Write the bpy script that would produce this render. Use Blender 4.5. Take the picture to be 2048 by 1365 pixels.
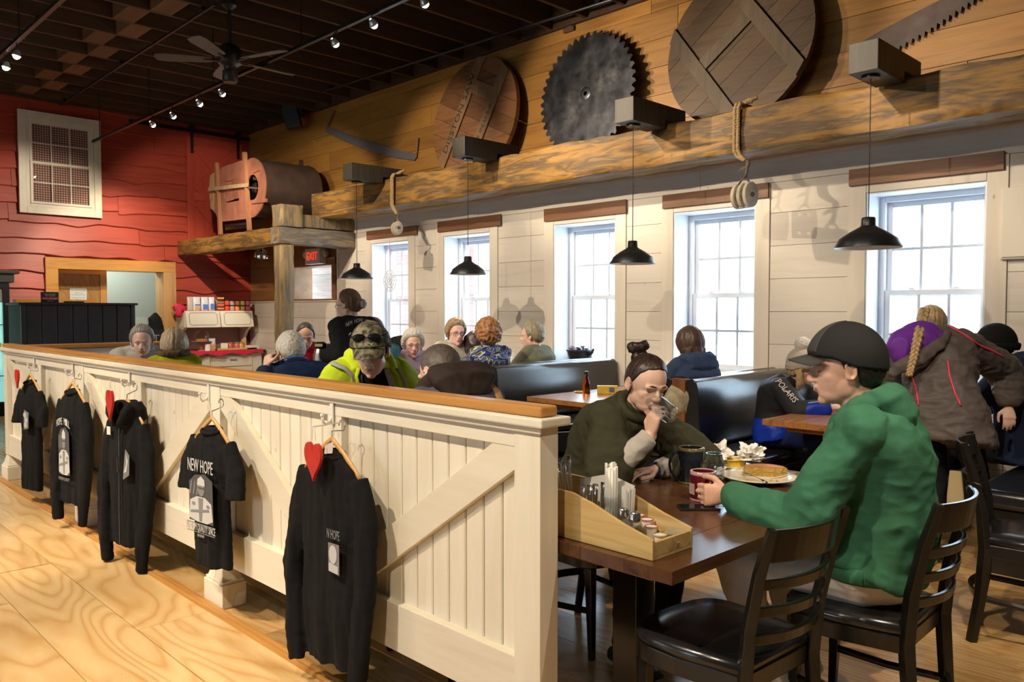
import bpy, bmesh, math, random
import numpy as np
from mathutils import Vector, Matrix, noise as mnoise
random.seed(7)
for o in list(bpy.data.objects): bpy.data.objects.remove(o)
SC = bpy.context.scene
COL = SC.collection
PI = math.pi
# ------------------------------------------------------------------ camera
FPX = 1618.0; EYE = 1.45
_a = math.radians(44.2); _p = math.radians(2.16)
FH = Vector((-math.cos(_a), math.sin(_a), 0)); RT = Vector((math.sin(_a), math.cos(_a), 0)); ZZ = Vector((0, 0, 1))
FW = FH*math.cos(_p) - ZZ*math.sin(_p); UPV = ZZ*math.cos(_p) + FH*math.sin(_p)
CAM = Vector((0, 0, EYE))
cd = bpy.data.cameras.new('camera'); co = bpy.data.objects.new('camera', cd); COL.objects.link(co)
cd.sensor_width = 36.0; cd.lens = FPX/2048*36.0; cd.clip_start = 0.05; cd.clip_end = 300
M3 = Matrix((RT, UPV, -FW)).transposed()
co.matrix_world = Matrix.Translation(CAM) @ M3.to_4x4()
SC.camera = co
# ------------------------------------------------------------------ world and light
YW = 6.55      # face of the white window wall
YB = 6.65      # face of the amber wall
XR = -13.4     # face of the red wall
CZ = 4.53      # underside of the joists
w = bpy.data.worlds.new('overcast_sky'); SC.world = w; w.use_nodes = True
bg = w.node_tree.nodes['Background']; bg.inputs[0].default_value = (0.62, 0.82, 1.0, 1); bg.inputs[1].default_value = 10.0
SC.view_settings.view_transform = 'Standard'; SC.view_settings.look = 'None'
SC.view_settings.gamma = 1.0; SC.view_settings.exposure = 0.0; SC.view_settings.use_curve_mapping = False
WARM = (1.0, 0.83, 0.62); HALO = (1.0, 0.86, 0.66)
def spot(loc, target, power, angle=50, blend=0.5, color=WARM, size=0.03):
    l = bpy.data.lights.new('track_spot', 'SPOT'); l.energy = power; l.color = color
    l.spot_size = math.radians(angle); l.spot_blend = blend; l.shadow_soft_size = size
    o = bpy.data.objects.new('spot_light', l); COL.objects.link(o); o.location = loc
    d = Vector(target) - Vector(loc); o.rotation_euler = d.to_track_quat('-Z', 'Y').to_euler()
    return o
def px(x, y, depth):
    """point on the ray of a photograph pixel at a depth along the view axis"""
    return CAM + (FW + RT*((x-1024)/FPX) + UPV*((682.5-y)/FPX))*depth
def on(x, y, ax, v):
    d = FW*FPX + RT*(x-1024) + UPV*(682.5-y); t = (v-CAM[ax])/d[ax]
    return CAM + d*t
def onx(x, y, v): return on(x, y, 0, v)
def ony(x, y, v): return on(x, y, 1, v)
def onz(x, y, v): return on(x, y, 2, v)
TRK_A = [onz(*q, 3.80) for q in [(306,250),(347,233),(400,208),(445,188),(671,88),(748,50),(850,8)]]
TRK_B = [onz(*q, 3.80) for q in [(33,112),(12,135)]]
# lamps of the track in view: aimed at the red wall and the amber wall
for i, (p, tg, pw, an) in enumerate([
    (TRK_A[0], (XR, 4.6, 1.6), 380, 62), (TRK_A[1], (XR, 3.2, 1.9), 330, 62), (TRK_A[2], (-12.6, 5.4, 2.9), 300, 44),
    (TRK_A[3], (-11.0, 6.6, 2.6), 300, 55), (TRK_A[4], (-5.6, 6.6, 3.4), 250, 60), (TRK_A[5], (-4.6, 6.6, 3.4), 240, 60),
    (TRK_A[6], (-2.7, 6.6, 3.1), 230, 60), (Vector((-2.9,3.95,3.8)), (-1.2, 6.6, 3.2), 230, 62), (Vector((-7.7,3.95,3.8)), (-8.0, 6.6, 3.0), 220, 60)]):
    spot(p - Vector((0,0,.06)), tg, pw, an)
# second track (y about 2): over the tables, lighting the white wall and the diners
for x, tg, pw in [(-9.0,(-10.8,6.5,1.2),560),(-6.5,(-6.6,6.5,1.3),420),(-4.9,(-5.0,6.5,1.3),420),(-8.2,(-8.0,4.6,.8),260),(-3.2,(-3.3,6.5,1.1),260),(-1.4,(-2.0,5.2,.6),200),(-.2,(-.9,4.0,0),260)]:
    spot((x, 1.95, 3.74), tg, pw, 56)
spot_c = bpy.data.lights.new('corridor_lamp', 'POINT'); spot_c.energy = 70; spot_c.color = (.95,1,.9); spot_c.shadow_soft_size = .1; oc_ = bpy.data.objects.new('corridor_lamp', spot_c); COL.objects.link(oc_); oc_.location = (XR-.9, 4.6, 2.45)
# third track, behind the photographer's left: the half wall with the shirts and the front floor
for x, y, tg, pw in [(-6.9,-.6,(-6.6,1.8,.6),420),(-4.6,-.6,(-4.4,1.8,.5),430),(-2.6,-.6,(-2.4,1.8,.5),400),(-.9,-.6,(-1.2,1.8,.5),280),(-8.9,-.6,(-9.6,2.0,.6),300),(-4.2,-.4,(-4.4,.4,0),340),(-6.2,-.4,(-6.6,.5,0),300)]:
    spot((x, y, 3.74), tg, pw, 58)
spot((-12.0,1.0,3.7), (XR,1.6,1.6), 200, 70); spot((.9,2.4,3.7), (-.7,2.4,.6), 160, 60)
# ------------------------------------------------------------------ materials
MC = {}
def nt(m): return m.node_tree.nodes, m.node_tree.links
def base_mat(name, col=(.8,.8,.8), rough=.5, metal=0, spec=.5):
    m = bpy.data.materials.new(name); m.use_nodes = True
    b = m.node_tree.nodes['Principled BSDF']
    b.inputs['Base Color'].default_value = (*col, 1); b.inputs['Roughness'].default_value = rough
    b.inputs['Metallic'].default_value = metal; b.inputs['Specular IOR Level'].default_value = spec
    return m, b
def coords(m, kind='Object', scale=(1,1,1), rnd=False):
    N, L = nt(m); tc = N.new('ShaderNodeTexCoord'); mp = N.new('ShaderNodeMapping')
    mp.inputs['Scale'].default_value = scale; L.new(tc.outputs[kind], mp.inputs['Vector'])
    if rnd:
        oi = N.new('ShaderNodeObjectInfo'); ml = N.new('ShaderNodeMath'); ml.operation = 'MULTIPLY'; ml.inputs[1].default_value = 37.0
        L.new(oi.outputs['Random'], ml.inputs[0]); L.new(ml.outputs[0], mp.inputs['Location'])
    return mp.outputs[0]
def ramp(m, fac, stops):
    N, L = nt(m); r = N.new('ShaderNodeValToRGB'); e = r.color_ramp.elements
    e[0].position, e[0].color = stops[0][0], (*stops[0][1], 1)
    e[1].position, e[1].color = stops[-1][0], (*stops[-1][1], 1)
    for p, c in stops[1:-1]:
        x = e.new(p); x.color = (*c, 1)
    L.new(fac, r.inputs[0]); return r.outputs[0]
def tex_noise(m, vec, scale=5, detail=4, rough=.55, dist=0):
    N, L = nt(m); n = N.new('ShaderNodeTexNoise'); n.inputs['Scale'].default_value = scale; n.inputs['Detail'].default_value = detail
    n.inputs['Roughness'].default_value = rough; n.inputs['Distortion'].default_value = dist; L.new(vec, n.inputs['Vector']); return n.outputs['Fac']
def mix(m, fac, a, b, mode='MIX'):
    N, L = nt(m); x = N.new('ShaderNodeMix'); x.data_type = 'RGBA'; x.blend_type = mode
    for s, v in ((0, fac), (6, a), (7, b)):
        if hasattr(v, 'is_linked') or hasattr(v, 'links'): L.new(v, x.inputs[s])
        elif s == 0: x.inputs[0].default_value = v
        else: x.inputs[s].default_value = (*v, 1)
    return x.outputs[2]
def bump(m, b, h, strength=.3, dist=.01):
    N, L = nt(m); x = N.new('ShaderNodeBump'); x.inputs['Strength'].default_value = strength; x.inputs['Distance'].default_value = dist
    L.new(h, x.inputs['Height']); L.new(x.outputs[0], b.inputs['Normal'])
def plain(name, col, rough=.5, metal=0, spec=.5, vary=0, vscale=8, bmp=0, bscale=60):
    if name in MC: return MC[name]
    m, b = base_mat(name, col, rough, metal, spec); N, L = nt(m)
    v = coords(m)
    if vary:
        f = tex_noise(m, v, vscale); c = ramp(m, f, [(.3, tuple(max(0,k*(1-vary)) for k in col)), (.7, tuple(min(1,k*(1+vary)) for k in col))])
        L.new(c, b.inputs['Base Color'])
    if bmp: bump(m, b, tex_noise(m, v, bscale, 6), bmp)
    MC[name] = m; return m
def wood(name, cols, axis=0, grain=1.0, rough=.5, knots=0.0, bmp=.15, spec=.4, tint=.25, rings=False, kcol=None, stretch=14):
    """procedural board: streaks along one axis, a shift of tone from board to board, optional knots"""
    if name in MC: return MC[name]
    m, b = base_mat(name, cols[0], rough, 0, spec); N, L = nt(m)
    sc = [stretch*grain]*3; sc[axis] = 1.0*grain
    v = coords(m, 'Object', tuple(sc), True)
    f = tex_noise(m, v, 1.6, 6, .6, .6)
    n = len(cols); c = ramp(m, f, [(.28+.44*i/(n-1), cols[i]) for i in range(n)])
    if rings:
        s2 = [7.5*grain]*3; s2[axis] = 1.7*grain
        v2 = coords(m, 'Object', tuple(s2), True)
        wv = N.new('ShaderNodeTexNoise'); wv.inputs['Scale'].default_value = .9; wv.inputs['Detail'].default_value = 1.5; L.new(v2, wv.inputs['Vector'])
        mm = N.new('ShaderNodeMath'); mm.operation = 'MULTIPLY'; mm.inputs[1].default_value = 34; L.new(wv.outputs['Fac'], mm.inputs[0])
        fr = N.new('ShaderNodeMath'); fr.operation = 'PINGPONG'; fr.inputs[1].default_value = 1; L.new(mm.outputs[0], fr.inputs[0])
        rc = ramp(m, fr.outputs[0], [(.0, (1,1,1)), (.6, (.95,.89,.80)), (1, (.80,.66,.48))])
        c = mix(m, .9, c, rc, 'MULTIPLY')
    if tint:
        oi = N.new('ShaderNodeObjectInfo'); rc = ramp(m, oi.outputs['Random'], [(0, (1-tint,)*3), (1, (1+tint*.5,)*3)])
        c = mix(m, 1.0, c, rc, 'MULTIPLY')
    if knots:
        s3 = [3.2]*3; s3[axis] = 1.6
        v3 = coords(m, 'Object', tuple(s3), True)
        vo = N.new('ShaderNodeTexVoronoi'); vo.inputs['Scale'].default_value = 1.5; L.new(v3, vo.inputs['Vector'])
        kc = ramp(m, vo.outputs['Distance'], [(.02*knots, kcol or (.25,.14,.07)), (.05*knots, tuple(.6*k+.2 for k in (kcol or (.25,.14,.07)))), (.1*knots, (1,1,1))])
        c = mix(m, .8, c, kc, 'MULTIPLY')
    L.new(c, b.inputs['Base Color'])
    if bmp: bump(m, b, f, bmp)
    MC[name] = m; return m
def emis(name, col, s):
    if name in MC: return MC[name]
    m, b = base_mat(name, col, .5); b.inputs['Emission Color'].default_value = (*col, 1); b.inputs['Emission Strength'].default_value = s
    MC[name] = m; return m
def glass(name, col=(1,1,1), rough=0.0, ior=1.45):
    if name in MC: return MC[name]
    m, b = base_mat(name, col, rough); b.inputs['Transmission Weight'].default_value = 1; b.inputs['IOR'].default_value = ior
    MC[name] = m; return m
def thin_glass(name, tint=(.93,.96,.98), k=.35):
    m = bpy.data.materials.new(name); m.use_nodes = True; N, L = nt(m)
    N.remove(N['Principled BSDF']); o = N['Material Output']
    t = N.new('ShaderNodeBsdfTransparent'); t.inputs[0].default_value = (*tint,1); g = N.new('ShaderNodeBsdfGlossy'); g.inputs['Roughness'].default_value = .03
    lw = N.new('ShaderNodeLayerWeight'); lw.inputs[0].default_value = k; x = N.new('ShaderNodeMixShader')
    pw = N.new('ShaderNodeMath'); pw.operation = 'POWER'; pw.inputs[1].default_value = 3; L.new(lw.outputs['Facing'], pw.inputs[0]); sc_ = N.new('ShaderNodeMath'); sc_.operation = 'MULTIPLY_ADD'; sc_.inputs[1].default_value = .75; sc_.inputs[2].default_value = .10; L.new(pw.outputs[0], sc_.inputs[0]); L.new(sc_.outputs[0], x.inputs[0]); L.new(t.outputs[0], x.inputs[1]); L.new(g.outputs[0], x.inputs[2]); L.new(x.outputs[0], o.inputs[0])
    MC[name] = m; return m
def pane_glass():
    if 'window_glass' in MC: return MC['window_glass']
    m = bpy.data.materials.new('window_glass'); m.use_nodes = True; N, L = nt(m)
    N.remove(N['Principled BSDF']); o = N['Material Output']
    t = N.new('ShaderNodeBsdfTransparent'); g = N.new('ShaderNodeBsdfGlossy'); g.inputs['Roughness'].default_value = .02
    fr = N.new('ShaderNodeFresnel'); fr.inputs[0].default_value = 1.45; x = N.new('ShaderNodeMixShader')
    ge = N.new('ShaderNodeNewGeometry'); bf = N.new('ShaderNodeMath'); bf.operation = 'SUBTRACT'; bf.inputs[0].default_value = 1; L.new(ge.outputs['Backfacing'], bf.inputs[1])
    ml = N.new('ShaderNodeMath'); ml.operation = 'MULTIPLY'; L.new(fr.outputs[0], ml.inputs[0]); L.new(bf.outputs[0], ml.inputs[1])
    L.new(ml.outputs[0], x.inputs[0]); L.new(t.outputs[0], x.inputs[1]); L.new(g.outputs[0], x.inputs[2]); L.new(x.outputs[0], o.inputs[0])
    MC['window_glass'] = m; return m
# ------------------------------------------------------------------ mesh helpers (world coordinates; children are moved into their parent's frame)
def mesh_from(name, verts, faces):
    me = bpy.data.meshes.new(name); me.from_pydata([tuple(v) for v in verts], [], faces); me.update(); return me
class MB:
    def __init__(s): s.v = []; s.f = []; s.mi = []
    def add(s, vs, fs, mi=0):
        k = len(s.v); s.v += [Vector(v) for v in vs]; s.f += [tuple(i+k for i in f) for f in fs]; s.mi += [mi]*len(fs); return s
    def box(s, a, b, mi=0):
        x0,y0,z0 = a; x1,y1,z1 = b
        return s.add([(x0,y0,z0),(x1,y0,z0),(x1,y1,z0),(x0,y1,z0),(x0,y0,z1),(x1,y0,z1),(x1,y1,z1),(x0,y1,z1)],
            [(0,3,2,1),(4,5,6,7),(0,1,5,4),(1,2,6,5),(2,3,7,6),(3,0,4,7)], mi)
    def obox(s, c, size, R=None, mi=0):
        k = len(s.v); h = Vector(size)/2; s.box(-h, h, mi); R = R or Matrix.Identity(3)
        for i in range(k, len(s.v)): s.v[i] = R @ s.v[i] + Vector(c)
        return s
    def bar(s, p0, p1, wd, ht, up=(0,0,1), mi=0):
        p0, p1 = Vector(p0), Vector(p1); d = (p1-p0); L = d.length; d.normalize(); u = Vector(up); l = u.cross(d)
        if l.length < 1e-4: l = Vector((1,0,0)).cross(d)
        l.normalize(); u = d.cross(l)
        return s.obox((p0+p1)/2, (L, wd, ht), Matrix((d, l, u)).transposed(), mi)
    def prism(s, pts, off, mi=0):
        """closed polygon pts (3D) extruded by off"""
        n = len(pts); off = Vector(off); P = [Vector(p) for p in pts]
        s.add(P + [p+off for p in P], [tuple(range(n-1,-1,-1)), tuple(range(n,2*n))] + [(i,(i+1)%n,n+(i+1)%n,n+i) for i in range(n)], mi); return s
    def tube(s, pts, r, n=10, mi=0, cap=True, flat=None):
        P = [Vector(p) for p in pts]; rs = r if isinstance(r, (list, tuple)) else [r]*len(P); vs = []; fs = []
        pu = None
        for i, p in enumerate(P):
            d = (P[min(i+1,len(P)-1)] - P[max(i-1,0)]).normalized()
            if pu is None: u = d.orthogonal().normalized() if flat is None else (Vector(flat) - d*Vector(flat).dot(d)).normalized()
            else: u = (pu - d*pu.dot(d)).normalized()
            pu = u; l = d.cross(u)
            for k in range(n):
                a = 2*PI*k/n; rr = rs[i]
                ra, rb = (rr if not isinstance(rr, tuple) else rr[0]), (rr if not isinstance(rr, tuple) else rr[1])
                vs.append(p + u*math.cos(a)*ra + l*math.sin(a)*rb)
        for i in range(len(P)-1):
            for k in range(n): a = i*n+k; b = i*n+(k+1)%n; fs.append((a,b,b+n,a+n))
        if cap: fs += [tuple(range(n-1,-1,-1)), tuple(range((len(P)-1)*n, len(P)*n))]
        return s.add(vs, fs, mi)
    def lathe(s, prof, c, n=28, axis=(0,0,1), mi=0):
        """prof: list of (radius, height)"""
        ax = Vector(axis).normalized(); u = ax.orthogonal().normalized(); l = ax.cross(u); c = Vector(c); vs = []; fs = []
        for r, h in prof:
            for k in range(n):
                a = 2*PI*k/n; vs.append(c + ax*h + (u*math.cos(a) + l*math.sin(a))*max(r,1e-4))
        for i in range(len(prof)-1):
            for k in range(n): a = i*n+k; b = i*n+(k+1)%n; fs.append((a,b,b+n,a+n))
        return s.add(vs, fs, mi)
    def cyl(s, c, r, h, n=24, axis=(0,0,1), mi=0): return s.lathe([(0,0),(r,0),(r,h),(0,h)], c, n, axis, mi)
    def ell(s, c, r, R=None, nu=20, nv=12, mi=0):
        vs = []; fs = []; R = R or Matrix.Identity(3); c = Vector(c); r = (r,r,r) if not isinstance(r, (tuple, list)) else r
        for j in range(nv+1):
            t = PI*j/nv
            for i in range(nu):
                a = 2*PI*i/nu; vs.append(c + R @ Vector((r[0]*math.sin(t)*math.cos(a), r[1]*math.sin(t)*math.sin(a), r[2]*math.cos(t))))
        for j in range(nv):
            for i in range(nu): a = j*nu+i; b = j*nu+(i+1)%nu; fs.append((a,a+nu,b+nu,b))
        return s.add(vs, fs, mi)
    def cap(s, p0, p1, r0, r1, n=14):
        """tapered capsule (closed)"""
        p0, p1 = Vector(p0), Vector(p1); d = p1-p0; L = d.length
        d = d/L if L > 1e-6 else Vector((0,0,1)); P = []; R = []
        for t in (-90,-60,-30): P.append(p0 + d*r0*math.sin(math.radians(t))); R.append(max(r0*math.cos(math.radians(t)), 1e-4))
        for k in range(5): P.append(p0 + d*L*k/4); R.append(r0 + (r1-r0)*k/4)
        for t in (30,60,90): P.append(p1 + d*r1*math.sin(math.radians(t))); R.append(max(r1*math.cos(math.radians(t)), 1e-4))
        u = d.orthogonal().normalized(); l = d.cross(u); vs = []; fs = []
        for p, r in zip(P, R):
            for k in range(n): a = 2*PI*k/n; vs.append(p + (u*math.cos(a) + l*math.sin(a))*r)
        for i in range(len(P)-1):
            for k in range(n): a = i*n+k; b = i*n+(k+1)%n; fs.append((a,b,b+n,a+n))
        return s.add(vs, fs)
    def loft(s, rings, n=24):
        """rings: (center, half_width, half_depth, left_axis, forward_axis); closed; superellipse sections"""
        vs = []; fs = []
        for c, hw, hd, l, f in rings:
            for k in range(n):
                a = 2*PI*k/n; ca, sa = math.cos(a), math.sin(a); e = .85
                vs.append(Vector(c) + Vector(l)*hw*math.copysign(abs(ca)**e, ca) + Vector(f)*hd*math.copysign(abs(sa)**e, sa))
        m = len(rings)
        for i in range(m-1):
            for k in range(n): a = i*n+k; b = i*n+(k+1)%n; fs.append((a,b,b+n,a+n))
        fs += [tuple(range(n-1,-1,-1)), tuple(range((m-1)*n, m*n))]
        return s.add(vs, fs)
    def build(s, name, mat, parent=None, smooth=False, bevel=0, seg=2, auto=None):
        vs = s.v
        o = bpy.data.objects.new(name, None if False else mesh_from(name, local(vs, parent), s.f)); COL.objects.link(o)
        for m in (mat if isinstance(mat, (list, tuple)) else [mat]): o.data.materials.append(m)
        if any(s.mi): o.data.polygons.foreach_set('material_index', s.mi)
        bm = bmesh.new(); bm.from_mesh(o.data); bmesh.ops.recalc_face_normals(bm, faces=bm.faces); bm.to_mesh(o.data); bm.free()
        finish(o, parent, smooth, bevel, seg, auto); return o
PW = {}
def local(vs, parent):
    if parent is None: return vs
    inv = PW[parent.name].inverted(); return [inv @ Vector(v) for v in vs]
def finish(o, parent=None, smooth=False, bevel=0, seg=2, auto=None):
    if parent is not None: o.parent = parent; PW[o.name] = PW[parent.name]
    else: PW[o.name] = Matrix.Identity(4)
    if smooth or auto is not None:
        o.data.polygons.foreach_set('use_smooth', [True]*len(o.data.polygons))
        if auto is not None: o.data.set_sharp_from_angle(angle=math.radians(auto))
    if bevel:
        b = o.modifiers.new('edges', 'BEVEL'); b.width = bevel; b.segments = seg; b.limit_method = 'ANGLE'; b.angle_limit = math.radians(40)
    o.data.update()
def tag(o, label=None, cat=None, group=None, kind=None):
    if label: o['label'] = label
    if cat: o['category'] = cat
    if group: o['group'] = group
    if kind: o['kind'] = kind
    return o
def thing(name, label, cat, loc=(0,0,0), rz=0, group=None):
    o = bpy.data.objects.new(name, None); COL.objects.link(o); o.location = loc; o.rotation_euler = (0,0,rz); o.empty_display_size = .05
    PW[o.name] = Matrix.Translation(Vector(loc)) @ Matrix.Rotation(rz, 4, 'Z')
    return tag(o, label, cat, group)
def struct(name, label=None):
    o = bpy.data.objects.new(name, None); COL.objects.link(o); o['kind'] = 'structure'; PW[o.name] = Matrix.Identity(4)
    if label: o['label'] = label
    return o
def dup(root, loc, rz=0, label=None, group=None, scale=None):
    r = root.copy(); COL.objects.link(r); r.location = loc; r.rotation_euler = (0,0,rz)
    if scale: r.scale = (scale,)*3
    PW[r.name] = Matrix.Translation(Vector(loc)) @ Matrix.Rotation(rz, 4, 'Z')
    if label: r['label'] = label
    if group: r['group'] = group
    for ch in list(root.children):
        c = ch.copy(); COL.objects.link(c); c.parent = r
        for g in ch.children:
            d = g.copy(); COL.objects.link(d); d.parent = c
    return r
FONT = None
def text_mesh(name, body, mat, parent, origin, right, up, size, width=None, ext=.0006, align='CENTER', shear=0):
    """flat lettering as a mesh; origin is the middle of the base line; width squeezes the line to that length"""
    cu = bpy.data.curves.new('lettering', 'FONT'); cu.body = body; cu.size = size; cu.align_x = align; cu.extrude = ext; cu.shear = shear; cu.resolution_u = 2
    t = bpy.data.objects.new('lettering', cu); COL.objects.link(t)
    dg = bpy.context.evaluated_depsgraph_get(); me = bpy.data.meshes.new_from_object(t.evaluated_get(dg))
    bpy.data.objects.remove(t); bpy.data.curves.remove(cu)
    r = Vector(right).normalized(); u = Vector(up).normalized(); n = r.cross(u)
    xs = [v.co.x for v in me.vertices]
    if not xs: return None
    k = 1.0 if width is None else width/max(1e-6, (max(xs)-min(xs)))
    mid = (max(xs)+min(xs))/2 if align == 'CENTER' else min(xs)
    pts = [Vector(origin) + r*(v.co.x-mid)*k + u*v.co.y + n*v.co.z for v in me.vertices]
    for v, p in zip(me.vertices, local(pts, parent)): v.co = p
    me.name = name; me.materials.clear(); me.materials.append(mat)
    o = bpy.data.objects.new(name, me); COL.objects.link(o); finish(o, parent); return o
def remesh(mb, voxel, smooth_it=4, fac=.5):
    """fuse closed shapes into one continuous surface"""
    me = mesh_from('fuse', mb.v, mb.f)
    bm = bmesh.new(); bm.from_mesh(me); bmesh.ops.recalc_face_normals(bm, faces=bm.faces); bm.to_mesh(me); bm.free()
    o = bpy.data.objects.new('fuse', me); COL.objects.link(o)
    r = o.modifiers.new('r', 'REMESH'); r.mode = 'VOXEL'; r.voxel_size = voxel; r.use_smooth_shade = True
    if smooth_it:
        s = o.modifiers.new('s', 'SMOOTH'); s.iterations = smooth_it; s.factor = fac
    dg = bpy.context.evaluated_depsgraph_get(); out = bpy.data.meshes.new_from_object(o.evaluated_get(dg))
    bpy.data.objects.remove(o); bpy.data.meshes.remove(me); return out
def arr(me):
    a = np.empty(len(me.vertices)*3, np.float32); me.vertices.foreach_get('co', a); return a.reshape(-1,3)
def setarr(me, a): me.vertices.foreach_set('co', a.astype(np.float32).ravel()); me.update()
def normals(me):
    a = np.empty(len(me.vertices)*3, np.float32); me.vertices.foreach_get('normal', a); return a.reshape(-1,3)
def crumple(me, amp=.005, sc=9, amp2=.002, sc2=26, stretch=(1,1,1), seed=0.):
    P = arr(me); Nn = normals(me); st = Vector(stretch); d = np.empty(len(P), np.float32)
    nz = mnoise.noise
    for i in range(len(P)):
        p = P[i]; q = Vector((p[0]*st[0], p[1]*st[1], p[2]*st[2]))
        v = 1 - 2.2*abs(nz(q*sc + Vector((seed, 0, 0))))
        d[i] = amp*v + (amp2*nz(q*sc2) if amp2 else 0)
    setarr(me, P + Nn*d[:,None])
def link_mesh(name, me, mat, parent, face_mat=None):
    P = arr(me)
    if face_mat:
        cen = np.empty(len(me.polygons)*3, np.float32); me.polygons.foreach_get('center', cen); cen = cen.reshape(-1,3)
        nn = np.empty(len(me.polygons)*3, np.float32); me.polygons.foreach_get('normal', nn); nn = nn.reshape(-1,3)
        idx = [int(k) for k in face_mat(cen, nn)]
    M = np.array(PW[parent.name].inverted()) if parent else np.eye(4)
    setarr(me, P @ M[:3,:3].T + M[:3,3])
    me.name = name; me.materials.clear()
    for m in (mat if isinstance(mat, (list, tuple)) else [mat]): me.materials.append(m)
    if face_mat: me.polygons.foreach_set('material_index', idx)
    me.polygons.foreach_set('use_smooth', [True]*len(me.polygons))
    o = bpy.data.objects.new(name, me); COL.objects.link(o); finish(o, parent); return o
# ------------------------------------------------------------------ palette
RED = wood('red_barn_paint', [(.26,.030,.015),(.38,.052,.028),(.31,.038,.020)], 1, .5, .45, 0, .25, tint=.16)
REDL = wood('red_door_paint', [(.36,.04,.022),(.43,.055,.03)], 2, .5, .5, 0, .12, tint=.08)
AMBER = wood('amber_pine', [(.215,.090,.014),(.36,.170,.033),(.27,.120,.021)], 0, .45, .5, .5, .15, tint=.22, kcol=(.45,.24,.12))
BROWNW = wood('brown_pine', [(.20,.085,.025),(.31,.15,.05)], 0, .45, .5, .5, .1, tint=.2)
WHITEW = wood('whitewashed_pine', [(.60,.54,.46),(.68,.625,.545),(.64,.58,.50)], 0, .4, .6, .55, .08, tint=.07, kcol=(.62,.52,.38))
WHITEV = wood('whitewashed_casing', [(.64,.57,.47),(.73,.67,.57)], 2, .4, .6, .55, .06, tint=.05, kcol=(.62,.52,.38))
CREAM = wood('cream_stained_pine', [(.74,.66,.50),(.83,.77,.63),(.78,.71,.56)], 0, .5, .5, .45, .05, tint=.05, kcol=(.66,.53,.36))
CREAMV = wood('cream_beadboard', [(.76,.68,.52),(.84,.78,.64),(.79,.72,.57)], 2, .5, .5, .4, .05, tint=.05, kcol=(.66,.53,.36))
HONEY = wood('honey_rail', [(.36,.15,.03),(.55,.27,.07),(.42,.19,.045)], 0, .6, .3, .4, .06, tint=.12, kcol=(.4,.2,.1))
HONEYY = wood('honey_rail_across', [(.36,.15,.03),(.55,.27,.07),(.42,.19,.045)], 1, .6, .3, .4, .06, tint=.12)
FLOORM = wood('plywood_floor', [(.56,.34,.13),(.76,.54,.27),(.66,.43,.19)], 0, .38, .28, .3, .02, tint=.10, rings=True, kcol=(.35,.2,.1), stretch=5, spec=.5)
FLOORD = wood('dining_floor', [(.46,.28,.11),(.64,.43,.20)], 0, .5, .25, .4, .02, tint=.25, rings=True, kcol=(.3,.18,.1), stretch=8, spec=.5)
AGED = wood('hand_hewn_beam', [(.035,.022,.010),(.30,.150,.026),(.08,.05,.022),(.36,.19,.04)], 0, .9, .6, .25, .6, tint=.0, kcol=(.2,.12,.05), stretch=8)
AGEDY = wood('hand_hewn_beam_across', [(.075,.06,.05),(.24,.20,.14),(.12,.10,.085),(.34,.26,.13)], 1, .7, .6, .2, .5, tint=.0, stretch=9)
AGEDZ = wood('hand_hewn_post', [(.075,.055,.035),(.30,.20,.08),(.12,.10,.075),(.42,.28,.10)], 2, .7, .6, .2, .5, tint=.0, stretch=9)
GREYW = wood('grey_stained_block', [(.030,.025,.018),(.06,.05,.036)], 2, .9, .6, .2, .2)
JOIST = wood('ceiling_joist', [(.050,.024,.011),(.09,.042,.018)], 1, .5, .7, 0, .1, tint=.2)
BLOCKW = wood('joist_blocking', [(.12,.052,.017),(.18,.08,.027)], 0, .6, .7, 0, .1, tint=.15)
DECK = plain('dark_ceiling_deck', (.018,.012,.010), .8)
LINT = wood('walnut_board', [(.14,.06,.028),(.23,.11,.052)], 0, .6, .5, .4, .15, tint=.2)
PALE = plain('white_window_paint', (.78,.80,.84), .4); MUNT = plain('backlit_muntin', (.52,.57,.64), .5)  # muntins are white too; their backlit shade is put into a darker colour
SHEETR = plain('pale_aqua_wall', (.42,.50,.46), .7)
CREAMP = plain('cream_window_paint', (.62,.57,.45), .45, vary=.06)
BLACKM = plain('black_metal', (.012,.012,.013), .35)
PGL = pane_glass()

# ------------------------------------------------------------------ floor
fl = struct('floor', 'pine board floor, pale plywood-like boards in front and narrower boards among the tables')
MB().box((XR-.3,-6,-.20),(4,YB+.3,-.052)).build('subfloor', DECK, fl)
random.seed(3)
def plankrow(parent, mat, y0, y1, z, xa, xb, lens, nm='board', gap=.0035, th=.05):
    x = xa - random.random()*1.2
    while x < xb:
        L = random.choice(lens)*(.85+.3*random.random()); a, b = max(x, xa), min(x+L, xb)
        if b-a > .08:
            dz = random.uniform(-.0008,.0008)
            MB().box((a+gap/2,y0+gap/2,z-th+dz),(b-gap/2,y1-gap/2,z+dz)).build(nm, mat, parent)
        x += L
y = 1.635
while y > -2.6: plankrow(fl, FLOORM, y-.33, y, 0, -12.5, 2.5, [2.4,3.0,3.6]); y -= .33
y = 1.68
while y < YB: plankrow(fl, FLOORD, y, min(y+.235,YB), 0, XR, 2.2, [1.8,2.4,3.0]); y += .235
MB().box((XR,-6,-.05),(4,-2.62,-.002)).build('floor_far_side', FLOORM, fl)
MB().box((XR,-2.62,-.05),(-12.5,1.635,-.001)).build('floor_end', FLOORM, fl)
MB().box((2.2,-2.62,-.05),(4,YB,-.001)).build('floor_end', FLOORM, fl)
tr = struct('trim_1', 'rounded honey-coloured floor threshold running along the half wall')
m = MB()
prof = [(1.650,0),(1.650,.010),(1.654,.016),(1.662,.019),(1.668,.018),(1.669,.015),(1.673,.017),(1.684,.022),(1.696,.020),(1.704,.012),(1.704,0)]
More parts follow.
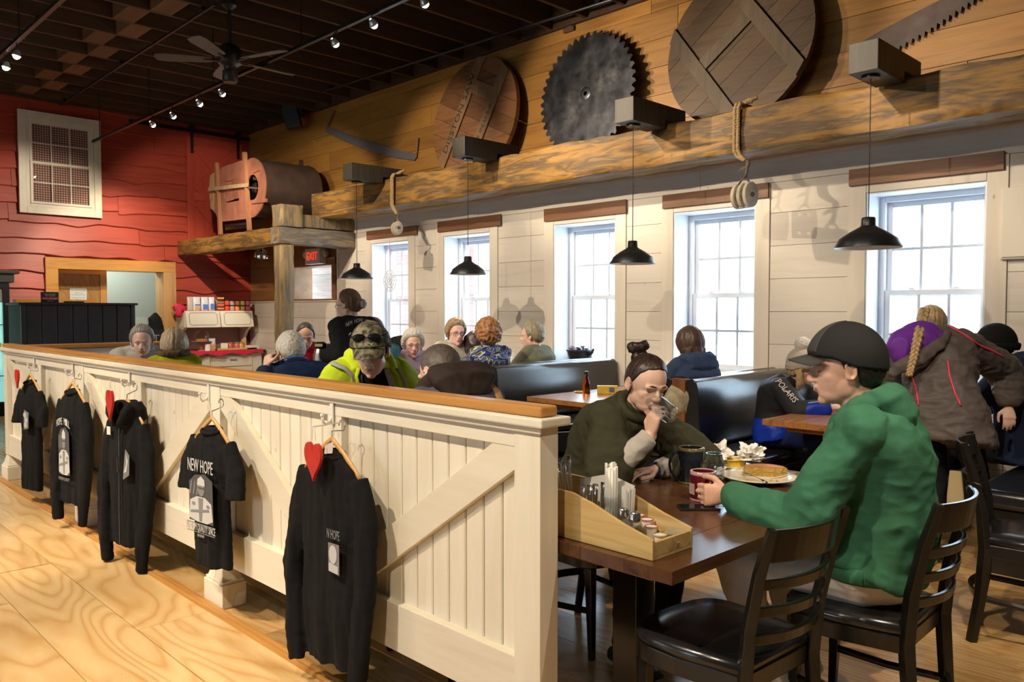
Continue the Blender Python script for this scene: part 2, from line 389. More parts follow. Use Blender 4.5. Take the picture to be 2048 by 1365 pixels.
m.prism([(-10.5,a-.02,b-.002) for a,b in prof], (13,0,0)).build('trim_moulding', HONEY, tr, auto=35)
MB().box((-10.5,1.955,0),(.2,2.03,.006)).build('trim_strip', HONEY, tr)
# ------------------------------------------------------------------ ceiling
ce = struct('ceiling', 'dark open ceiling with timber joists')
MB().box((XR-.3,-6,CZ+.26),(4,YB+.3,CZ+.34)).build('deck', DECK, ce)
xj = XR + .25; k = 0
while xj < 3.8:
    MB().box((xj-.022,-6,CZ),(xj+.022,YB,CZ+.26)).build('joist', JOIST, ce)
    yb = 3.22 + (.10 if k % 2 else -.10)
    MB().box((xj+.022,yb-.11,CZ+.002),(xj+.478,yb+.11,CZ+.26)).build('blocking', BLOCKW, ce)
    xj += .50; k += 1
MB().box((XR,YB-.07,CZ-.015),(3.9,YB-.024,CZ+.26)).build('ledger', JOIST, ce)
MB().box((XR+.03,-6,CZ-.01),(XR+.08,YB-.08,CZ+.26)).build('ledger', JOIST, ce)
# ------------------------------------------------------------------ enclosing walls out of view
wb = struct('wall_back'); FILL_WIN_X = [-8.6,-3.4]; bx_ = [XR-.3]+[v for c in FILL_WIN_X for v in (c-.75,c+.75)]+[4]
for i in range(0, len(bx_), 2): MB().box((bx_[i],-6.1,0),(bx_[i+1],-6,CZ+.3)).build('wall_surface', WHITEW, wb)
for i, c in enumerate(FILL_WIN_X):  # two unseen window openings, added to let in daylight as fill
    MB().box((c-.75,-6.1,0),(c+.75,-6,.9)).box((c-.75,-6.1,2.6),(c+.75,-6,CZ+.3)).build('wall_surface', WHITEW, wb)
    fill_win = struct('window_%d' % (8+i)); MB().box((c-.02,-6.08,.9),(c+.02,-6.03,2.6)).box((c-.75,-6.08,1.73),(c+.75,-6.03,1.77)).build('muntin', plain('fill_window_muntin',(.7,.72,.75),.5), fill_win)
wr = struct('wall_right'); MB().box((4,-6.1,0),(4.1,YB+.5,CZ+.3)).build('wall_surface', WHITEW, wr)
# ------------------------------------------------------------------ red wall
wl = struct('wall_left', 'far wall of wavy live-edge red boards')
DY0, DY1, DZ = 3.40, 5.31, 2.24   # doorway outer size
MB().box((XR-.25,-6,0),(XR-.05,DY0+.1,CZ+.25)).box((XR-.25,DY1-.1,0),(XR-.05,YB,CZ+.25)).box((XR-.25,DY0+.1,DZ-.12),(XR-.05,DY1-.1,CZ+.25)).build('wall_core', REDL, wl)
def live_board(z0, z1, ya, yb, seed):
    n = max(4, int((yb-ya)/.07)); vs = []; fs = []
    for i in range(n+1):
        y = ya + (yb-ya)*i/n
        wv = .040*mnoise.noise(Vector((y*1.3, seed*5.1, 0))) + .02*mnoise.noise(Vector((y*3.4, seed*3.3, 4)))
        dip = -.045*max(0, 1-abs(y-(ya+(yb-ya)*((seed*.37)%1)))/.28)
        b = z0 + wv + dip
        for x, z in ((XR-.055,b+.012),(XR+.004,b),(XR+.016,b+.012),(XR-.030,z1+.060),(XR-.055,z1+.060)): vs.append((x,y,z))
    for i in range(n):
        for k in range(5): a = i*5+k; b = i*5+(k+1)%5; fs.append((a,b,b+5,a+5))
    fs += [tuple(range(5)), tuple(n*5+k for k in (4,3,2,1,0))]
    MB().add(vs, fs).build('board', RED, wl, auto=35)
random.seed(11); z = .10; row = 0
while z < CZ+.2:
    h = .245 + random.uniform(-.02,.02); z1 = z+h
    segs = [(-5.9, DY0+.02), (DY1-.02, YB-.01)] if z < DZ-.10 else [(-5.9, YB-.01)]
    for a, b in segs:
        if b-a < 2: live_board(z, z1, a, b-.004, row*1.7)
        else:
            y = a; 
            while y < b-.02:
                L = random.uniform(1.7,3.1); e = min(y+L, b)
                if b-e < .7: e = b
                live_board(z, z1, y, e-.006, row*1.7+y*.3); y = e
    z = z1; row += 1
# doorway on the red wall
dr = struct('door_1', 'wide doorway cased in amber pine, leading to a back corridor')
MB().box((XR-.30,DY0,0),(XR+.055,DY0+.17,DZ-.17)).build('casing', HONEYY, dr, bevel=.004)
MB().box((XR-.30,DY1-.20,0),(XR+.055,DY1,DZ-.17)).build('casing', wood('casing_pine', [(.38,.19,.06),(.54,.32,.12),(.44,.24,.08)], 2, .5, .4, .5, .08), dr, bevel=.004)
MB().box((XR-.30,DY0,DZ-.17),(XR+.055,DY1,DZ)).build('casing', HONEYY, dr, bevel=.004)
MB().box((XR-2.6,DY0-1.5,-.05),(XR-.25,DY1+1.0,0)).build('corridor_floor', FLOORM, dr)
MB().box((XR-1.9,DY0-1.5,0),(XR-1.8,DY1+1.0,2.6)).build('corridor_wall', SHEETR, dr)
MB().box((XR-1.9,DY0-1.5,2.6),(XR-.25,DY1+1.0,2.68)).build('corridor_ceiling', DECK, dr)
MB().box((XR-1.8,DY0-.9,0),(XR-.26,DY0-.8,2.6)).build('corridor_side', SHEETR, dr)
MB().box((XR-1.8,DY1+.8,0),(XR-.26,DY1+.9,2.6)).build('corridor_side', SHEETR, dr)
DOORW = wood('amber_plywood_door', [(.36,.19,.05),(.52,.31,.10)], 2, .5, .45, 0, .05, rings=True)
d2 = struct('door_2', 'plywood door standing inside the doorway, with a white notice')
MB().box((XR-.50,3.60,.02),(XR-.45,4.30,2.12)).build('door_panel', DOORW, d2, bevel=.003)
MB().box((XR-.52,4.30,.0),(XR-.43,4.40,2.20)).build('door_stile', wood('amber_stile', [(.40,.19,.04),(.5,.26,.07)],2,.6,.4,0,.05), d2, bevel=.003)
MB().box((XR-.45,3.60,2.02),(XR-.43,4.30,2.12)).build('door_rail', HONEYY, d2)
# window with gingham curtain on the red wall
wn = struct('window_6', 'cream double-hung inner window with gingham curtain, high on the red wall')
a0, a1, b0, b1 = 3.08, 4.19, 2.865, 4.345
x0 = XR+.03
def frame(parent, nm, x0, x1, ya, yb, za, zb, wd, mat, bev=.004):
    m = MB(); m.box((x0,ya,za),(x1,ya+wd,zb)).box((x0,yb-wd,za),(x1,yb,zb)).box((x0,ya+wd,zb-wd),(x1,yb-wd,zb)).box((x0,ya+wd,za),(x1,yb-wd,za+wd)); return m.build(nm, mat, parent, bevel=bev)
frame(wn, 'window_casing', x0, x0+.05, a0, a1, b0, b1, .10, CREAMP)
frame(wn, 'window_frame', x0, x0+.032, a0+.10, a1-.10, b0+.10, b1-.10, .045, CREAMP)
mid = (b0+b1)/2-.0
for (za, zb, xx) in ((b0+.145, mid+.02, x0+.03), (mid-.02, b1-.145, x0+.012)):
    sh = frame(wn, 'sash', xx, xx+.022, a0+.145, a1-.145, za, zb, .035, CREAMP, .002)
    for i in (1,2):
        yy = a0+.18+(a1-a0-.36)*i/3; MB().box((xx+.004,yy-.007,za+.035),(xx+.018,yy+.007,zb-.035)).build('muntin', CREAMP, wn)
    MB().box((xx+.0055,a0+.18,(za+zb)/2-.007),(xx+.0165,a1-.18,(za+zb)/2+.007)).build('muntin', CREAMP, wn)
    MB().box((xx+.009,a0+.17,za+.03),(xx+.012,a1-.17,zb-.03)).build('pane', PGL, wn)
gm, gb = base_mat('gingham', (.3,.1,.08), .8)
N, L = nt(gm); v = coords(gm, 'Object', (0,1,1)); ck = N.new('ShaderNodeSeparateXYZ'); L.new(v, ck.inputs[0])
def stripe(out, per):
    a = N.new('ShaderNodeMath'); a.operation = 'MULTIPLY'; a.inputs[1].default_value = 1/per; L.new(out, a.inputs[0])
    f = N.new('ShaderNodeMath'); f.operation = 'FRACT'; L.new(a.outputs[0], f.inputs[0])
    g = N.new('ShaderNodeMath'); g.operation = 'GREATER_THAN'; g.inputs[1].default_value = .5; L.new(f.outputs[0], g.inputs[0]); return g.outputs[0]
s1 = stripe(ck.outputs[1], .034); s2 = stripe(ck.outputs[2], .034)
ad = N.new('ShaderNodeMath'); ad.operation = 'ADD'; L.new(s1, ad.inputs[0]); L.new(s2, ad.inputs[1])
hf = N.new('ShaderNodeMath'); hf.operation = 'MULTIPLY'; hf.inputs[1].default_value = .5; L.new(ad.outputs[0], hf.inputs[0])
L.new(ramp(gm, hf.outputs[0], [(0,(.46,.38,.30)),(.5,(.22,.10,.08)),(1,(.09,.025,.025))]), gb.inputs['Base Color'])
vs = []; fs = []; n = 60
for i in range(n+1):
    yy = a0+.15+(a1-a0-.3)*i/n; dx = .004*math.sin(i*.9)+.002*math.sin(i*2.3+1)
    vs += [(x0+.004+dx*.5+.002,yy,b0+.14),(x0+.004+dx*.5+.002,yy,b1-.14)]
fs = [(2*i,2*i+2,2*i+3,2*i+1) for i in range(n)]
MB().add(vs, fs).build('curtain', gm, wn, smooth=True)
# sliding barn door and track, high on the red wall
bd = struct('door_3', 'red sliding barn door with cross braces, high in the corner')
ya, yb, za, zb = 5.52, 6.48, 2.36, 4.33
MB().box((XR+.018,ya,za),(XR+.03,yb,zb)).build('door_panel', REDL, bd)
for (p, q) in (((ya,za),(ya+.12,zb)),((yb-.12,za),(yb,zb)),((ya+.12,zb-.13),(yb-.12,zb)),((ya+.12,za),(yb-.12,za+.13)),((ya+.12,3.28),(yb-.12,3.41))):
    MB().box((XR+.03,p[0],p[1]),(XR+.052,q[0],q[1])).build('rail', REDL, bd, bevel=.003)
for z0_, z1_ in ((za+.13,3.28),(3.41,zb-.13)):
    MB().bar((XR+.04,ya+.14,z0_+.04),(XR+.04,yb-.14,z1_-.04),.10,.02,(1,0,0)).build('brace', REDL, bd)
    MB().bar((XR+.041,ya+.14,z1_-.04),(XR+.041,yb-.14,z0_+.04),.10,.02,(1,0,0)).build('brace', REDL, bd)
tk = thing('door_track', 'black steel sliding-door track bolted high on the red wall', 'door track', (XR+.03, 4.6, 4.40))
MB().box((XR+.05,4.62,4.39),(XR+.065,6.62,4.45)).build('rail', BLACKM, tk)
for yy in (5.60,6.40): 
    MB().box((XR+.055,yy-.022,4.05),(XR+.075,yy+.022,4.42)).lathe([(0,0),(.05,0),(.05,.018),(0,.018)], (XR+.066,yy,4.475), 20, (1,0,0)).build('hanger', BLACKM, tk)
# ------------------------------------------------------------------ amber and white window wall
wf = struct('wall_front', 'window wall, amber boards above and whitewashed boards around the windows')
WC = [-9.14, -7.54, -5.646, -4.078, -2.251]; WW = .43; WZ0, WZ1 = .85, 2.385; WTOP = 2.83; XWL = -10.42
FY = 6.80
# core wall with window openings
def corebox(x0, x1, z0, z1): MB().box((x0,YB,z0),(x1,YB+.32,z1)).build('wall_core', WHITEW, wf)
xs = [XWL]
for c in WC: xs += [c-WW, c+WW]
xs.append(4.0)
for i in range(0, len(xs), 2): corebox(xs[i], xs[i+1], 0, WTOP)
for c in WC: corebox(c-WW, c+WW, 0, WZ0); corebox(c-WW, c+WW, WZ1, WTOP)
MB().box((XR-.3,YB,WTOP),(4,YB+.32,CZ+.3)).build('wall_core', BROWNW, wf)
# amber boards
random.seed(5); z = WTOP-.08; zs = []
while z < CZ+.2: zs.append(z); z += .272
for i, z in enumerate(zs):
    x = XR
    while x < 3.9:
        L = random.uniform(2.2,4.2); e = min(x+L, 3.9); t = random.uniform(0,.003)
        MB().box((x+.0015,YB-.022-t,z+.0015),(e-.0015,YB-.0005,z+.2705)).build('board', AMBER, wf, bevel=.002, seg=1); x = e
# brown boards left of the white section (with the opening to the porch)
OX0, OX1 = ony(590,600,YB).x, ony(669,600,YB).x; OZ0, OZ1 = 1.62, ony(630,533,YB).z
z = 0
while z < WTOP-.09:
    h = min(.272, WTOP-.08-z)
    segs = [(XR, XWL-.01)]
    if z+h > OZ0+.02 and z < OZ1-.02: segs = [(XR, OX0), (OX1, XWL-.01)]
    for a, b in segs: MB().box((a+.0015,YB-.022,z+.0015),(b-.0015,YB-.0005,z+h-.0015)).build('board', BROWNW, wf)
    z += .272
MB().box((XR-.3,YB,0),(OX0,YB+.32,WTOP)).box((OX1,YB,0),(XWL,YB+.32,WTOP)).box((OX0,YB,0),(OX1,YB+.32,OZ0)).box((OX0,YB,OZ1),(OX1,YB+.32,WTOP)).build('wall_core', BROWNW, wf)
w7 = struct('window_7', 'opening to the porch framed in brown boards, under the exit sign')
for a,b,c,d in ((OX0-.10,OX1+.10,OZ1,OZ1+.12),(OX0-.10,OX0,OZ0,OZ1),(OX1,OX1+.12,OZ0,OZ1)):
    MB().box((a,YB-.05,c),(b,YB-.015,d)).build('casing', LINT, w7, bevel=.003)
PORCHW = wood('porch_boards', [(.46,.36,.30),(.66,.56,.48),(.52,.36,.26)], 0, .5, .6, .6, .05, tint=.15)
xm = (OX0*.42+OX1*.58)
for k in range(8): MB().box((OX0-1.8,YB+1.1+k*.0,1.1+k*.2),(OX0*.35+OX1*.65-.45,YB+1.16,1.1+k*.2+.196)).build('porch_board', PORCHW, w7)
MB().box((OX0-1.8,YB+.3,2.66),(OX1+.6,YB+1.2,2.7)).build('porch_ceiling', PALE, w7)
MB().box((OX0*.35+OX1*.65-.45,YB+1.1,2.35),(OX1+.6,YB+1.16,2.66)).build('porch_board', PORCHW, w7)
# white wainscot below the opening
z = 0.02
while z < 1.58:
    MB().box((XR+.02,YB-.055,z+.001),(XWL+.0,YB-.022,min(z+.262,1.585)-.001)).build('board', WHITEW, wf, bevel=.002, seg=1); z += .263
MB().box((XR+.02,YB-.075,1.585),(XWL,YB-.02,1.605)).build('wainscot_cap', WHITEV, wf, bevel=.003)
# white boards: casing verticals, boards between, boards over and under the openings
CW = .14
zrow = [0.0, .30, .585, .87, 1.155, 1.44, 1.725, 2.01, 2.295, 2.56]
def wboard(x0, x1, z0, z1, nm='board', mat=None, yo=0): MB().box((x0+.0013,YW-yo,z0+.0013),(x1-.0013,YB-.0005,z1-.0013)).build(nm, mat or WHITEW, wf, bevel=.002, seg=1)
for i in range(0, len(xs), 2):
    a, b = xs[i], xs[i+1]
    ai = a + (CW if i > 0 else 0); bi = b - (CW if i+2 < len(xs) else 0)
    if i > 0: wboard(a, a+CW, .68, 2.56, 'casing', WHITEV, .012)
    if i+2 < len(xs): wboard(b-CW, b, .68, 2.56, 'casing', WHITEV, .012)
    else: bi = 3.9
    for j in range(len(zrow)-1):
        n = 1 if bi-ai < 1.5 else 2
        for k in range(n): wboard(ai+(bi-ai)*k/n, ai+(bi-ai)*(k+1)/n, zrow[j], zrow[j+1])
for c in WC:
    wboard(c-WW, c+WW, WZ1, 2.56, 'casing', WHITEW, .012); wboard(c-WW-CW, c+WW+CW, .68-.11, .68, 'casing', WHITEW, .02)
    wboard(c-WW, c+WW, .68, WZ0-.03, 'casing', WHITEW, .012)
    for z0, z1 in ((0,.30),(.30,.57)): wboard(c-WW-CW, c+WW+CW, z0, z1)
x = XWL
while x < 3.9: e = min(x+3.1,3.9); wboard(x, e, 2.56, WTOP-.07, 'frieze'); x = e
m = MB(); m.prism([(XWL,YB-.001,WTOP),(XWL,YW-.075,WTOP),(XWL,YW-.07,WTOP-.02),(XWL,YW-.045,WTOP-.03),(XWL,YW-.035,WTOP-.06),(XWL,YW-.005,WTOP-.085),(XWL,YB-.001,WTOP-.085)], (14.3,0,0)); m.build('cornice', WHITEW, wf)
MB().box((XWL,YW-.03,0),(3.9,YW-.001,.12)).build('base_board', WHITEV, wf)
# windows
def window(k, c):
    s = struct('window_%d' % k, 'white double-hung window with six panes in each sash, %s' % ['leftmost, with a white snowflake ornament','second from the left','third from the left, with the cast-iron planter on its sill','fourth from the left','rightmost and nearest'][k-1])
    x0, x1 = c-WW, c+WW
    for a,b,cc,d in ((x0,x0+.012,WZ0,WZ1),(x1-.012,x1,WZ0,WZ1)): MB().box((a,YW+.001,cc),(b,FY+.1,d)).build('jamb', PALE, s)
    MB().box((x0+.012,YW+.001,WZ1-.012),(x1-.012,FY+.1,WZ1)).build('head_jamb', PALE, s)
    MB().box((x0-.02,YW-.05,WZ0-.03),(x1+.02,FY+.1,WZ0)).build('sill', PALE, s, bevel=.004)
    x0 += .012; x1 -= .012; z0, z1 = WZ0, WZ1-.012
    def fr(nm, xa, xb, za, zb, wd, ya, yb, mat=PALE):
        m = MB(); m.box((xa,ya,za),(xa+wd,yb,zb)).box((xb-wd,ya,za),(xb,yb,zb)).box((xa+wd,ya,zb-wd),(xb-wd,yb,zb)).box((xa+wd,ya,za),(xb-wd,yb,za+wd)); return m.build(nm, mat, s, bevel=.003)
    fr('window_frame', x0, x1, z0, z1, .045, FY-.015, FY+.085)
    x0 += .045; x1 -= .045; z0 += .045; z1 -= .045; zm = (z0+z1)/2 - .02
    for nm, za, zb, ya in (('lower_sash', z0, zm+.025, FY), ('upper_sash', zm-.025, z1, FY+.036)):
        fr(nm, x0, x1, za, zb, .042, ya, ya+.032)
        for i in (1,2):
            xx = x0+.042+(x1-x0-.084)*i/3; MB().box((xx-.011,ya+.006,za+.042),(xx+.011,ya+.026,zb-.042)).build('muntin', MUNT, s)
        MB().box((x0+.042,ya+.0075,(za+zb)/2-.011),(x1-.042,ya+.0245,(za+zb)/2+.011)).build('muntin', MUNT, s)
        MB().box((x0+.03,ya+.014,za+.03),(x1-.03,ya+.018,zb-.03)).build('pane', PGL, s)
    for t in (.28,.72):
        xx = x0+(x1-x0)*t; MB().obox((xx,FY-.004,zm+.032),(.05,.02,.012)).lathe([(.001,0),(.013,0),(.013,.012),(.001,.012)], (xx,FY-.004,zm+.03), 12).build('sash_lock', PALE, s, bevel=.002)
for k, c in enumerate(WC): window(k+1, c)
# walnut boards over the windows
lt = [((733,463),(733,480),(833,450)),((875,444),(875,465),(1001,430)),((1088,419),(1088,444),(1252,400)),((1325,391),(1325,418),(1537,365)),((1698,340),(1698,373),(2009,303))]
for k, (p, q, r) in enumerate(lt):
    A, B, C_ = ony(*p,YW-.03), ony(*q,YW-.03), ony(*r,YW-.03)
    nm = ['leftmost','second','third','fourth','rightmost'][k]
    o = MB().box((A.x,YW-.035,B.z),(C_.x,YW-.0135,A.z)).build('lintel_board', LINT, None, bevel=.003)
    tag(o, 'rough brown board over the window, %s of the five' % (nm+(' from left' if 0<k<4 else '')), 'board', 'brown boards over the windows')
# corner strip where the white wall starts
MB().box((XWL-.03,YW-.02,0),(XWL+.0,YB,WTOP-.08)).build('corner_strip', WHITEV, wf)
# electrical panel at right edge
pn = thing('wall_panel', 'cream-painted metal cabinet on the white wall at the right edge', 'panel', (ony(2040,450,YW).x, YW, 1.6))
A, B = ony(2003,377,YW-.03), ony(2003,520,YW-.03)
MB().box((A.x,YW-.045,B.z),(A.x+.7,YW,A.z)).build('cabinet', plain('cream_metal', (.66,.60,.50), .4), pn, bevel=.01)
MB().box((A.x+.015,YW-.055,B.z+.015),(A.x+.685,YW-.045,A.z-.015)).build('door', plain('cream_metal', (.6,.56,.48), .4), pn, bevel=.004)
# ------------------------------------------------------------------ outdoors
sn = struct('snow_ground', 'snow-covered ground outside the windows'); MB().box((-40,YB+.33,-.5),(30,60,-.4)).build('snow_surface', plain('snow', (.9,.92,.95), .8), sn)
bl = thing('red_building', 'red boarded building wing with white corner trim seen through the two left windows', 'building', (-12.5, 9.5, -.4))
REDX = wood('red_outside', [(.55,.10,.08),(.62,.14,.11)], 1, .4, .6, 0, .1)
z = -.4
while z < 4.2: MB().box((-21,12,z),(-13.3,12.3,z+.196)).build('board', REDX, bl); z += .2
MB().box((-13.5,11.95,-.4),(-13.25,12.3,4.2)).build('corner_trim', PALE, bl); MB().box((-21.2,11.9,4.2),(-13.1,12.4,4.3)).build('roof_edge', PALE, bl)
MB().box((-15.6,11.96,.8),(-14.9,12.0,2.4)).build('window', PALE, bl)
# ------------------------------------------------------------------ hand-hewn beams
def hewn(name, a, b, mat, parent=None, seed=0, amp=.012, ax=0, mats_end=None, step=.05):
    """beam with rough adzed faces: subdivided box pushed about by noise"""
    a = Vector(a); b = Vector(b); L = b-a; n = [max(2, int(round(L[i]/(step if i == ax else .045)))) for i in range(3)]
    vs = []; idx = {}; fs = []
    def vid(i,j,k):
        key = (i,j,k)
        if key not in idx:
            p = Vector((a[0]+L[0]*i/n[0], a[1]+L[1]*j/n[1], a[2]+L[2]*k/n[2]))
            q = Vector(p); q[ax] *= .55
            off = Vector([mnoise.noise(q*7+Vector((seed+3.1*c, c*7.7, 1))) for c in range(3)])*amp + Vector([mnoise.noise(Vector((q[0]*2.2,q[1]*2.2,q[2]*2.2))+Vector((seed+9.1*c, c*3.7, 5))) for c in range(3)])*amp*.8
            off[ax] *= .25
            # eased corners
            cnt = sum(1 for c, m in ((i,n[0]),(j,n[1]),(k,n[2])) if c in (0,m))
            if cnt >= 2:
                cen = (a+b)/2; v = p-cen; v[ax] = 0; off -= v.normalized()*(.012+.012*abs(mnoise.noise(q*11+Vector((seed,0,0)))))
            idx[key] = len(vs); vs.append(p+off)
        return idx[key]
    for j in range(n[1]):
        for k in range(n[2]):
            fs.append((vid(0,j,k),vid(0,j,k+1),vid(0,j+1,k+1),vid(0,j+1,k))); fs.append((vid(n[0],j,k),vid(n[0],j+1,k),vid(n[0],j+1,k+1),vid(n[0],j,k+1)))
    for i in range(n[0]):
        for k in range(n[2]):
            fs.append((vid(i,0,k),vid(i+1,0,k),vid(i+1,0,k+1),vid(i,0,k+1))); fs.append((vid(i,n[1],k),vid(i,n[1],k+1),vid(i+1,n[1],k+1),vid(i+1,n[1],k)))
        for j in range(n[1]):
            fs.append((vid(i,j,0),vid(i,j+1,0),vid(i+1,j+1,0),vid(i+1,j,0))); fs.append((vid(i,j,n[2]),vid(i+1,j,n[2]),vid(i+1,j+1,n[2]),vid(i,j+1,n[2])))
    o = MB().add(vs, fs).build(name, mat, parent, auto=50); return o
BY0, BY1 = 5.98, 6.33
BZT, BZB = ony(1500,213,BY0).z, ony(1500,303,BY0).z
bx0 = ony(622,415,BY0).x
o = hewn('ledge_beam', (bx0,BY0,BZB),(3.9,BY1,BZT), AGED, None, 1, .016); tag(o, 'long rough golden-brown timber beam running along the window wall above the windows', 'beam', kind=None)
PYL = 5.34          # plane of the loft beam and post (front face)
lx = onx(355,482,XR); PYL = lx.y
pz1 = ony(558,452,PYL).z; pz0 = ony(547,490,PYL).z; pxx = ony(562,600,PYL).x; pxl = ony(547,600,PYL).x
loft = thing('loft_frame', 'rough timber post with two beams forming the corner of a small loft', 'post', (pxx-.1, PYL+.1, 0))
hewn('post', (pxl,PYL,0),(pxx,PYL+.21,pz0), AGEDZ, loft, 4, .012, 2)
hewn('beam', (XR+.02,PYL-.02,pz0),(pxx-.0,PYL+.20,pz1), AGED, loft, 7, .016, 0)
yend = onx(712,480,pxx).y
hewn('beam', (pxx-.24,PYL-.02,pz0+.0),(pxx+.01,min(yend,YW-.02),pz1-.005), AGEDY, loft, 9, .012, 1)
zt = ony(575,405,PYL).z
hewn('post_head', (pxl-.03,PYL-.01,pz1),(pxx+.03,PYL+.34,zt), AGEDZ, loft, 12, .012, 2)
hewn('header_plank', (pxx-.35,PYL+.30,pz1+.01),(pxx-.02,YB-.04,BZB+.03), AGEDZ, loft, 15, .006, 2)
hewn('header_plank', (XR+.02,PYL+.34,pz1-.06),(pxx-.36,YB-.04,pz1-.01), AGED, loft, 17, .006, 0)
# ------------------------------------------------------------------ blocks, pendants
SHADE = plain('graphite_enamel', (.035,.037,.04), .38, .6)
SHIN = plain('shade_inside', (.55,.53,.5), .4)
CORD = plain('black_cord', (.01,.01,.01), .6)
PX = [(714,527,560,683,748),(936,513,552,900,972),(1265,482,531,1222,1313),(1736,435,500,1672,1800)]
def pendant(k, cx, yt, yb, xl, xr):
    Y = 5.62; P = ony(cx, yb, Y); T = ony(cx, yt, Y); dep = (P-CAM).dot(FW); R = (xr-xl)*dep/FPX/2; x = P.x; z = P.z+.012; h = T.z-z
    where = ['farthest away, beside the timber post','second from the far end','second nearest','nearest, at the rightmost window'][k]
    t = thing('pendant_lamp', 'dark metal pendant lamp, '+where, 'lamp', (x, Y, z), group='pendant lamps along the beam')
    prof = [(R,0),(R*1.0,.008),(R*.90,h*.20),(R*.86,h*.30),(R*.55,h*.52),(R*.30,h*.66),(R*.22,h*.72),(R*.205,h*.97),(R*.17,h),(0,h)]
    inn = [(0,h*.66),(R*.2,h*.66),(R*.52,h*.50),(R*.84,h*.27),(R*.97,.006),(R,0)]
    MB().lathe(prof, (x,Y,z), 48).build('lamp_shade', SHADE, t, auto=50)
    MB().lathe(inn, (x,Y,z), 48).build('shade_lining', SHIN, t, smooth=True)
    MB().ell((x,Y,z+h*.32),(.028,.028,.035)).build('bulb', emis('pendant_bulb', (1,.85,.6), 6), t, smooth=True)
    bz0, bz1 = BZT-.055, BZT+.15
    MB().cyl((x,Y,z+h),.0035,bz0-z-h-.02,8).build('cord', CORD, t)
    MB().cyl((x,Y,bz0-.021),.06,.02,24).build('ceiling_cup', BLACKM, t)
    b = MB().add([(x+sx,yy,zz) for sx in (-.10,.10) for yy, zz in ((Y-.13,bz0),(BY0-.03,bz0),(BY0-.03,BZT+.02),(BY0+.28,BZT+.02),(BY0+.28,bz1),(Y-.13,bz1))], [(5,4,3,2,1,0),(6,7,8,9,10,11)]+[(i,(i+1)%6,6+(i+1)%6,6+i) for i in range(6)]).build('outrigger_block', GREYW, None, bevel=.006)
    tag(b, 'grey timber block over the pendant '+where, 'block', 'timber blocks holding the pendants')
    l = bpy.data.lights.new('pendant_light', 'SPOT'); l.energy = 25; l.color = WARM; l.spot_size = math.radians(115); l.spot_blend = .6; l.shadow_soft_size = .04
    q = bpy.data.objects.new('pendant_light', l); COL.objects.link(q); q.location = (x,Y,z+h*.15)
for k, a in enumerate(PX): pendant(k, *a)
# ------------------------------------------------------------------ track lights
BULB = emis('spot_lamp_face', (1,.95,.88), 60); TRKM = plain('dark_track', (.02,.018,.017), .35, .5)
def track(y, x0, x1, z, lab):
    t = thing('light_track', lab, 'track', ((x0+x1)/2, y, z))
    MB().box((x0,y-.018,z-.012),(x1,y+.018,z+.02)).build('rail', TRKM, t)
    for x in np.arange(x0+.3, x1, 1.9): MB().cyl((x,y,z+.02),.006,CZ+.05-z,8).build('hanger_rod', TRKM, t)
def head(p, tgt, lab, ry=0):
    t = thing('track_spotlight', lab, 'spotlight', tuple(p), group='spotlights on the ceiling tracks')
    d = (Vector(tgt)-p).normalized(); d = (d + Vector((0,0,-.5))).normalized()
    a = p - d*.035
    MB().lathe([(.012,0),(.02,.005),(.036,.045),(.040,.055),(.036,.055)], a-d*.02, 20, d).build('lamp_cone', plain('spot_glass', (.5,.48,.45), .2, .5), t, smooth=True)
    MB().lathe([(0,.0),(.034,0)], p, 20, d).ell(p+d*.0, .030).build('lamp_face', BULB, t, smooth=True)
    MB().tube([a, a+Vector((0,0,.05)), Vector((p.x,ry,3.925))], .006, 8).build('stem', TRKM, t)
track(TRK_A[0].y, -12.9, .5, 3.93, 'long dark ceiling light track in the middle of the room')
track(TRK_B[0].y, -12.6, .5, 3.93, 'dark ceiling light track on the left side of the room')
tags = ['first from the red wall','second from the red wall','third from the red wall','fourth, near the ceiling fan','fifth, right of the ceiling fan','sixth, near the top edge','seventh, at the top edge of the photo']
for i, p in enumerate(TRK_A): head(p, (p.x-.6, 7, 2.6), 'small bright spotlight on the middle track, '+tags[i], TRK_A[0].y)
for i, p in enumerate(TRK_B): head(p, (p.x-.5, 1.2, 1.2), 'small bright spotlight on the left track, '+['upper of the two at the left edge','lower of the two at the left edge'][i], TRK_B[0].y)
# conduit lines under the joists
c1, c2 = onz(118,212,CZ-.06), onz(425,15,CZ-.06)
for a, b, lab in ((onz(120,210,CZ-.04), onz(430,8,CZ-.04), 'thin black pipe under the joists, left of the ceiling fan'),(onz(640,185,CZ-.04), onz(1240,-6,CZ-.04), 'black pipe under the joists along the amber wall'),(onz(40,80,CZ-.04),onz(122,-5,CZ-.04),'short thin black pipe under the joists at the upper left corner')):
    t = thing('ceiling_pipe', lab, 'pipe', tuple((a+b)/2)); d = (b-a)
    MB().tube([a, b], .016, 8).build('pipe', TRKM, t)
    for q in (.05,.5,.95): p = a+d*q; MB().box((p.x-.03,p.y-.03,p.z),(p.x+.03,p.y+.03,CZ)).build('clamp', TRKM, t)
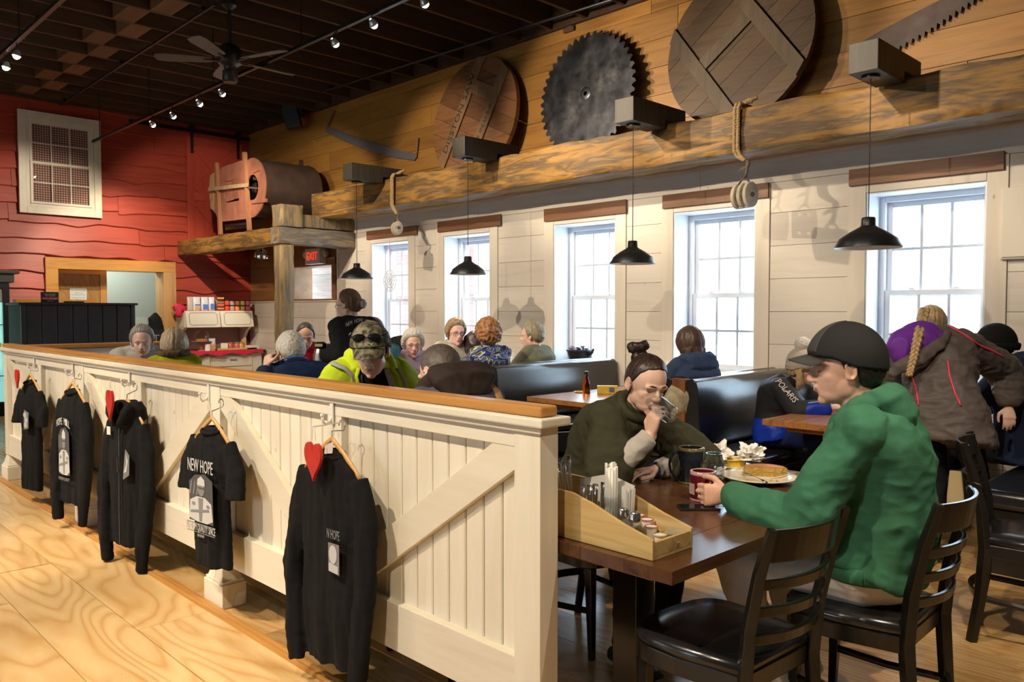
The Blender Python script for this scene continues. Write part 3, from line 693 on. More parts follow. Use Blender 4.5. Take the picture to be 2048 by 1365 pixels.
# ------------------------------------------------------------------ ceiling fan
fc = onz(460,128,3.86); fan = thing('ceiling_fan', 'dark five-bladed ceiling fan', 'fan', tuple(fc))
FANM = plain('fan_bronze', (.03,.022,.018), .4, .4)
MB().lathe([(0,.62),(.07,.62),(.07,.56),(.02,.52),(.018,.20),(.07,.18),(.115,.13),(.125,.06),(.11,0),(.06,-.03),(.055,-.06),(.07,-.07),(.075,-.16),(.06,-.18),(0,-.18)], fc, 32).build('motor', FANM, fan, auto=40)
BLD = wood('fan_blade', [(.10,.075,.055),(.15,.115,.085)], 0, .5, .5, 0, .05)
for k in range(5):
    a = math.radians(20+72*k); R = Matrix.Rotation(a, 3, 'Z') @ Matrix.Rotation(math.radians(12), 3, 'X'); P = []
    for u, v in ((.17,-.045),(.22,-.055),(.60,-.075),(.68,-.06),(.70,0),(.68,.06),(.60,.075),(.22,.055),(.17,.045)): P.append(fc + Vector((0,0,.03)) + R @ Vector((u,v,0)))
    MB().prism(P, R @ Vector((0,0,.008))).build('blade', BLD, fan)
    MB().bar(fc+Vector((0,0,.02))+R@Vector((.08,0,0)), fc+Vector((0,0,.03))+R@Vector((.24,0,0)), .03,.01).build('blade_iron', FANM, fan)
# ------------------------------------------------------------------ loudspeaker in the corner
sp = onz(585,232,CZ-.38); sp = ony(585,235,YB-.36)
t = thing('loudspeaker', 'black loudspeaker hung from the ceiling by the amber wall', 'speaker', tuple(sp))
R = Matrix.Rotation(math.radians(-40),3,'Z') @ Matrix.Rotation(math.radians(14),3,'X')
MB().obox(sp, (.20,.22,.34), R).build('cabinet', plain('black_plastic',(.012,.012,.013),.5), t, bevel=.012)
MB().obox(sp+R@Vector((0,-.115,0)), (.17,.012,.30), R).build('grille', plain('speaker_grille',(.02,.02,.022),.7), t, bevel=.004)
MB().bar(sp+Vector((.1,.12,.0)), sp+Vector((.1,.12,CZ-sp.z)), .05,.03,(0,1,0)).bar(sp, sp+Vector((.1,.12,.05)), .03,.03).build('bracket', BLACKM, t)
# ------------------------------------------------------------------ wooden discs, saw blades on the ledge
def disc(name, c, R, th, tilt, boards, ang, mat, lab):
    """plank disc standing on the ledge beam, leaning on the wall; returns frame"""
    t = thing(name, lab, 'disc', (c.x, c.y, c.z-R))
    u = Vector((1,0,0)); v = Vector((0, math.sin(tilt), math.cos(tilt))); n = u.cross(v)   # n points to the room
    ca, sa = math.cos(ang), math.sin(ang)
    def P(a, b, h=0): return c + u*(a*ca - b*sa) + v*(a*sa + b*ca) + n*h
    w_ = 2*R/boards
    for i in range(boards):
        b0 = -R+w_*i+.0015; b1 = -R+w_*(i+1)-.0015; pts = []
        for k in range(9):
            b = b0+(b1-b0)*k/8; pts.append((math.sqrt(max(R*R-b*b,1e-6)), b))
        pts += [(-a, b) for a, b in reversed(pts)]
        h = random.uniform(0,.003)
        MB().prism([P(a,b,h) for a,b in pts], -n*th).build('plank', mat, t)
    return t, P, n, R
DK = wood('dark_disc_planks', [(.05,.030,.016),(.12,.068,.032),(.075,.045,.024)], 0, .7, .6, .5, .25, tint=.35)
MD = wood('mid_disc_planks', [(.09,.036,.014),(.22,.095,.034),(.14,.058,.024)], 0, .7, .5, .5, .2, tint=.35)
MDB = wood('disc_batten', [(.17,.09,.04),(.27,.15,.07)], 2, .8, .6, .3, .2, tint=.1)
DKB = wood('dark_disc_batten', [(.07,.048,.028),(.13,.088,.052)], 2, .8, .6, .3, .2, tint=.2)
INK = plain('black_stencil', (.03,.02,.015), .8)
def chord(P, n, R, a0, b0, a1, b1, wd, th, mat, t, nm='batten', clip=True):
    d = Vector((a1-a0, b1-b0)); d.normalize(); q = Vector((-d.y, d.x))*wd/2; pts = []
    def edge(s):
        o = Vector((a0,b0))+q*s; B = o.dot(d); Cc = o.dot(o)-R*R; D = B*B-Cc
        if D <= 0: return 0, 0
        return -B-math.sqrt(D), -B+math.sqrt(D)
    L = (Vector((a1,b1))-Vector((a0,b0))).length
    for s in (-1,1):
        lo, hi = edge(s); lo = max(lo, 0); hi = min(hi, L); o = Vector((a0,b0))+q*s
        pts.append((o+d*lo, o+d*hi))
    P4 = [pts[0][0], pts[0][1], pts[1][1], pts[1][0]]
    MB().prism([P(p.x,p.y,.001) for p in P4], n*th).build(nm, mat, t, bevel=.003)
# smaller disc (px 868-1035, 135-340)
random.seed(21)
L_, R_ = ony(868,235,6.42).x, ony(1033,235,6.42).x; r = (R_-L_)/2; c = Vector(((L_+R_)/2, 6.42, ony(950,236,6.42).z))
t, P, n, _ = disc('plank_disc', c, r, .055, .12, 8, math.radians(-25), MD, 'round reddish-brown plank disc with an H-shaped batten frame and stencilled letters')
A_ = math.radians(25)  # battens run up to the right
def rot2(x, y, a): return (x*math.cos(a)-y*math.sin(a), x*math.sin(a)+y*math.cos(a))
for off in (-.33, .33):
    a0 = rot2(off*r, -1.2*r, -math.radians(0)); a1 = rot2(off*r, 1.2*r, 0)
    chord(P, n, r, off*r, -1.0*r, off*r, 1.0*r, .20*r, .022, MDB, t)
chord(P, n, r, -.24*r, .47*r, .24*r, .47*r, .22*r, .020, MDB, t, 'cross_batten')
u_ = (P(0,1)-P(0,0)).normalized(); r_ = (P(1,0)-P(0,0)).normalized()
text_mesh('stencil_lettering', 'DISSTON SAW', INK, t, P(-.33*r+.035*r,-.02*r,.025), u_, -r_, .13*r*1.25, 1.35*r)
text_mesh('stencil_lettering', 'MADE IN U.S.A.', INK, t, P(.33*r+.03*r,-.10*r,.025), u_, -r_, .09*r, .9*r)
# iron strap hangers over the discs
for (xx, yy, lab) in ((962,115,'small iron strap hanger above the smaller plank disc'),(1140,55,'small iron strap hanger above the circular saw blade')):
    p = ony(xx,yy,YB-.03); o = MB().box((p.x-.03,YB-.05,p.z-.02),(p.x+.03,YB-.022,p.z+.34)).box((p.x-.075,YB-.06,p.z-.05),(p.x+.075,YB-.022,p.z+.0)).build('strap_hanger', plain('rusty_iron',(.10,.045,.02),.8), None, bevel=.004); tag(o, lab, 'hanger')
# large disc (px 1327-1637, top cut, to ~228)
L_, R_ = ony(1327,120,6.42).x, ony(1637,120,6.42).x; r = min((R_-L_)/2, (CZ-.02-BZT)/1.97); c = Vector(((L_+R_)/2, 6.44, BZT+r*.97))
t, P, n, _ = disc('plank_disc', c, r, .05, .10, 8, math.radians(38), DK, 'large dark plank disc with two crossing battens, right of the circular saw blade')
chord(P, n, r, -.10*r, -1.0*r, -.10*r, 1.0*r, .17*r, .022, DKB, t) if False else None
for off in (-.55, .38): chord(P, n, r, off*r, -1.0*r, off*r, 1.0*r, .17*r, .024, DKB, t)
chord(P, n, r, -.46*r, .15*r, .30*r, .15*r, .17*r, .022, DKB, t, 'cross_batten')
# circular saw blade (px 1073-1270, 68-296)
STEEL = None
m, b = base_mat('weathered_saw_steel', (.1,.1,.11), .38, .85)
v = coords(m); f = tex_noise(m, v, 3.5, 8, .65, .3); L_c = ramp(m, f, [(.35,(.035,.036,.04)),(.55,(.07,.072,.08)),(.72,(.17,.165,.16))]); nt(m)[1].new(L_c, b.inputs['Base Color'])
rr = ramp(m, tex_noise(m, v, 8, 6), [(.3,(.28,)*3),(.7,(.5,)*3)]); nt(m)[1].new(rr, b.inputs['Roughness']); STEEL = m
L_, R_ = ony(1078,185,6.42).x, ony(1268,185,6.42).x; r = (R_-L_)/2; zc = BZT + r*.93; c = Vector(((L_+R_)/2, 6.45, zc))
t = thing('circular_saw_blade', 'big toothed circular saw blade of dull grey steel standing on the ledge beam', 'saw blade', (c.x, c.y, zc-r))
u = Vector((1,0,0)); v_ = Vector((0, math.sin(.08), math.cos(.08))); nn = u.cross(v_); NT = 44; pts = []
for k in range(NT):
    a = 2*PI*k/NT; da = 2*PI/NT
    for q, s in ((0,1.0),(.30,.985),(.52,.935),(.66,.925),(.80,.945)): aa = a+da*q; pts.append(c + (u*math.cos(aa)+v_*math.sin(aa))*r*s)
vs = []; fs = []; n_ = len(pts); hole = [c+(u*math.cos(2*PI*k/n_)+v_*math.sin(2*PI*k/n_))*r*.035 for k in range(n_)]
vs = [p+nn*.004 for p in pts]+[p+nn*.004 for p in hole]+[p-nn*.004 for p in pts]+[p-nn*.004 for p in hole]
for k in range(n_):
    j = (k+1)%n_; fs += [(k,j,n_+j,n_+k),(2*n_+k,3*n_+k,3*n_+j,2*n_+j),(k,2*n_+k,2*n_+j,j),(n_+k,n_+j,3*n_+j,3*n_+k)]
MB().add(vs, fs).build('blade', STEEL, t)
MB().lathe([(r*.036,.004),(r*.105,.004),(r*.11,.006),(r*.105,.0085),(r*.036,.0085)], c, 40, nn).build('hub_collar', STEEL, t, auto=40)
# hand saws
def saw(name, lab, spine, teeth, yoff, nt_, amp, mat, handle=None):
    """spine and teeth: lists of pixels on the amber wall; teeth edge gets triangular teeth"""
    Sp = [ony(*q, YB-yoff) for q in spine]; Te = [ony(*q, YB-yoff) for q in teeth]
    def samp(Ls, t):
        t = t*(len(Ls)-1); i = min(int(t), len(Ls)-2); return Ls[i].lerp(Ls[i+1], t-i)
    t = thing(name, lab, 'saw', tuple(Sp[0])); vs = []; fs = []
    N_ = nt_*2
    for i in range(N_+1):
        q = i/N_; a = samp(Sp, q); b = samp(Te, q); d = (b-a).normalized()
        if i % 2: b = b + d*amp
        vs += [a, b, a+Vector((0,.004,0)), b+Vector((0,.004,0))]
    for i in range(N_):
        k = 4*i; fs += [(k,k+4,k+5,k+1),(k+2,k+3,k+7,k+6),(k,k+2,k+6,k+4),(k+1,k+5,k+7,k+3)]
    fs += [(0,1,3,2),(4*N_,4*N_+2,4*N_+3,4*N_+1)]
    MB().add(vs, fs).build('blade', mat, t); return t
t = saw('two_man_saw', 'small curved two-man crosscut saw on the amber wall, left of the plank discs', [(652,252),(690,266),(740,284),(790,299),(832,308)], [(650,262),(690,282),(740,301),(790,314),(830,320)], .05, 46, .018, plain('bright_steel',(.32,.32,.34),.35,.7))
for a, b in (((652,258),(669,222)),((832,316),(836,276))):
    A, B = ony(*a,YB-.05), ony(*b,YB-.05); MB().tube([A,B],.014,10).build('handle', LINT, t)
RUST = plain('rusty_saw', (.075,.052,.045), .6, .4, vary=.35, vscale=6)
t = saw('log_saw', 'long rusty brown saw blade hanging diagonally at the upper right', [(1697,100),(1760,62),(1830,25),(1920,-20),(2000,-60)], [(1709,128),(1770,108),(1850,62),(1930,8),(2010,-42)], .06, 26, .045, RUST)
p = ony(1712,124,YB-.06); MB().lathe([(.012,0),(.03,0),(.03,.004),(.012,.004)], p+Vector((0,-.003,0)), 16, (0,-1,0)).build('eyelet', RUST, t)
# ------------------------------------------------------------------ pulleys on ropes
ROPE = plain('hemp_rope', (.42,.28,.13), .8, vary=.3, vscale=60, bmp=.6, bscale=180)
IRON = plain('worn_iron', (.13,.095,.07), .65, .3, vary=.25, vscale=20)
BLKW = plain('weathered_pulley', (.42,.36,.27), .7, vary=.22, vscale=10, bmp=.3, bscale=40)
def twist(m, pts, r, turns=26, n=3):
    P = []; N_ = len(pts)
    for s in range(n):
        path = []
        for i in range(160):
            q = i/159*(N_-1); k = min(int(q), N_-2); p = Vector(pts[k]).lerp(Vector(pts[k+1]), q-k); d = (Vector(pts[k+1])-Vector(pts[k])).normalized(); u = d.orthogonal().normalized() if abs(d.y) > .99 else (Vector((0,1,0))-d*d.y).normalized(); l = d.cross(u)
            a = turns*2*PI*i/159 + 2*PI*s/n; path.append(p + (u*math.cos(a)+l*math.sin(a))*r*.55)
        m.tube(path, r*.6, 6)
def pulley(cx, ytop, yhook, y0, y1, w2, lab, sheaves=2):
    Y = BY0-.045; C0 = ony(cx, (y0+y1)/2, Y); dep = (C0-CAM).dot(FW); s = dep/FPX; H = (y1-y0)*s/2; 
    t = thing('rope_pulley', lab, 'pulley', (C0.x, Y, C0.z-H)); W = w2*s
    xr = ony(cx-14*(1 if w2>30 else .6), ytop, Y).x; zt = BZT+.015
    m = MB()
    for o in (-.016,.016): twist(m, [(xr+o,BY0+.25,zt+.02),(xr+o,BY0-.005,zt+.022),(xr+o,Y+.012,zt-.02),(xr+o,Y+.008,BZB+.02),(xr+o+.02,Y+.02,BZB-.03),(C0.x+.0+o*.3,Y+.02,ony(cx,yhook,Y).z)], .0155)
    m.build('rope', ROPE, t, smooth=True)
    m = MB(); twist(m, [(xr+.03,BY0+.02,zt+.03),(xr+.07,BY0+.05,zt+.055),(xr+.10,BY0+.03,zt+.03),(xr+.06,BY0,zt+.025),(xr+.13,BY0+.06,zt+.06)], .014, 8); m.build('knot', ROPE, t, smooth=True)
    zh = ony(cx,yhook,Y).z; top = C0.z+H; hk = []
    for i in range(20):
        a = math.radians(-150+i*15.5); hk.append(Vector((C0.x+.035*math.cos(a)+.0, Y+.02, zh-.03+.035*math.sin(a))))
    hk = [Vector((C0.x-.055,Y+.02,zh-.085))]+hk[3:14]+[Vector((C0.x+.02,Y+.02,zh-.10)), Vector((C0.x,Y+.02,top+.03))]
    MB().tube(hk, [.006]+[.013]*(len(hk)-2)+[.015], 10).build('hook', IRON, t, smooth=True)
    MB().tube([(C0.x-W*.32,Y+.02,top-.02),(C0.x-W*.12,Y+.02,top+.03),(C0.x+W*.12,Y+.02,top+.03),(C0.x+W*.32,Y+.02,top-.02)], .008, 8).build('strap', IRON, t, smooth=True)
    rot = Matrix.Rotation(math.radians(-16),3,'Z'); axv = rot @ Vector((1,0,0)); th = W*.24; st = W*.14
    cc = C0+Vector((0,.02,0))
    for i in range(sheaves+1):
        c_ = cc + axv*(-W/2 + i*(th+st)); e = MB(); pr = [(0,0),(H*.62,0),(H*.70,.006),(H*.70,th-.006),(H*.62,th),(0,th)]
        e.lathe(pr, c_, 28, axv)
        for q in range(len(e.v)): e.v[q].z = cc.z + (e.v[q].z-cc.z)*1.38
        e.build('cheek', BLKW, t, auto=40)
    for i in range(sheaves): MB().lathe([(0,0),(H*.6,0),(H*.5,st/2),(H*.6,st),(0,st)], cc+axv*(-W/2+th+i*(th+st)), 24, axv).build('sheave', IRON, t, auto=40)
    for sg in (-1,1):
        e = MB(); e.box((-W/2+.002,-.012,-.012),(W/2-.002,.012,.012))
        e.v = [cc+rot@Vector((v.x,v.y,v.z+sg*H*.86)) for v in e.v]; e.build('end_block', BLKW, t, bevel=.004)
    MB().lathe([(0,0),(.02,0),(.02,.006),(0,.006)], cc+axv*(W/2), 16, axv).build('axle_pin', IRON, t)
pulley(1486, 212, 320, 365, 417, 44, 'double wooden pulley block hanging from the beam on a hemp rope, at the fourth window', 2)
pulley(791, 358, 428, 443, 470, 22, 'small wooden pulley block hanging from the beam by the leftmost window', 2)
# ------------------------------------------------------------------ fanning mill on the loft
def loftp(x, y, Y): return ony(x, y, Y)
PINK = plain('faded_red_paint', (.33,.125,.075), .65, vary=.22, vscale=7, bmp=.1)
PINKE = plain('bare_weathered_edge', (.42,.29,.15), .7, vary=.2, vscale=14)
RDK = plain('old_brown_boards', (.05,.027,.019), .7, vary=.3, vscale=6)
MY = PYL+.08; Y2 = YB-.30
t = thing('fanning_mill', 'antique wooden grain fanning mill with faded red side panels, on the loft', 'machine', tuple(Vector((ony(480,460,MY).x, MY+.4, pz1))))
c = ony(503,376,MY); rw = abs(ony(533,376,MY).x-c.x); 
# fan drum: side ring with an opening, and the round housing behind
ring = MB(); ro = ony(503,316,MY).z-c.z; ri = ony(503,350,MY).z-c.z
pts_o = [c+Vector((math.cos(a)*ro*.98,0,math.sin(a)*ro)) for a in [2*PI*k/40 for k in range(40)]]; pts_i = [c+Vector((.02+math.cos(a)*ri,0,math.sin(a)*ri)) for a in [2*PI*k/40 for k in range(40)]]
vs = pts_o+pts_i+[p+Vector((0,.02,0)) for p in pts_o+pts_i]; fs = []
for k in range(40): j = (k+1)%40; fs += [(k,j,40+j,40+k),(80+k,120+k,120+j,80+j),(k,80+k,80+j,j),(40+k,40+j,120+j,120+k)]
ring.add(vs, fs).build('fan_side', PINK, t)
MB().lathe([(ro*.97,0),(ro*.97,Y2-MY-.02),(ro*.94,Y2-MY-.02),(ro*.94,0)], c+Vector((0,.02,0)), 40, (0,1,0)).build('drum', RDK, t, auto=40)
for k in range(4):
    a = PI/4*(k*2)+.3; q = Vector((math.cos(a),0,math.sin(a))); MB().obox(c+q*ro*.42+Vector((0,(Y2-MY)/2,0)), (.10*1,Y2-MY-.1,.012), Matrix.Rotation(-a,3,'Y')).build('fan_paddle', RDK, t)
MB().cyl(c+Vector((0,-.05,0)), .014, Y2-MY+.1, 12, (0,1,0)).build('axle', IRON, t)
side = [(446,333),(512,316),(506,452),(446,442),(437,428),(424,418),(419,405),(418,350),(428,340)]
up = [ony(*q,MY+.012) for q in [(420,352),(446,334),(492,318),(494,356),(450,363),(448,395),(453,406),(490,399),(494,438),(440,444),(432,428),(422,418)]]
MB().prism(up, (0,.022,0)).build('side_panel', PINK, t)
MB().prism([ony(*q,MY+.006) for q in [(420,352),(427,346),(428,372),(427,420),(421,418),(418,376)]], (0,.012,0)).build('worn_edge', PINKE, t)
MB().prism([ony(*q,MY+.002) for q in [(463,358),(482,356),(483,395),(466,399)]], (0,.03,0)).build('inspection_door', plain('brown_red_paint',(.25,.09,.05),.65,vary=.15), t)
MB().prism([ony(*q,MY+.004) for q in [(447,365),(463,362),(466,400),(452,404)]], (0,.02,0)).build('side_slat', PINK, t)
MB().prism([ony(*q,MY+.20) for q in [(422,352),(446,334),(512,318),(510,440),(440,444),(424,418)]], (0,.02,0)).build('inner_panel', RDK, t)
MB().prism([ony(*q,Y2) for q in [(438,362),(456,346),(500,335),(505,440),(450,436),(440,415)]], (0,.022,0)).build('far_side_panel', RDK, t)
MB().prism([ony(*q,MY+.03) for q in [(446,333),(500,318),(500,321),(446,336)]], (0,Y2-MY-.03,0)).build('top_board', RDK, t)
for (a, b, w_) in (((433,326),(441,466),.045),((489,305),(499,458),.045)):
    A, B = ony(*a,MY-.02), ony(*b,MY-.02); B.z = pz1+.012; MB().bar(A,B,.05,.055,(0,1,0)).build('leg', wood('mill_leg', [(.24,.10,.045),(.36,.17,.08)], 2,.8,.6,0,.1), t)
    A2, B2 = A+Vector((0,Y2-MY,0)), B+Vector((0,Y2-MY,0)); MB().bar(A2,B2,.05,.05,(0,1,0)).build('leg', RDK, t)
A, B = ony(417,379,MY-.05), ony(496,370,MY-.05); MB().bar(A,B,.012,.055,(0,0,1)).build('crank_arm', PINKE, t)
A, B = ony(505,404,MY-.01), ony(533,401,MY-.01); MB().bar(A,B,.03,.05).build('slat', PINK, t)
A, B = ony(507,345,MY-.01), ony(519,339,MY-.01); MB().bar(A,B,.02,.03).build('slat', PINK, t)
MB().bar(ony(450,452,MY+.15), ony(500,446,MY+.15), .03, .04).build('sieve_rail', RDK, t)
MB().bar(ony(452,458,MY+.3), ony(505,452,MY+.3), .03, .04).build('sieve_rail', MDB, t)
# ------------------------------------------------------------------ exit sign, heat lamp
e = ony(624,513,YB-.16); t = thing('exit_sign', 'white illuminated exit sign with red letters above the porch opening', 'sign', tuple(e+Vector((0,.13,-.14))))
W_ = ony(640,513,YB-.16).x-ony(611,513,YB-.16).x; hh = ony(624,493,YB-.16).z-ony(624,524,YB-.16).z
EX = plain('sign_white', (.55,.50,.44), .5)
MB().box((e.x-W_/2,e.y,e.z-hh/2),(e.x+W_/2,YB-.022,e.z+hh/2)).build('housing', EX, t, bevel=.006)
text_mesh('letters', 'EXIT', emis('exit_red', (1,.03,.01), 1.5), t, (e.x+W_*.0,e.y-.003,e.z-hh*.22), (1,0,0), (0,0,1), hh*.72, W_*.74)
for sx in (-1,1):
    q = e+Vector((sx*(W_/2+.07),.05,.03)); MB().lathe([(0,.06),(.035,.055),(.055,0),(.05,-.01),(0,-.012)], q, 20, (0.2*sx,1,.25)).build('emergency_lamp', EX, t, smooth=True)
    MB().bar(q+Vector((0,.03,0)), e+Vector((sx*W_*.45,.06,0)), .015,.015).build('lamp_arm', EX, t)
h = ony(523,500,PYL+.35); h = px(523,506,(h-CAM).dot(FW)); t = thing('heat_lamp', 'chrome dome heat lamp under the loft beam', 'lamp', tuple(h))
ax = Vector((.35,-.1,.9)).normalized()
CHR = plain('chrome', (.7,.68,.66), .12, 1)
MB().lathe([(.105,-.06),(.10,-.02),(.08,.02),(.045,.05),(.02,.06),(.015,.10)], h, 32, ax).build('dome', CHR, t, smooth=True)
MB().ell(h-ax*.02,(.04,.04,.05)).build('bulb', plain('red_bulb',(.5,.06,.05),.2), t, smooth=True)
MB().tube([h+ax*.1, h+Vector((0,0,.14)), Vector((h.x,h.y,pz0+.1))], .006, 8).build('cord', CORD, t)
# snowflake ornament at window 1
s = ony(780,562,YW-.06); t = thing('snowflake_ornament', 'white lace snowflake ornament hanging on a pink ribbon in the leftmost window', 'ornament', tuple(s))
dep = (s-CAM).dot(FW); R = 21*dep/FPX; WH = plain('white_lace', (.75,.72,.66), .6); m = MB()
for rr, k in ((1,40),(.66,30),(.34,20)): m.tube([s+Vector((math.cos(2*PI*i/k)*R*rr,0,math.sin(2*PI*i/k)*R*rr)) for i in range(k+1)], .006, 6, cap=False)
for j in range(12):
    a = 2*PI*j/12
    for q0, q1 in ((.34,.66),(.66,1)):
        for sg in (-.16,.16): m.tube([s+Vector((math.cos(a)*R*q0,0,math.sin(a)*R*q0)), s+Vector((math.cos(a+sg)*R*q1,0,math.sin(a+sg)*R*q1))], .0045, 5)
    m.tube([s+Vector((math.cos(a+q)*R*.83+math.cos(q*8)*0,0,math.sin(a+q)*R*.83)) for q in (0,.05,.1)], .005, 5)
for j in range(6): a = PI*j/6; m.tube([s+Vector((math.cos(a)*R*.34,0,math.sin(a)*R*.34)), s-Vector((math.cos(a)*R*.34,0,math.sin(a)*R*.34))], .0045, 5)
m.build('lace', WH, t); MB().bar(s+Vector((0,0,R)), Vector((s.x,s.y,WZ1+.02)), .008,.002,(0,1,0)).build('ribbon', plain('pink_ribbon',(.75,.2,.65),.5), t)
# ------------------------------------------------------------------ half wall with the shirts
PY0, PY1 = 1.715, 1.785; PXE = -1.640; PXC = -8.05; ZR0, ZR1, ZT0, ZT = .2125, .385, 1.035, 1.105
hw = thing('half_wall', 'cream half wall of beadboard with diagonal braces and an amber cap rail', 'partition', (-4.8, 1.75, 0))
def post_base(x, y, parent):
    MB().box((x-.105,y-.062,0),(x+.105,y+.062,.115)).build('post_base', CREAMV, parent, bevel=.004)
    w0, w1 = .085, .042; MB().box((x-.095,y-.055,.1155),(x+.095,y+.055,.13)).add(
        [(x-w0,y-.05,.13),(x+w0,y-.05,.13),(x+w0,y+.05,.13),(x-w0,y+.05,.13),(x-w1,y-.034,.21),(x+w1,y-.034,.21),(x+w1,y+.034,.21),(x-w1,y+.034,.21)],
        [(0,3,2,1),(4,5,6,7),(0,1,5,4),(1,2,6,5),(2,3,7,6),(3,0,4,7)]).build('post_base_cap', CREAMV, parent, bevel=.003)
posts = [PXE-.055, -3.85, -5.94, PXC+.055]
for i, x in enumerate(posts):
    MB().box((x-.055,PY0-.004,ZR0-.002),(x+.055,PY1+.004,ZT)).build('post', CREAMV, hw, bevel=.002)
    if i: post_base(x, 1.75, hw)
    else: MB().box((x-.055,PY0-.004,0),(x+.055,PY1+.004,ZR0-.003)).build('post_foot', CREAMV, hw)
for i in range(3):
    xr, xl = posts[i]-.0555, posts[i+1]+.0555; xm_ = (xr+xl)/2
    MB().box((xl,PY0,ZT0),(xr,PY1,ZT)).build('top_rail', CREAM, hw, bevel=.002)
    MB().box((xl,PY0,ZR0),(xr,PY1,ZR1)).build('bottom_rail', CREAM, hw, bevel=.002)
    MB().box((xm_-.05,PY0+.001,ZR1),(xm_+.05,PY1,ZT0)).build('centre_stile', CREAMV, hw, bevel=.002)
    for a, b, sg in ((xl, xm_-.05, 1), (xm_+.05, xr, -1)):
        n = int((b-a)/.085); wd = (b-a)/n
        for k in range(n): MB().box((a+wd*k+.0025,PY0+.030,ZR1-.01),(a+wd*(k+1)-.0025,PY0+.045,ZT0+.01)).build('beadboard_plank', CREAMV, hw, bevel=.004, seg=1)
        MB().box((a,PY0+.046,ZR1-.01),(b,PY0+.05,ZT0+.01)).build('backing', CREAMV, hw)
        # brace from the upper outer corner to the foot of the centre stile
        if sg > 0: P0, P1 = Vector((a,0,ZT0)), Vector((b,0,ZR1))
        else: P0, P1 = Vector((b,0,ZT0)), Vector((a,0,ZR1))
        d = (P1-P0).normalized(); q = Vector((-d.z,0,d.x)); wdt = .115
        # clip the brace polygon to the panel
        poly = [P0+q*wdt/2-d*.2, P0-q*wdt/2-d*.2, P1-q*wdt/2+d*.2, P1+q*wdt/2+d*.2]
        def clip(poly, ax, v, keep_gt):
            out = []
            for k in range(len(poly)):
                A, B = poly[k], poly[(k+1)%len(poly)]; ia = (A[ax] > v) == keep_gt; ib = (B[ax] > v) == keep_gt
                if ia: out.append(A)
                if ia != ib: out.append(A.lerp(B, (v-A[ax])/(B[ax]-A[ax])))
            return out
        for ax, v, g in ((0,a,True),(0,b,False),(2,ZR1,True),(2,ZT0,False)): poly = clip(poly, ax, v, g)
        if len(poly) > 2: MB().prism([Vector((p.x,PY0+.002,p.z)) for p in poly], (0,.027,0)).build('brace', wood('cream_brace', [(.74,.66,.50),(.83,.77,.63)], 0, .5, .5, .4, .05, tint=.05), hw, bevel=.002)
MB().box((PXC-.03,PY0-.03,ZT+.001),(PXE+.03,PY1+.03,ZT+.028)).box((PXC-.015,PY0-.015,ZT-.02),(PXE+.012,PY0-.004,ZT+.001)).build('ledge_moulding', CREAM, hw, bevel=.006)
MB().box((PXC-.02,PY0-.008,ZT+.029),(PXE+.006,PY1-.002,ZT+.062)).build('cap_rail', HONEY, hw, bevel=.010, seg=3)
# return of the half wall across the far end
h2 = thing('half_wall', 'white board half wall with an amber cap, closing the far end of the dining area', 'partition', (PXC, 3.0, 0))
ZW = ZT-.0
z = .2
while z < ZW-.01: MB().box((PXC+.01,PY1+.005,z+.001),(PXC+.05,2.98,min(z+.20,ZW)-.001)).build('board', PALEW if 'PALEW' in globals() else wood('pale_boards', [(.80,.79,.77),(.86,.85,.83)], 1, .5, .5, 0, .03, tint=.04), h2, bevel=.002, seg=1); z += .2
MB().box((PXC-.02,PY1+.005,.2),(PXC+.009,2.98,ZW)).build('backing', CREAMV, h2)
MB().box((PXC-.03,PY1+.012,ZW+.001),(PXC+.07,3.03,ZW+.045)).build('cap_rail', HONEYY, h2, bevel=.01)
for yy in (2.9,): MB().box((PXC-.04,yy-.06,0),(PXC+.06,yy+.06,.199)).build('post_base', CREAMV, h2)
# ------------------------------------------------------------------ hooks, hearts, hangers, garments
HKW = plain('white_enamel_hook', (.8,.79,.75), .35)
HRED = plain('red_painted_heart', (.55,.03,.02), .45, vary=.12, vscale=12)
HANG = wood('varnished_hanger', [(.62,.32,.10),(.74,.42,.16)], 0, 1, .3, 0, .0, tint=.05)
CLOTHB = plain('black_cotton', (.0065,.0065,.0075), .9, .0, .25, bmp=.25, bscale=700)
PRW = plain('white_print', (.55,.55,.54), .8); PRG = plain('grey_print', (.22,.22,.215), .8); PRD = plain('dark_grey_print', (.07,.07,.07), .8)
def hook(x, lab):
    t = thing('coat_hook', lab, 'hook', (x, PY0-.004, 1.03), group='white hooks on the half wall')
    MB().box((x-.012,PY0-.012,1.0),(x+.012,PY0-.004,1.085)).build('plate', HKW, t, bevel=.004)
    for z0, L in ((1.03,.022),):
        MB().tube([(x,PY0-.01,z0),(x,PY0-.02,z0-.02),(x,PY0-.025-L*.5,z0-.028),(x,PY0-.025-L,z0-.015),(x,PY0-.03-L,z0+.008)], [.006,.005,.005,.005,.006], 8).ell((x,PY0-.03-L,z0+.01), .008).build('prong', HKW, t, smooth=True)
GARM = {}
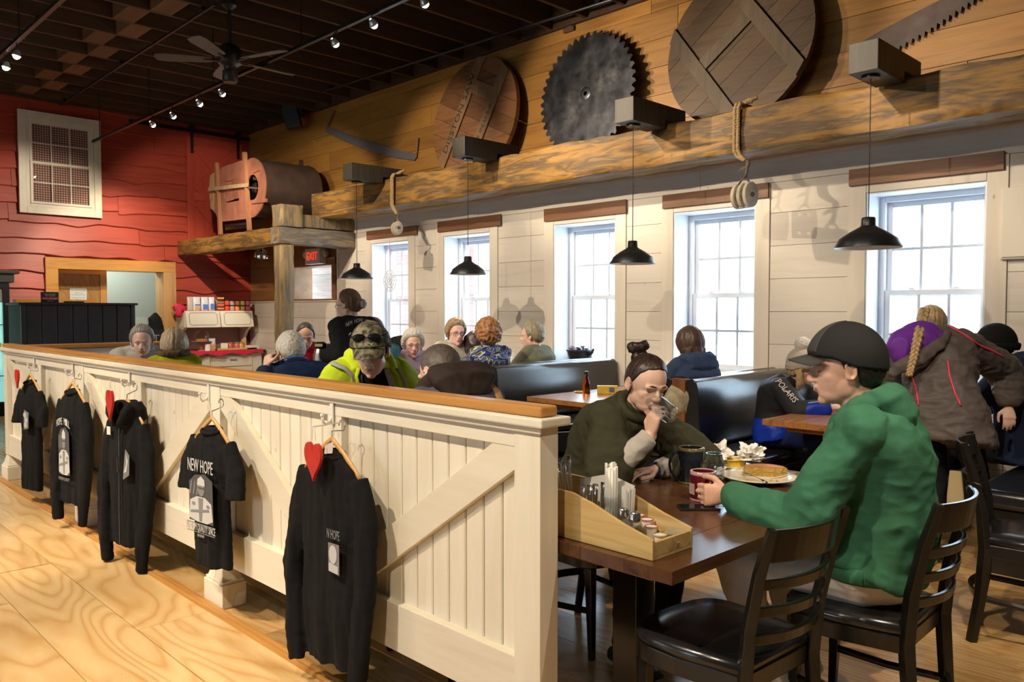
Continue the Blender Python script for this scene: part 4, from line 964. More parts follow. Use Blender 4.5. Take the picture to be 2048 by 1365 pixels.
def garment(x, topz, botz, kind, lab, rz=0, heart=None, hanger=True, y=None, bw=.235, sl=None, hood=False, flare=0, seed=0, voxel=.0075, name='shirt'):
    """hanging garment: torso loft with flattened sleeves, folded by noise; local frame faces -Y"""
    y = y if y is not None else PY0-.10
    t = thing(name, lab, 'shirt', (x, y, botz), rz, 'black garments hanging on the half wall')
    M = PW[t.name]; H = topz-botz
    U = M.to_3x3() @ Vector((1,0,0)); Fv = M.to_3x3() @ Vector((0,-1,0)); O = Vector((x,y,0))
    def L(u, f, z): return O + U*u + Fv*f + Vector((0,0,z))
    m = MB(); rings = []
    prof = [(0,.92+flare,.042),(.25,.93+flare*.5,.045),(.5,.93,.042),(.68,.98,.040),(.80,1.0,.038),(.87,.96,.034),(.925,.78,.030),(.965,.52,.026),(1,.36,.024)]
    for q, wv, dp in prof: rings.append((L(0, .004*math.sin(q*9+seed), botz+H*q), bw*wv, dp, U, Fv))
    m.loft(rings, 28)
    zs = botz+H*.885; out = {}
    for sg in (-1,1):
        if kind == 'tee':
            a = L(sg*bw*.82,0,zs); b = L(sg*(bw+.045),.0,zs-.12); c = L(sg*(bw+.05),.01,zs-.235)
            m.tube([a,b,c], [(.06,.028),(.066,.032),(.072,.034)], 20, flat=Fv.cross(Vector((0,0,1))))
        else:
            Ls = sl or .62; a = L(sg*bw*.82,0,zs); b = L(sg*(bw+.02),.0,zs-.14); c = L(sg*(bw+.045)-.012,.015,zs-Ls*.5); d = L(sg*(bw+.015),.035,zs-Ls*.85); e = L(sg*(bw+.0),.035,zs-Ls)
            m.tube([a,b,c,d,e], [(.055,.028),(.056,.034),(.052,.036),(.044,.032),(.038,.028)], 20, flat=Fv.cross(Vector((0,0,1))))
    if hood:
        m.loft([(L(0,-.02,botz+H*.93),.14,.05,U,Fv),(L(0,-.01,botz+H*1.0),.135,.055,U,Fv),(L(0,-.01,botz+H*1.05),.10,.05,U,Fv)], 20)
        for sg in (-1,1): m.tube([L(sg*.10,.03,botz+H*1.03),L(sg*.075,.055,botz+H*.97),L(sg*.02,.06,botz+H*.88)], [.028,.03,.02], 12)
    me = remesh(m, voxel, 2)
    # long vertical folds
    Pp = arr(me); Nn = normals(me); loc = (Pp-np.array(O)) @ np.array(U); hh = (Pp[:,2]-botz)/H
    d = np.zeros(len(Pp))
    for i in range(len(Pp)):
        u_, h_ = loc[i], hh[i]; k = max(0, min(1, 1.15-h_))
        d[i] = .016*k*mnoise.noise(Vector((u_*15+seed, h_*1.2, seed))) + .006*mnoise.noise(Vector((u_*34, h_*6, seed+3))) + .003*mnoise.noise(Vector((u_*14, h_*30, seed+8)))
    setarr(me, Pp+Nn*d[:,None])
    link_mesh('fabric', me, CLOTHB, t)
    zc = botz+H
    m = MB(); m.tube([L(math.cos(a)*.072, math.sin(a)*.03+.004, zc-.012+.012*-math.sin(a)) for a in [2*PI*k/24 for k in range(25)]], .0075, 8, cap=False); m.build('collar', CLOTHB, t, smooth=True)
    if hanger:
        g = thing('clothes_hanger', 'varnished wooden hanger holding '+lab[:60].split(' with')[0].split(' hanging')[0], 'hanger', tuple(L(0,0,zc-.02)), rz, 'wooden hangers')
        PW[g.name] = Matrix.Translation(L(0,0,zc-.02)) @ Matrix.Rotation(rz,4,'Z')
        arch = [L(u, .0, zc+.045-abs(u)*.62-.9*u*u) for u in np.linspace(-.17,.17,21)]
        MB().tube(arch, [(.011,.007)]*21, 10, flat=(0,0,1)).build('shoulder_bar', HANG, g, smooth=True)
        hz = 1.03; top = Vector((x, PY0-.05, hz-.0)); pts = [L(0,0,zc+.045), L(0,0,zc+.075)]
        for k in range(10):
            a = math.radians(-60+k*27); pts.append(Vector((x+.0, PY0-.055, 1.015)) + U*math.cos(a)*.02 + Vector((0,0,math.sin(a)*.02)))
        MB().tube(pts, .0028, 7).build('wire_hook', CHR, g, smooth=True)
    GARM[seed] = (t, L, botz, H); return t, L, botz, H
def heart(x, z, w_, h_, lab, y):
    t = thing('wooden_heart', lab, 'heart', (x,y,z)); pts = []
    for k in range(40):
        a = 2*PI*k/40; u = .5*math.sin(a)**3; v = (13*math.cos(a)-5*math.cos(2*a)-2*math.cos(3*a)-math.cos(4*a))/17*.5
        pts.append(Vector((x+u*w_, y, z+(v-.05)*h_*1.02)))
    MB().prism(pts, (0,-.012,0)).build('heart', HRED, t, bevel=.003)
    MB().tube([(x-.012,y-.005,z+h_*.36),(x-.006,y-.004,z+h_*.36+.05),(x,PY0-.045,1.03),(x+.006,y-.004,z+h_*.36+.05),(x+.012,y-.005,z+h_*.36)], .002, 6).build('string', plain('white_string',(.75,.72,.65),.8), t)
def flat(nm, mat, t, L, pts, f): MB().prism([L(u,f,z) for u, z in pts], L(0,.0012,0)-L(0,0,0)).build(nm, mat, t)
def ellp(cx, cz, rx, rz_, n=24): return [(cx+math.cos(2*PI*k/n)*rx, cz+math.sin(2*PI*k/n)*rz_) for k in range(n)]
def portrait(t, L, cu, z0, z1, s, f):
    """generic printed figure of a standing worker in a cap with folded arms"""
    H_ = z1-z0
    flat('print_backdrop', PRD, t, L, [(cu-s,z0),(cu+s,z0),(cu+s*.95,z1-H_*.12),(cu+s*.3,z1),(cu-s*.5,z1-H_*.05),(cu-s,z1-H_*.2)], f)
    for k in range(3): flat('print_stroke', PRG, t, L, [(cu-s*.95+k*s*.28,z0+H_*.55),(cu-s*.85+k*s*.28,z0+H_*.55),(cu-s*.72+k*s*.28,z0+H_*.82),(cu-s*.80+k*s*.28,z0+H_*.82)], f+.001)
    flat('print_shirt', PRW, t, L, [(cu-s*.98,z0+H_*.05),(cu-s*.3,z0),(cu+s*.5,z0),(cu+s*.98,z0+H_*.08),(cu+s*.85,z0+H_*.42),(cu+s*.35,z0+H_*.52),(cu-s*.35,z0+H_*.52),(cu-s*.9,z0+H_*.42)], f+.001)
    flat('print_fold', PRG, t, L, [(cu-s*.2,z0+H_*.5),(cu+s*.2,z0+H_*.5),(cu+s*.08,z0+H_*.02),(cu-s*.12,z0+H_*.02)], f+.002)
    flat('print_arm', PRG, t, L, [(cu-s*.85,z0+H_*.16),(cu+s*.7,z0+H_*.26),(cu+s*.68,z0+H_*.31),(cu-s*.85,z0+H_*.21)], f+.0025)
    flat('print_badge', PRG, t, L, ellp(cu-s*.6,z0+H_*.36,s*.13,H_*.035), f+.0025); flat('print_badge', PRG, t, L, ellp(cu+s*.6,z0+H_*.36,s*.13,H_*.035), f+.0025)
    flat('print_face', PRG, t, L, ellp(cu+s*.05,z0+H_*.68,s*.28,H_*.14), f+.002)
    flat('print_cap', PRW, t, L, [(cu-s*.28,z0+H_*.76),(cu+s*.38,z0+H_*.76),(cu+s*.34,z0+H_*.88),(cu+s*.05,z0+H_*.95),(cu-s*.22,z0+H_*.88)], f+.003)
    flat('print_glasses', PRD, t, L, [(cu-s*.2,z0+H_*.69),(cu+s*.3,z0+H_*.69),(cu+s*.3,z0+H_*.72),(cu-s*.2,z0+H_*.72)], f+.003)
def xat(p, yy=None): return ony(p, 900, PY0-.10 if yy is None else yy).x
for i, (p, w_) in enumerate(((72,'first hook from the far corner'),(149,'second hook from the far corner'),(262,'middle hook of the five'),(420,'second hook from the near end'),(667,'nearest hook, by the large shirt'))): hook(ony(p,800,PY0).x, 'white metal coat hook, '+w_)
# first tee, farthest
x = xat(64); T = garment(x, .93, .12, 'tee', 'farthest black T-shirt with a small white chest print', math.radians(8), seed=1, bw=.155, name='tee_shirt')
t, L, b, H = T
MB().prism([L(.03+u*.09,.064,b+H*(.56+v*.18)) for u,v in ((0,0),(.9,.1),(1,.9),(.15,1))], L(0,.0015,0)-L(0,0,0)).build('chest_print', PRG, t)
for k, (u,v) in enumerate(((.3,.75),(.55,.5),(.4,.25))): flat('print_figure', PRW, t, L, ellp(.03+u*.09, b+H*(.56+v*.18), .025, .02), .066)
heart(x-.02, .965, .10, .16, 'small red wooden heart on the farthest shirt', PY0-.175)
# second, sweatshirt with large print
x = xat(148); t, L, b, H = garment(x, .935, .19, 'long', 'black sweatshirt with a large printed figure, second from the far corner', math.radians(9), seed=2, bw=.165, sl=.78, flare=.02, name='sweatshirt')
for k, ch in enumerate('HOPE MILL'):
    a = math.radians(-38+k*9.6)
    if ch != ' ': text_mesh('printed_letter', ch, PRW, t, L(.13*math.sin(a)+.0,.066,b+H*.70+.10*(math.cos(a)-1)*.8), (L(math.cos(a),0,-.5*math.sin(a))-L(0,0,0)), (0,0,1), .065, .019)
portrait(t, L, .0, b+H*.26, b+H*.68, .075, .062)
text_mesh('printed_letters', 'PREMIUM QUALITY', PRG, t, L(0,.066,b+H*.21), L(1,0,0)-L(0,0,0), (0,0,1), .03, .15)
# third, zip hoodie
x = xat(256); t, L, b, H = garment(x, .90, .12, 'long', 'black zip hoodie with a white size tag, in the middle of the row', math.radians(10), seed=3, bw=.185, sl=.80, hood=True, name='zip_hoodie')
MB().tube([L(.01,.055,b+H*.86),L(.015,.06,b+H*.6),L(.012,.062,b+H*.3),L(.01,.062,b+.02)], .004, 6).build('zipper', plain('dull_zip',(.12,.12,.12),.4,.8), t)
MB().bar(L(.012,.068,b+H*.66),L(.014,.068,b+H*.55),.006,.006).build('zip_pull', CHR, t)
flat('size_tag', plain('tag_white',(.75,.73,.7),.6), t, L, [(-.135,b+H*.80),(-.095,b+H*.80),(-.095,b+H*.86),(-.135,b+H*.86)], .048)
flat('chest_print', PRG, t, L, [(.06,b+H*.50),(.125,b+H*.54),(.13,b+H*.68),(.09,b+H*.72),(.08,b+H*.66)], .064); flat('print_figure', PRW, t, L, [(.07,b+H*.55),(.10,b+H*.56),(.12,b+H*.64),(.10,b+H*.69),(.10,b+H*.62)], .066)
heart(x, .945, .11, .20, 'red wooden heart on the hooded jacket', PY0-.185)
# fourth, T-shirt
x = xat(425); t, L, b, H = garment(x, .905, .255, 'tee', 'black T-shirt with large white lettering and a printed figure with folded arms', math.radians(6), seed=4, bw=.155, name='tee_shirt')
text_mesh('printed_letters', 'NEW HOPE', PRW, t, L(-.0,.064,b+H*.69), L(1,0,0)-L(0,0,0), (0,0,1), .085, .22)
portrait(t, L, .0, b+H*.33, b+H*.68, .105, .060)
text_mesh('printed_letters', 'PREMIUM QUALITY SINCE', PRW, t, L(0,.064,b+H*.265), L(1,0,0)-L(0,0,0), (0,0,1), .05, .25)
for k in range(3): flat('print_ring', PRG, t, L, ellp(-.02+.02*k, b+H*.235, .010, .007), .064)
MB().bar(L(-.12,.064,b+H*.318),L(.12,.064,b+H*.318),.002,.003).bar(L(-.12,.064,b+H*.255),L(.12,.064,b+H*.255),.002,.003).build('print_rule', PRG, t)
# fifth, long-sleeved, nearest
x = xat(664); t, L, b, H = garment(x, .925, .125, 'long', 'large black long-sleeved shirt with a small chest print, nearest the camera', math.radians(4), seed=5, bw=.185, sl=.74, voxel=.006, name='long_sleeved_shirt')
text_mesh('printed_letters', 'N HOPE', PRG, t, L(.09,.063,b+H*.62), L(1,0,0)-L(0,0,0), (0,0,1), .05, .075)
flat('print_block', PRG, t, L, [(.06,b+H*.47),(.125,b+H*.46),(.125,b+H*.60),(.06,b+H*.60)], .062)
flat('print_figure', PRW, t, L, ellp(.09,b+H*.55,.024,.034), .064); flat('print_figure', PRW, t, L, [(.065,b+H*.47),(.12,b+H*.465),(.12,b+H*.50),(.065,b+H*.51)], .064)
flat('neck_label', plain('tag_white',(.75,.73,.7),.6), t, L, [(-.005,b+H*.99),(.045,b+H*1.0),(.05,b+H*1.055),(.0,b+H*1.03)], .030)
heart(x+.005, .915, .115, .165, 'large red wooden heart on the nearest shirt', PY0-.175)
# ------------------------------------------------------------------ chairs
BW = plain('black_lacquered_wood', (.010,.009,.008), .22, 0, .5)
VINYL = plain('black_vinyl', (.012,.012,.014), .22, 0, .75, bmp=.03, bscale=220)
def chair(lab, loc=(0,0,0), rz=0):
    t = thing('dining_chair', lab, 'chair', (0,0,0), 0, 'black slat-back dining chairs')
    def outline(fw, bw_, d, n=10):
        p = []; 
        for a in np.linspace(-90, 90, 2*n): 
            ca, sa = math.cos(math.radians(a)), math.sin(math.radians(a)); p.append((d*.5*(.55+.45*abs(ca)**.6) if False else d/2*(abs(ca)**.38), fw/2*math.copysign(abs(sa)**.7, sa)))
        p += [(-d/2+.01, bw_/2), (-d/2, bw_/2-.03), (-d/2, -bw_/2+.03), (-d/2+.01, -bw_/2)]
        return p
    o = outline(.43,.37,.41)
    MB().prism([Vector((x+.01,y,.385)) for x, y in o], (0,0,.055)).build('seat_frame', BW, t, bevel=.004)
    vs = []; n = len(o); fs = []
    for s, z in ((.99,.441),(1.015,.452),(1.01,.468),(.94,.481),(.6,.487),(0.02,.489)):
        for x, y in o: vs.append((x*s+.01, y*s, z))
    for r in range(5):
        for k in range(n): a = r*n+k; b = r*n+(k+1)%n; fs.append((a,b,b+n,a+n))
    fs += [tuple(range(n-1,-1,-1)), tuple(range(5*n,6*n))]
    MB().add(vs, fs).build('seat', VINYL, t, smooth=True)
    for sg in (-1,1):
        P = [(-.245,sg*.175,0),(-.215,sg*.178,.2),(-.200,sg*.180,.42),(-.215,sg*.185,.58),(-.250,sg*.192,.74),(-.292,sg*.198,.875)]
        m = MB(); 
        for a, b in zip(P[:-1], P[1:]): pass
        m.tube(P, [(.024,.016),(.026,.017),(.028,.018),(.025,.017),(.022,.016),(.017,.014)], 4, flat=(1,0,0)).build('back_leg', BW, t, bevel=.003)
        MB().add([(.155-.020,sg*.165-.018,.385),(.155+.020,sg*.165-.018,.385),(.155+.020,sg*.165+.018,.385),(.155-.020,sg*.165+.018,.385),(.17-.012,sg*.17-.012,0),(.17+.012,sg*.17-.012,0),(.17+.012,sg*.17+.012,0),(.17-.012,sg*.17+.012,0)],
            [(0,1,2,3),(7,6,5,4),(0,4,5,1),(1,5,6,2),(2,6,7,3),(3,7,4,0)]).build('front_leg', BW, t, bevel=.003)
        MB().tube([(-.20,sg*.174,.20),(-.02,sg*.185,.185),(.162,sg*.166,.20)], [(.015,.009)]*3, 4, flat=(0,0,1)).build('side_stretcher', BW, t, bevel=.002)
    def slat(z0, z1, x0, nm):
        vs = []; fs = []; N_ = 14
        for i in range(N_+1):
            u = -1+2*i/N_; y = u*.188; bow = -.055*(1-u*u); lean = -.18
            for z, xx in ((z0,-.008),(z0,.008),(z1,.008),(z1,-.008)): vs.append((x0+bow+xx+(z-z0)*lean, y, z))
        for i in range(N_):
            for k in range(4): a = 4*i+k; b = 4*i+(k+1)%4; fs.append((a,b,b+4,a+4))
        fs += [(3,2,1,0),(4*N_,4*N_+1,4*N_+2,4*N_+3)]
        MB().add(vs, fs).build(nm, BW, t, bevel=.003)
    slat(.775,.868,-.258,'top_rail')
    for z, x0 in ((.695,-.238),(.615,-.222),(.535,-.208)): slat(z, z+.032, x0, 'slat')
    slat(.19,.222,-.205,'back_stretcher'); 
    return t
ch0 = chair('black slat-back chair with vinyl seat, pushed under the front corner of the near table')
def put(o, x, y, rz, lab=None):
    if lab: r = dup(o, (x,y,0), rz, lab)
    else: r = o; o.location = (x,y,0); o.rotation_euler = (0,0,rz); PW[o.name] = Matrix.Translation((x,y,0)) @ Matrix.Rotation(rz,4,'Z')
    return r
put(ch0, -1.31, 2.17, PI-.06)
for x, y, rz, lab in [(-1.12,2.76,PI+.03,'black slat-back chair under the man in the green hoodie'),
    (-.90,4.10,.22,'black slat-back chair at the right edge, seat facing right'),
    (-2.30,2.72,-.05,'black slat-back chair under the woman in the olive pullover'),
    (-2.95,3.30,-2.4,'black slat-back chair standing between the booths and the near table'),
    (-2.62,2.16,PI,'black slat-back chair under the man in the brown hood'),
    (-3.98,2.50,-.1,'black slat-back chair under the man in the hi-vis jacket'),
    (-4.62,2.22,2.6,'black slat-back chair behind the half wall, below the zip hoodie'),
    (-5.03,2.78,PI,'black slat-back chair under the white-haired man in navy'),
    (-6.50,2.52,PI,'black slat-back chair under the blonde woman in yellow'),
    (-7.45,2.58,0,'black slat-back chair under the grey-haired man in the pale henley'),
    (-7.35,4.1,0,'black slat-back chair under the man in the red top'),
    (-6.02,4.30,PI,'black slat-back chair under the person in teal'),
    ]: put(ch0, x, y, rz, lab)
# ------------------------------------------------------------------ tables
TOPM = wood('dark_walnut_top', [(.034,.014,.007),(.095,.040,.017),(.055,.023,.010)], 1, .6, .22, .4, .04, tint=.12, kcol=(.3,.15,.08))
TOPE = wood('stained_table_top', [(.18,.07,.022),(.34,.15,.05),(.22,.09,.03)], 1, .6, .25, .3, .04, tint=.12)
def table(lab, x0, x1, y0, y1, z=.75, th=.038, mat=None, ped=1, npl=5):
    t = thing('dining_table', lab, 'table', ((x0+x1)/2,(y0+y1)/2,0), group='wooden dining tables'); mat = mat or TOPM; w_ = (x1-x0)/npl; x1 = x1
    for k in range(npl): MB().box((x0+w_*k+.0004,y0,z-th),(x0+w_*(k+1)-.0004,y1,z)).build('top_plank', mat, t, bevel=.001)
    xs_ = (x0+x1)/2; L_ = y1-y0; ys = [(y0+y1)/2] if ped == 1 else [y0+L_*.22, y1-L_*.22]
    MB().box((x0+.12,y0+.08,z-th-.04),(x1-.12,y1-.08,z-th-.001)).build('under_frame', TOPE, t, bevel=.012)
    for yy in ys:
        MB().box((xs_-.05,yy-.05,.06),(xs_+.05,yy+.05,z-th-.041)).build('pedestal', BW, t, bevel=.004)
        MB().box((xs_-.29,yy-.035,.0),(xs_+.29,yy+.035,.045)).box((xs_-.035,yy-.25,.0),(xs_+.035,yy+.25,.05)).build('foot', BW, t, bevel=.01)
    return t
table('near wooden table with the condiment tray, against the half wall', -2.05, -1.235, 1.80, 2.535)
table('wooden table with the pancakes, between the olive and green clad diners', -2.05, -1.235, 2.54, 3.33)
table('table behind the half wall between the hi-vis man and the brown hood man', -3.66, -2.92, 1.86, 2.80)
table('table at the far end before the grey-haired man', -7.25, -6.62, 2.1, 3.0)
table('table before the white-haired man in navy', -6.15, -5.55, 2.75, 3.55)
table('table with plates before the man in red', -7.08, -6.50, 3.65, 4.45)
table('booth table with the syrup bottle and yellow box', -4.62, -3.87, 4.66, 6.45, mat=TOPE, ped=2)
table('booth table before the child in the bobble hat', -2.60, -1.86, 4.78, 6.45, mat=TOPE, ped=2)
table('booth table between the four older women', -6.45, -5.98, 4.60, 6.45, mat=TOPE, ped=2)
# ------------------------------------------------------------------ booths
POSTW = wood('booth_end_post', [(.14,.05,.018),(.30,.12,.04)], 2, .6, .35, 0, .08, tint=.15)
CORB = plain('booth_dull_vinyl', (.010,.010,.012), .45)  # black vinyl, rougher than the cushions
def booth(lab, xc, y0, y1, sides=(1,-1), ztop=.955):
    t = thing('booth_bench', lab, 'bench', (xc,(y0+y1)/2,0), group='black vinyl booth benches')
    MB().box((xc-.055,y0-.012,0),(xc+.055,y0+.05,ztop+.005)).build('end_post', POSTW, t, bevel=.004)
    MB().box((xc-.054,y0+.051,.05),(xc+.054,y1,ztop-.03)).build('core', BW, t)
    MB().box((xc-.05,y0+.02,ztop-.029),(xc+.05,y1,ztop+.0)).build('top_piping', VINYL, t, bevel=.01)
    for s in sides:
        vs = []; fs = []; sec = [(.056,ztop-.01),(.10,ztop+.008),(.135,ztop-.01),(.150,ztop-.06),(.165,.70),(.175,.52),(.165,.47),(.056,.47)]
        ny = 10; n = len(sec)
        for j in range(ny+1):
            yy = y0+.005+(y1-y0-.01)*j/ny; puff = .012*math.sin(PI*min(max(j/ny,0),1))
            for k, (dx, z) in enumerate(sec): vs.append((xc+s*(dx+(puff if 2 < k < 6 else 0)), yy, z))
        for j in range(ny):
            for k in range(n): a = j*n+k; b = j*n+(k+1)%n; fs.append((a,b,b+n,a+n))
        fs += [tuple(range(n)), tuple(ny*n+k for k in reversed(range(n)))]
        MB().add(vs, fs).build('back_cushion', VINYL, t, bevel=.006, auto=35)
        a, b = sorted((xc+s*.17, xc+s*.66)); MB().box((a,y0,.36),(b,y1,.465)).build('seat_cushion', VINYL, t, bevel=.035, seg=4, auto=40)
        a, b = sorted((xc+s*.06, xc+s*.60)); MB().box((a,y0+.03,.0),(b,y1,.355)).build('seat_box', BW, t)
    return t
booth('black booth bench with wooden end post, nearest, the child in the bobble hat on it', -3.33, 4.92, 6.5)
booth('black booth bench behind the syrup bottle, shining blue in the window light', -5.30, 4.82, 6.5)
booth('black booth bench behind the woman in lilac', -7.18, 4.9, 6.5, (1,))
booth('dark booth bench at the right edge behind the child in navy', -.78, 4.95, 6.5, (-1,))
booth('black booth bench in the far corner by the red wall', -10.6, 5.7, 6.5, (1,))
# ------------------------------------------------------------------ things on the near tables
TZ = .75
def mug(lab, p, r, h, mat, rim=None, ang=0, group=None, detail=True, flare=0):
    x, y, z = p; t = thing('mug', lab, 'mug', (x,y,z), group=group)
    MB().lathe([(0,0),(r*.93,0),(r,.006),(r*1.0,h*.5),(r*(1+flare),h-.004),(r*(1+flare)-.002,h),(r*(1+flare)-.006,h-.003),(r-.006,h*.5),(r-.007,.01),(0,.009)], p, 32).build('cup', mat, t, auto=50)
    d = Vector((math.cos(ang),math.sin(ang),0)); pts = [Vector(p)+d*(r*.97)+Vector((0,0,h*.82))]
    for k in range(9): a = math.radians(75-k*19); pts.append(Vector(p)+d*(r+.002+.034*math.cos(a)*1.0)+Vector((0,0,h*.5+h*.36*math.sin(a))))
    pts.append(Vector(p)+d*(r*.97)+Vector((0,0,h*.18)))
    MB().tube(pts, [(.0075,.005)]*len(pts), 10).build('handle', mat, t, smooth=True)
    MB().lathe([(0,h*.80),(r*.93,h*.80)], p, 24).build('coffee', plain('black_coffee',(.02,.01,.006),.08), t)
    if rim: MB().lathe([(r*(1+flare)-.006,h-.002),(r*(1+flare)-.004,h+.002),(r*(1+flare)+.001,h),(r*(1+flare)+.001,h-.012)], p, 32).build('rim_glaze', rim, t, smooth=True); MB().lathe([(r*.95,.0),(r*1.02,.001),(r*1.02,.006),(r,.009)], p, 32).build('foot_glaze', rim, t, smooth=True)
    return t
MAR = plain('maroon_stoneware', (.10,.006,.012), .18); DKG = plain('dark_glazed_pottery', (.012,.016,.022), .12, vary=.4, vscale=20); OLG = plain('olive_rim_glaze', (.14,.11,.05), .15)
mp = onz(1411,1003,TZ); mp = Vector((-1.635, 2.575, TZ))
t = mug('maroon mug held in the hand of the man in green', mp, .047, .108, MAR, plain('pale_worn_rim',(.4,.25,.25),.2), ang=math.radians(-40))
d_ = Vector((-.72,-.70,0)).normalized(); r_ = Vector((0,0,1)).cross(-d_)
dv = (Vector((0,0,0))-Vector((mp.x,mp.y,0))).normalized(); sv = Vector((-dv.y,dv.x,0))
dd = (dv*.55 - sv*.8).normalized(); MB().prism([mp+dd*.0475+dd.cross(Vector((0,0,1)))*a*.016+Vector((0,0,.045+b*.02)) for a,b in ((-1,-1),(1,-1),(1,1),(-1,1))], dd*.0006).build('crest', plain('mug_crest',(.42,.30,.28),.5), t)
dmp = onz(1368,962,TZ); dmp = Vector((-1.835,2.80,TZ))
mug('large dark glazed pottery mug with an olive rim', dmp, .050, .145, DKG, OLG, ang=math.radians(215), flare=.04)
# mason jar glasses
GL = thin_glass('clear_glass'); WATER = thin_glass('water', (.90,.94,.97), .25)
def jar(nm, lab, p, ax, r, h, fill, handle=None):
    t = thing(nm, lab, 'glass', tuple(p)); ax = Vector(ax).normalized()
    out = [(0,0),(r*.85,0),(r,.008),(r,h*.70),(r*.95,h*.76),(r*.80,h*.80),(r*.78,h*.84),(r*.82,h*.86),(r*.78,h*.88),(r*.82,h*.91),(r*.78,h*.93),(r*.80,h*.97),(r*.80,h)]
    inn = [(r*.74,h),(r*.73,h*.84),(r*.90,h*.74),(r*.94,h*.68),(r*.94,.012),(0,.010)]
    MB().lathe(out+inn, p, 32, ax).build('glass_body', GL, t, auto=50)
    if fill: MB().lathe([(0,.012),(r*.93,.014),(r*.93,h*fill),(0,h*fill)], p, 28, ax).build('water', WATER, t, auto=50)
    if handle is not None:
        d = handle; P = Vector(p); MB().tube([P+ax*h*.70+d*r*.95, P+ax*h*.68+d*(r+.022), P+ax*h*.5+d*(r+.03), P+ax*h*.3+d*(r+.022), P+ax*h*.2+d*r*.97], [(.006,.005)]*5, 8).build('handle', GL, t, smooth=True)
    return t
jp = onz(1409,955,TZ); jar('jar_glass', 'clear glass drinking jar with a handle, behind the maroon mug', Vector((-1.725,2.795,TZ)), (0,0,1), .040, .135, .25, Vector((.55,.8,0)))
# plate with pancakes, knife, fork, napkins
PLT = plain('cream_stoneware', (.62,.57,.45), .2, vary=.05)
pc = Vector((-1.66,3.03,TZ))
t = thing('plate', 'cream dinner plate with half-eaten pancakes', 'plate', tuple(pc))
MB().lathe([(0,0),(.085,0),(.09,.004),(.125,.014),(.150,.020),(.152,.023),(.149,.025),(.124,.019),(.09,.009),(0,.008)], pc, 48).build('plate', PLT, t, smooth=True); 
CAKE = plain('pancake_crumb', (.45,.28,.06), .8, vary=.35, vscale=50, bmp=.8, bscale=120); CRUST = plain('pancake_crust', (.38,.15,.03), .6, vary=.3, vscale=25)
random.seed(4)
cc = pc+Vector((.0,.055,.009)); ang0 = math.atan2(-.717,-.697)  # cut side faces the camera
for layer in range(2):
    z0 = layer*.0185; pts_t = []; R_ = .088
    lo, hi = math.radians(40), math.radians(220); pts = []
    for k in range(25): a = lo+(hi-lo)*k/24; pts.append((math.cos(a)*R_*(1+.02*math.sin(k*3+layer)), math.sin(a)*R_))
    for k in range(1,8): q = k/8; x_ = pts[24][0]*(1-q)+pts[0][0]*q; y_ = pts[24][1]*(1-q)+pts[0][1]*q; pts.append((x_+random.uniform(-.006,.006), y_+random.uniform(-.006,.006)))
    k_ = len(pts)
    p = thing('pancake', ['lower half pancake on the cream plate','upper half pancake, browned on top, on the cream plate'][layer], 'pancake', tuple(cc+Vector((0,0,z0))), group='pancakes on the plate')
    vs = []; fs = []
    for z, s in ((0,.97),(.003,1.0),(.014,1.0),(.0175,.96)):
        for x_, y_ in pts: vs.append(cc+Vector((x_*s+random.uniform(-.0008,.0008),y_*s,z0+z)))
    for r in range(3):
        for k in range(k_): a = r*k_+k; b = r*k_+(k+1)%k_; fs.append((a,b,b+k_,a+k_))
    fs += [tuple(range(k_-1,-1,-1)), tuple(range(3*k_,4*k_))]
    MB().add(vs, fs).build('crumb', CAKE, p, auto=60)
    if layer: MB().prism([cc+Vector((x_*.95,y_*.95,z0+.0176)) for x_, y_ in pts], (0,0,.003)).build('browned_top', CRUST, p, bevel=.001)
for k in range(9):
    q = pc+Vector((random.uniform(-.02,.10),random.uniform(-.08,.02),.011)); MB().ell(q, random.uniform(.002,.004), None, 8, 6).build('crumb', CAKE, t)
SIL = plain('stainless', (.62,.61,.60), .22, 1)
def fork(lab, p, d, tines=True, nm='fork', up=None):
    d = Vector(d).normalized(); s = d.cross(Vector((0,0,1))).normalized(); p = Vector(p); t = thing(nm, lab, nm, tuple(p))
    m = MB(); m.tube([p, p+d*.03+Vector((0,0,.003)), p+d*.07+Vector((0,0,.004)), p+d*.11], [(.009,.002),(.006,.002),(.0035,.0018),(.003,.0018)], 8, flat=s)
    m.build('handle', SIL, t, smooth=True); m = MB()
    if tines:
        m.tube([p+d*.108, p+d*.125, p+d*.14], [(.003,.0016),(.011,.0014),(.012,.0012)], 8, flat=s)
        for k in range(4): o = s*(-.009+.006*k); m.tube([p+d*.138+o, p+d*.16+o-Vector((0,0,.002)), p+d*.182+o+Vector((0,0,.002))], [.0016,.0014,.0008], 6)
        m.build('tines', SIL, t, smooth=True)
    elif nm == 'knife': m.prism([p+d*.10+s*.004, p+d*.21+s*.008, p+d*.225-s*.006, p+d*.10-s*.005], (0,0,.0015)).build('blade', SIL, t)
    else: m.ell(p+d*.13, (.022,.014,.004), Matrix((d, s, d.cross(s))).transposed()).build('bowl', SIL, t, smooth=True)
    return t
fork('fork lying on the near rim of the pancake plate', pc+Vector((.10,-.125,.027)), (-.55,.35,.02))
fork('table knife lying across the right rim of the pancake plate', pc+Vector((.155,.22,.028)), (-.45,-.75,.0), False, 'knife')
NAPM = plain('white_paper_napkin', (.80,.78,.74), .8)
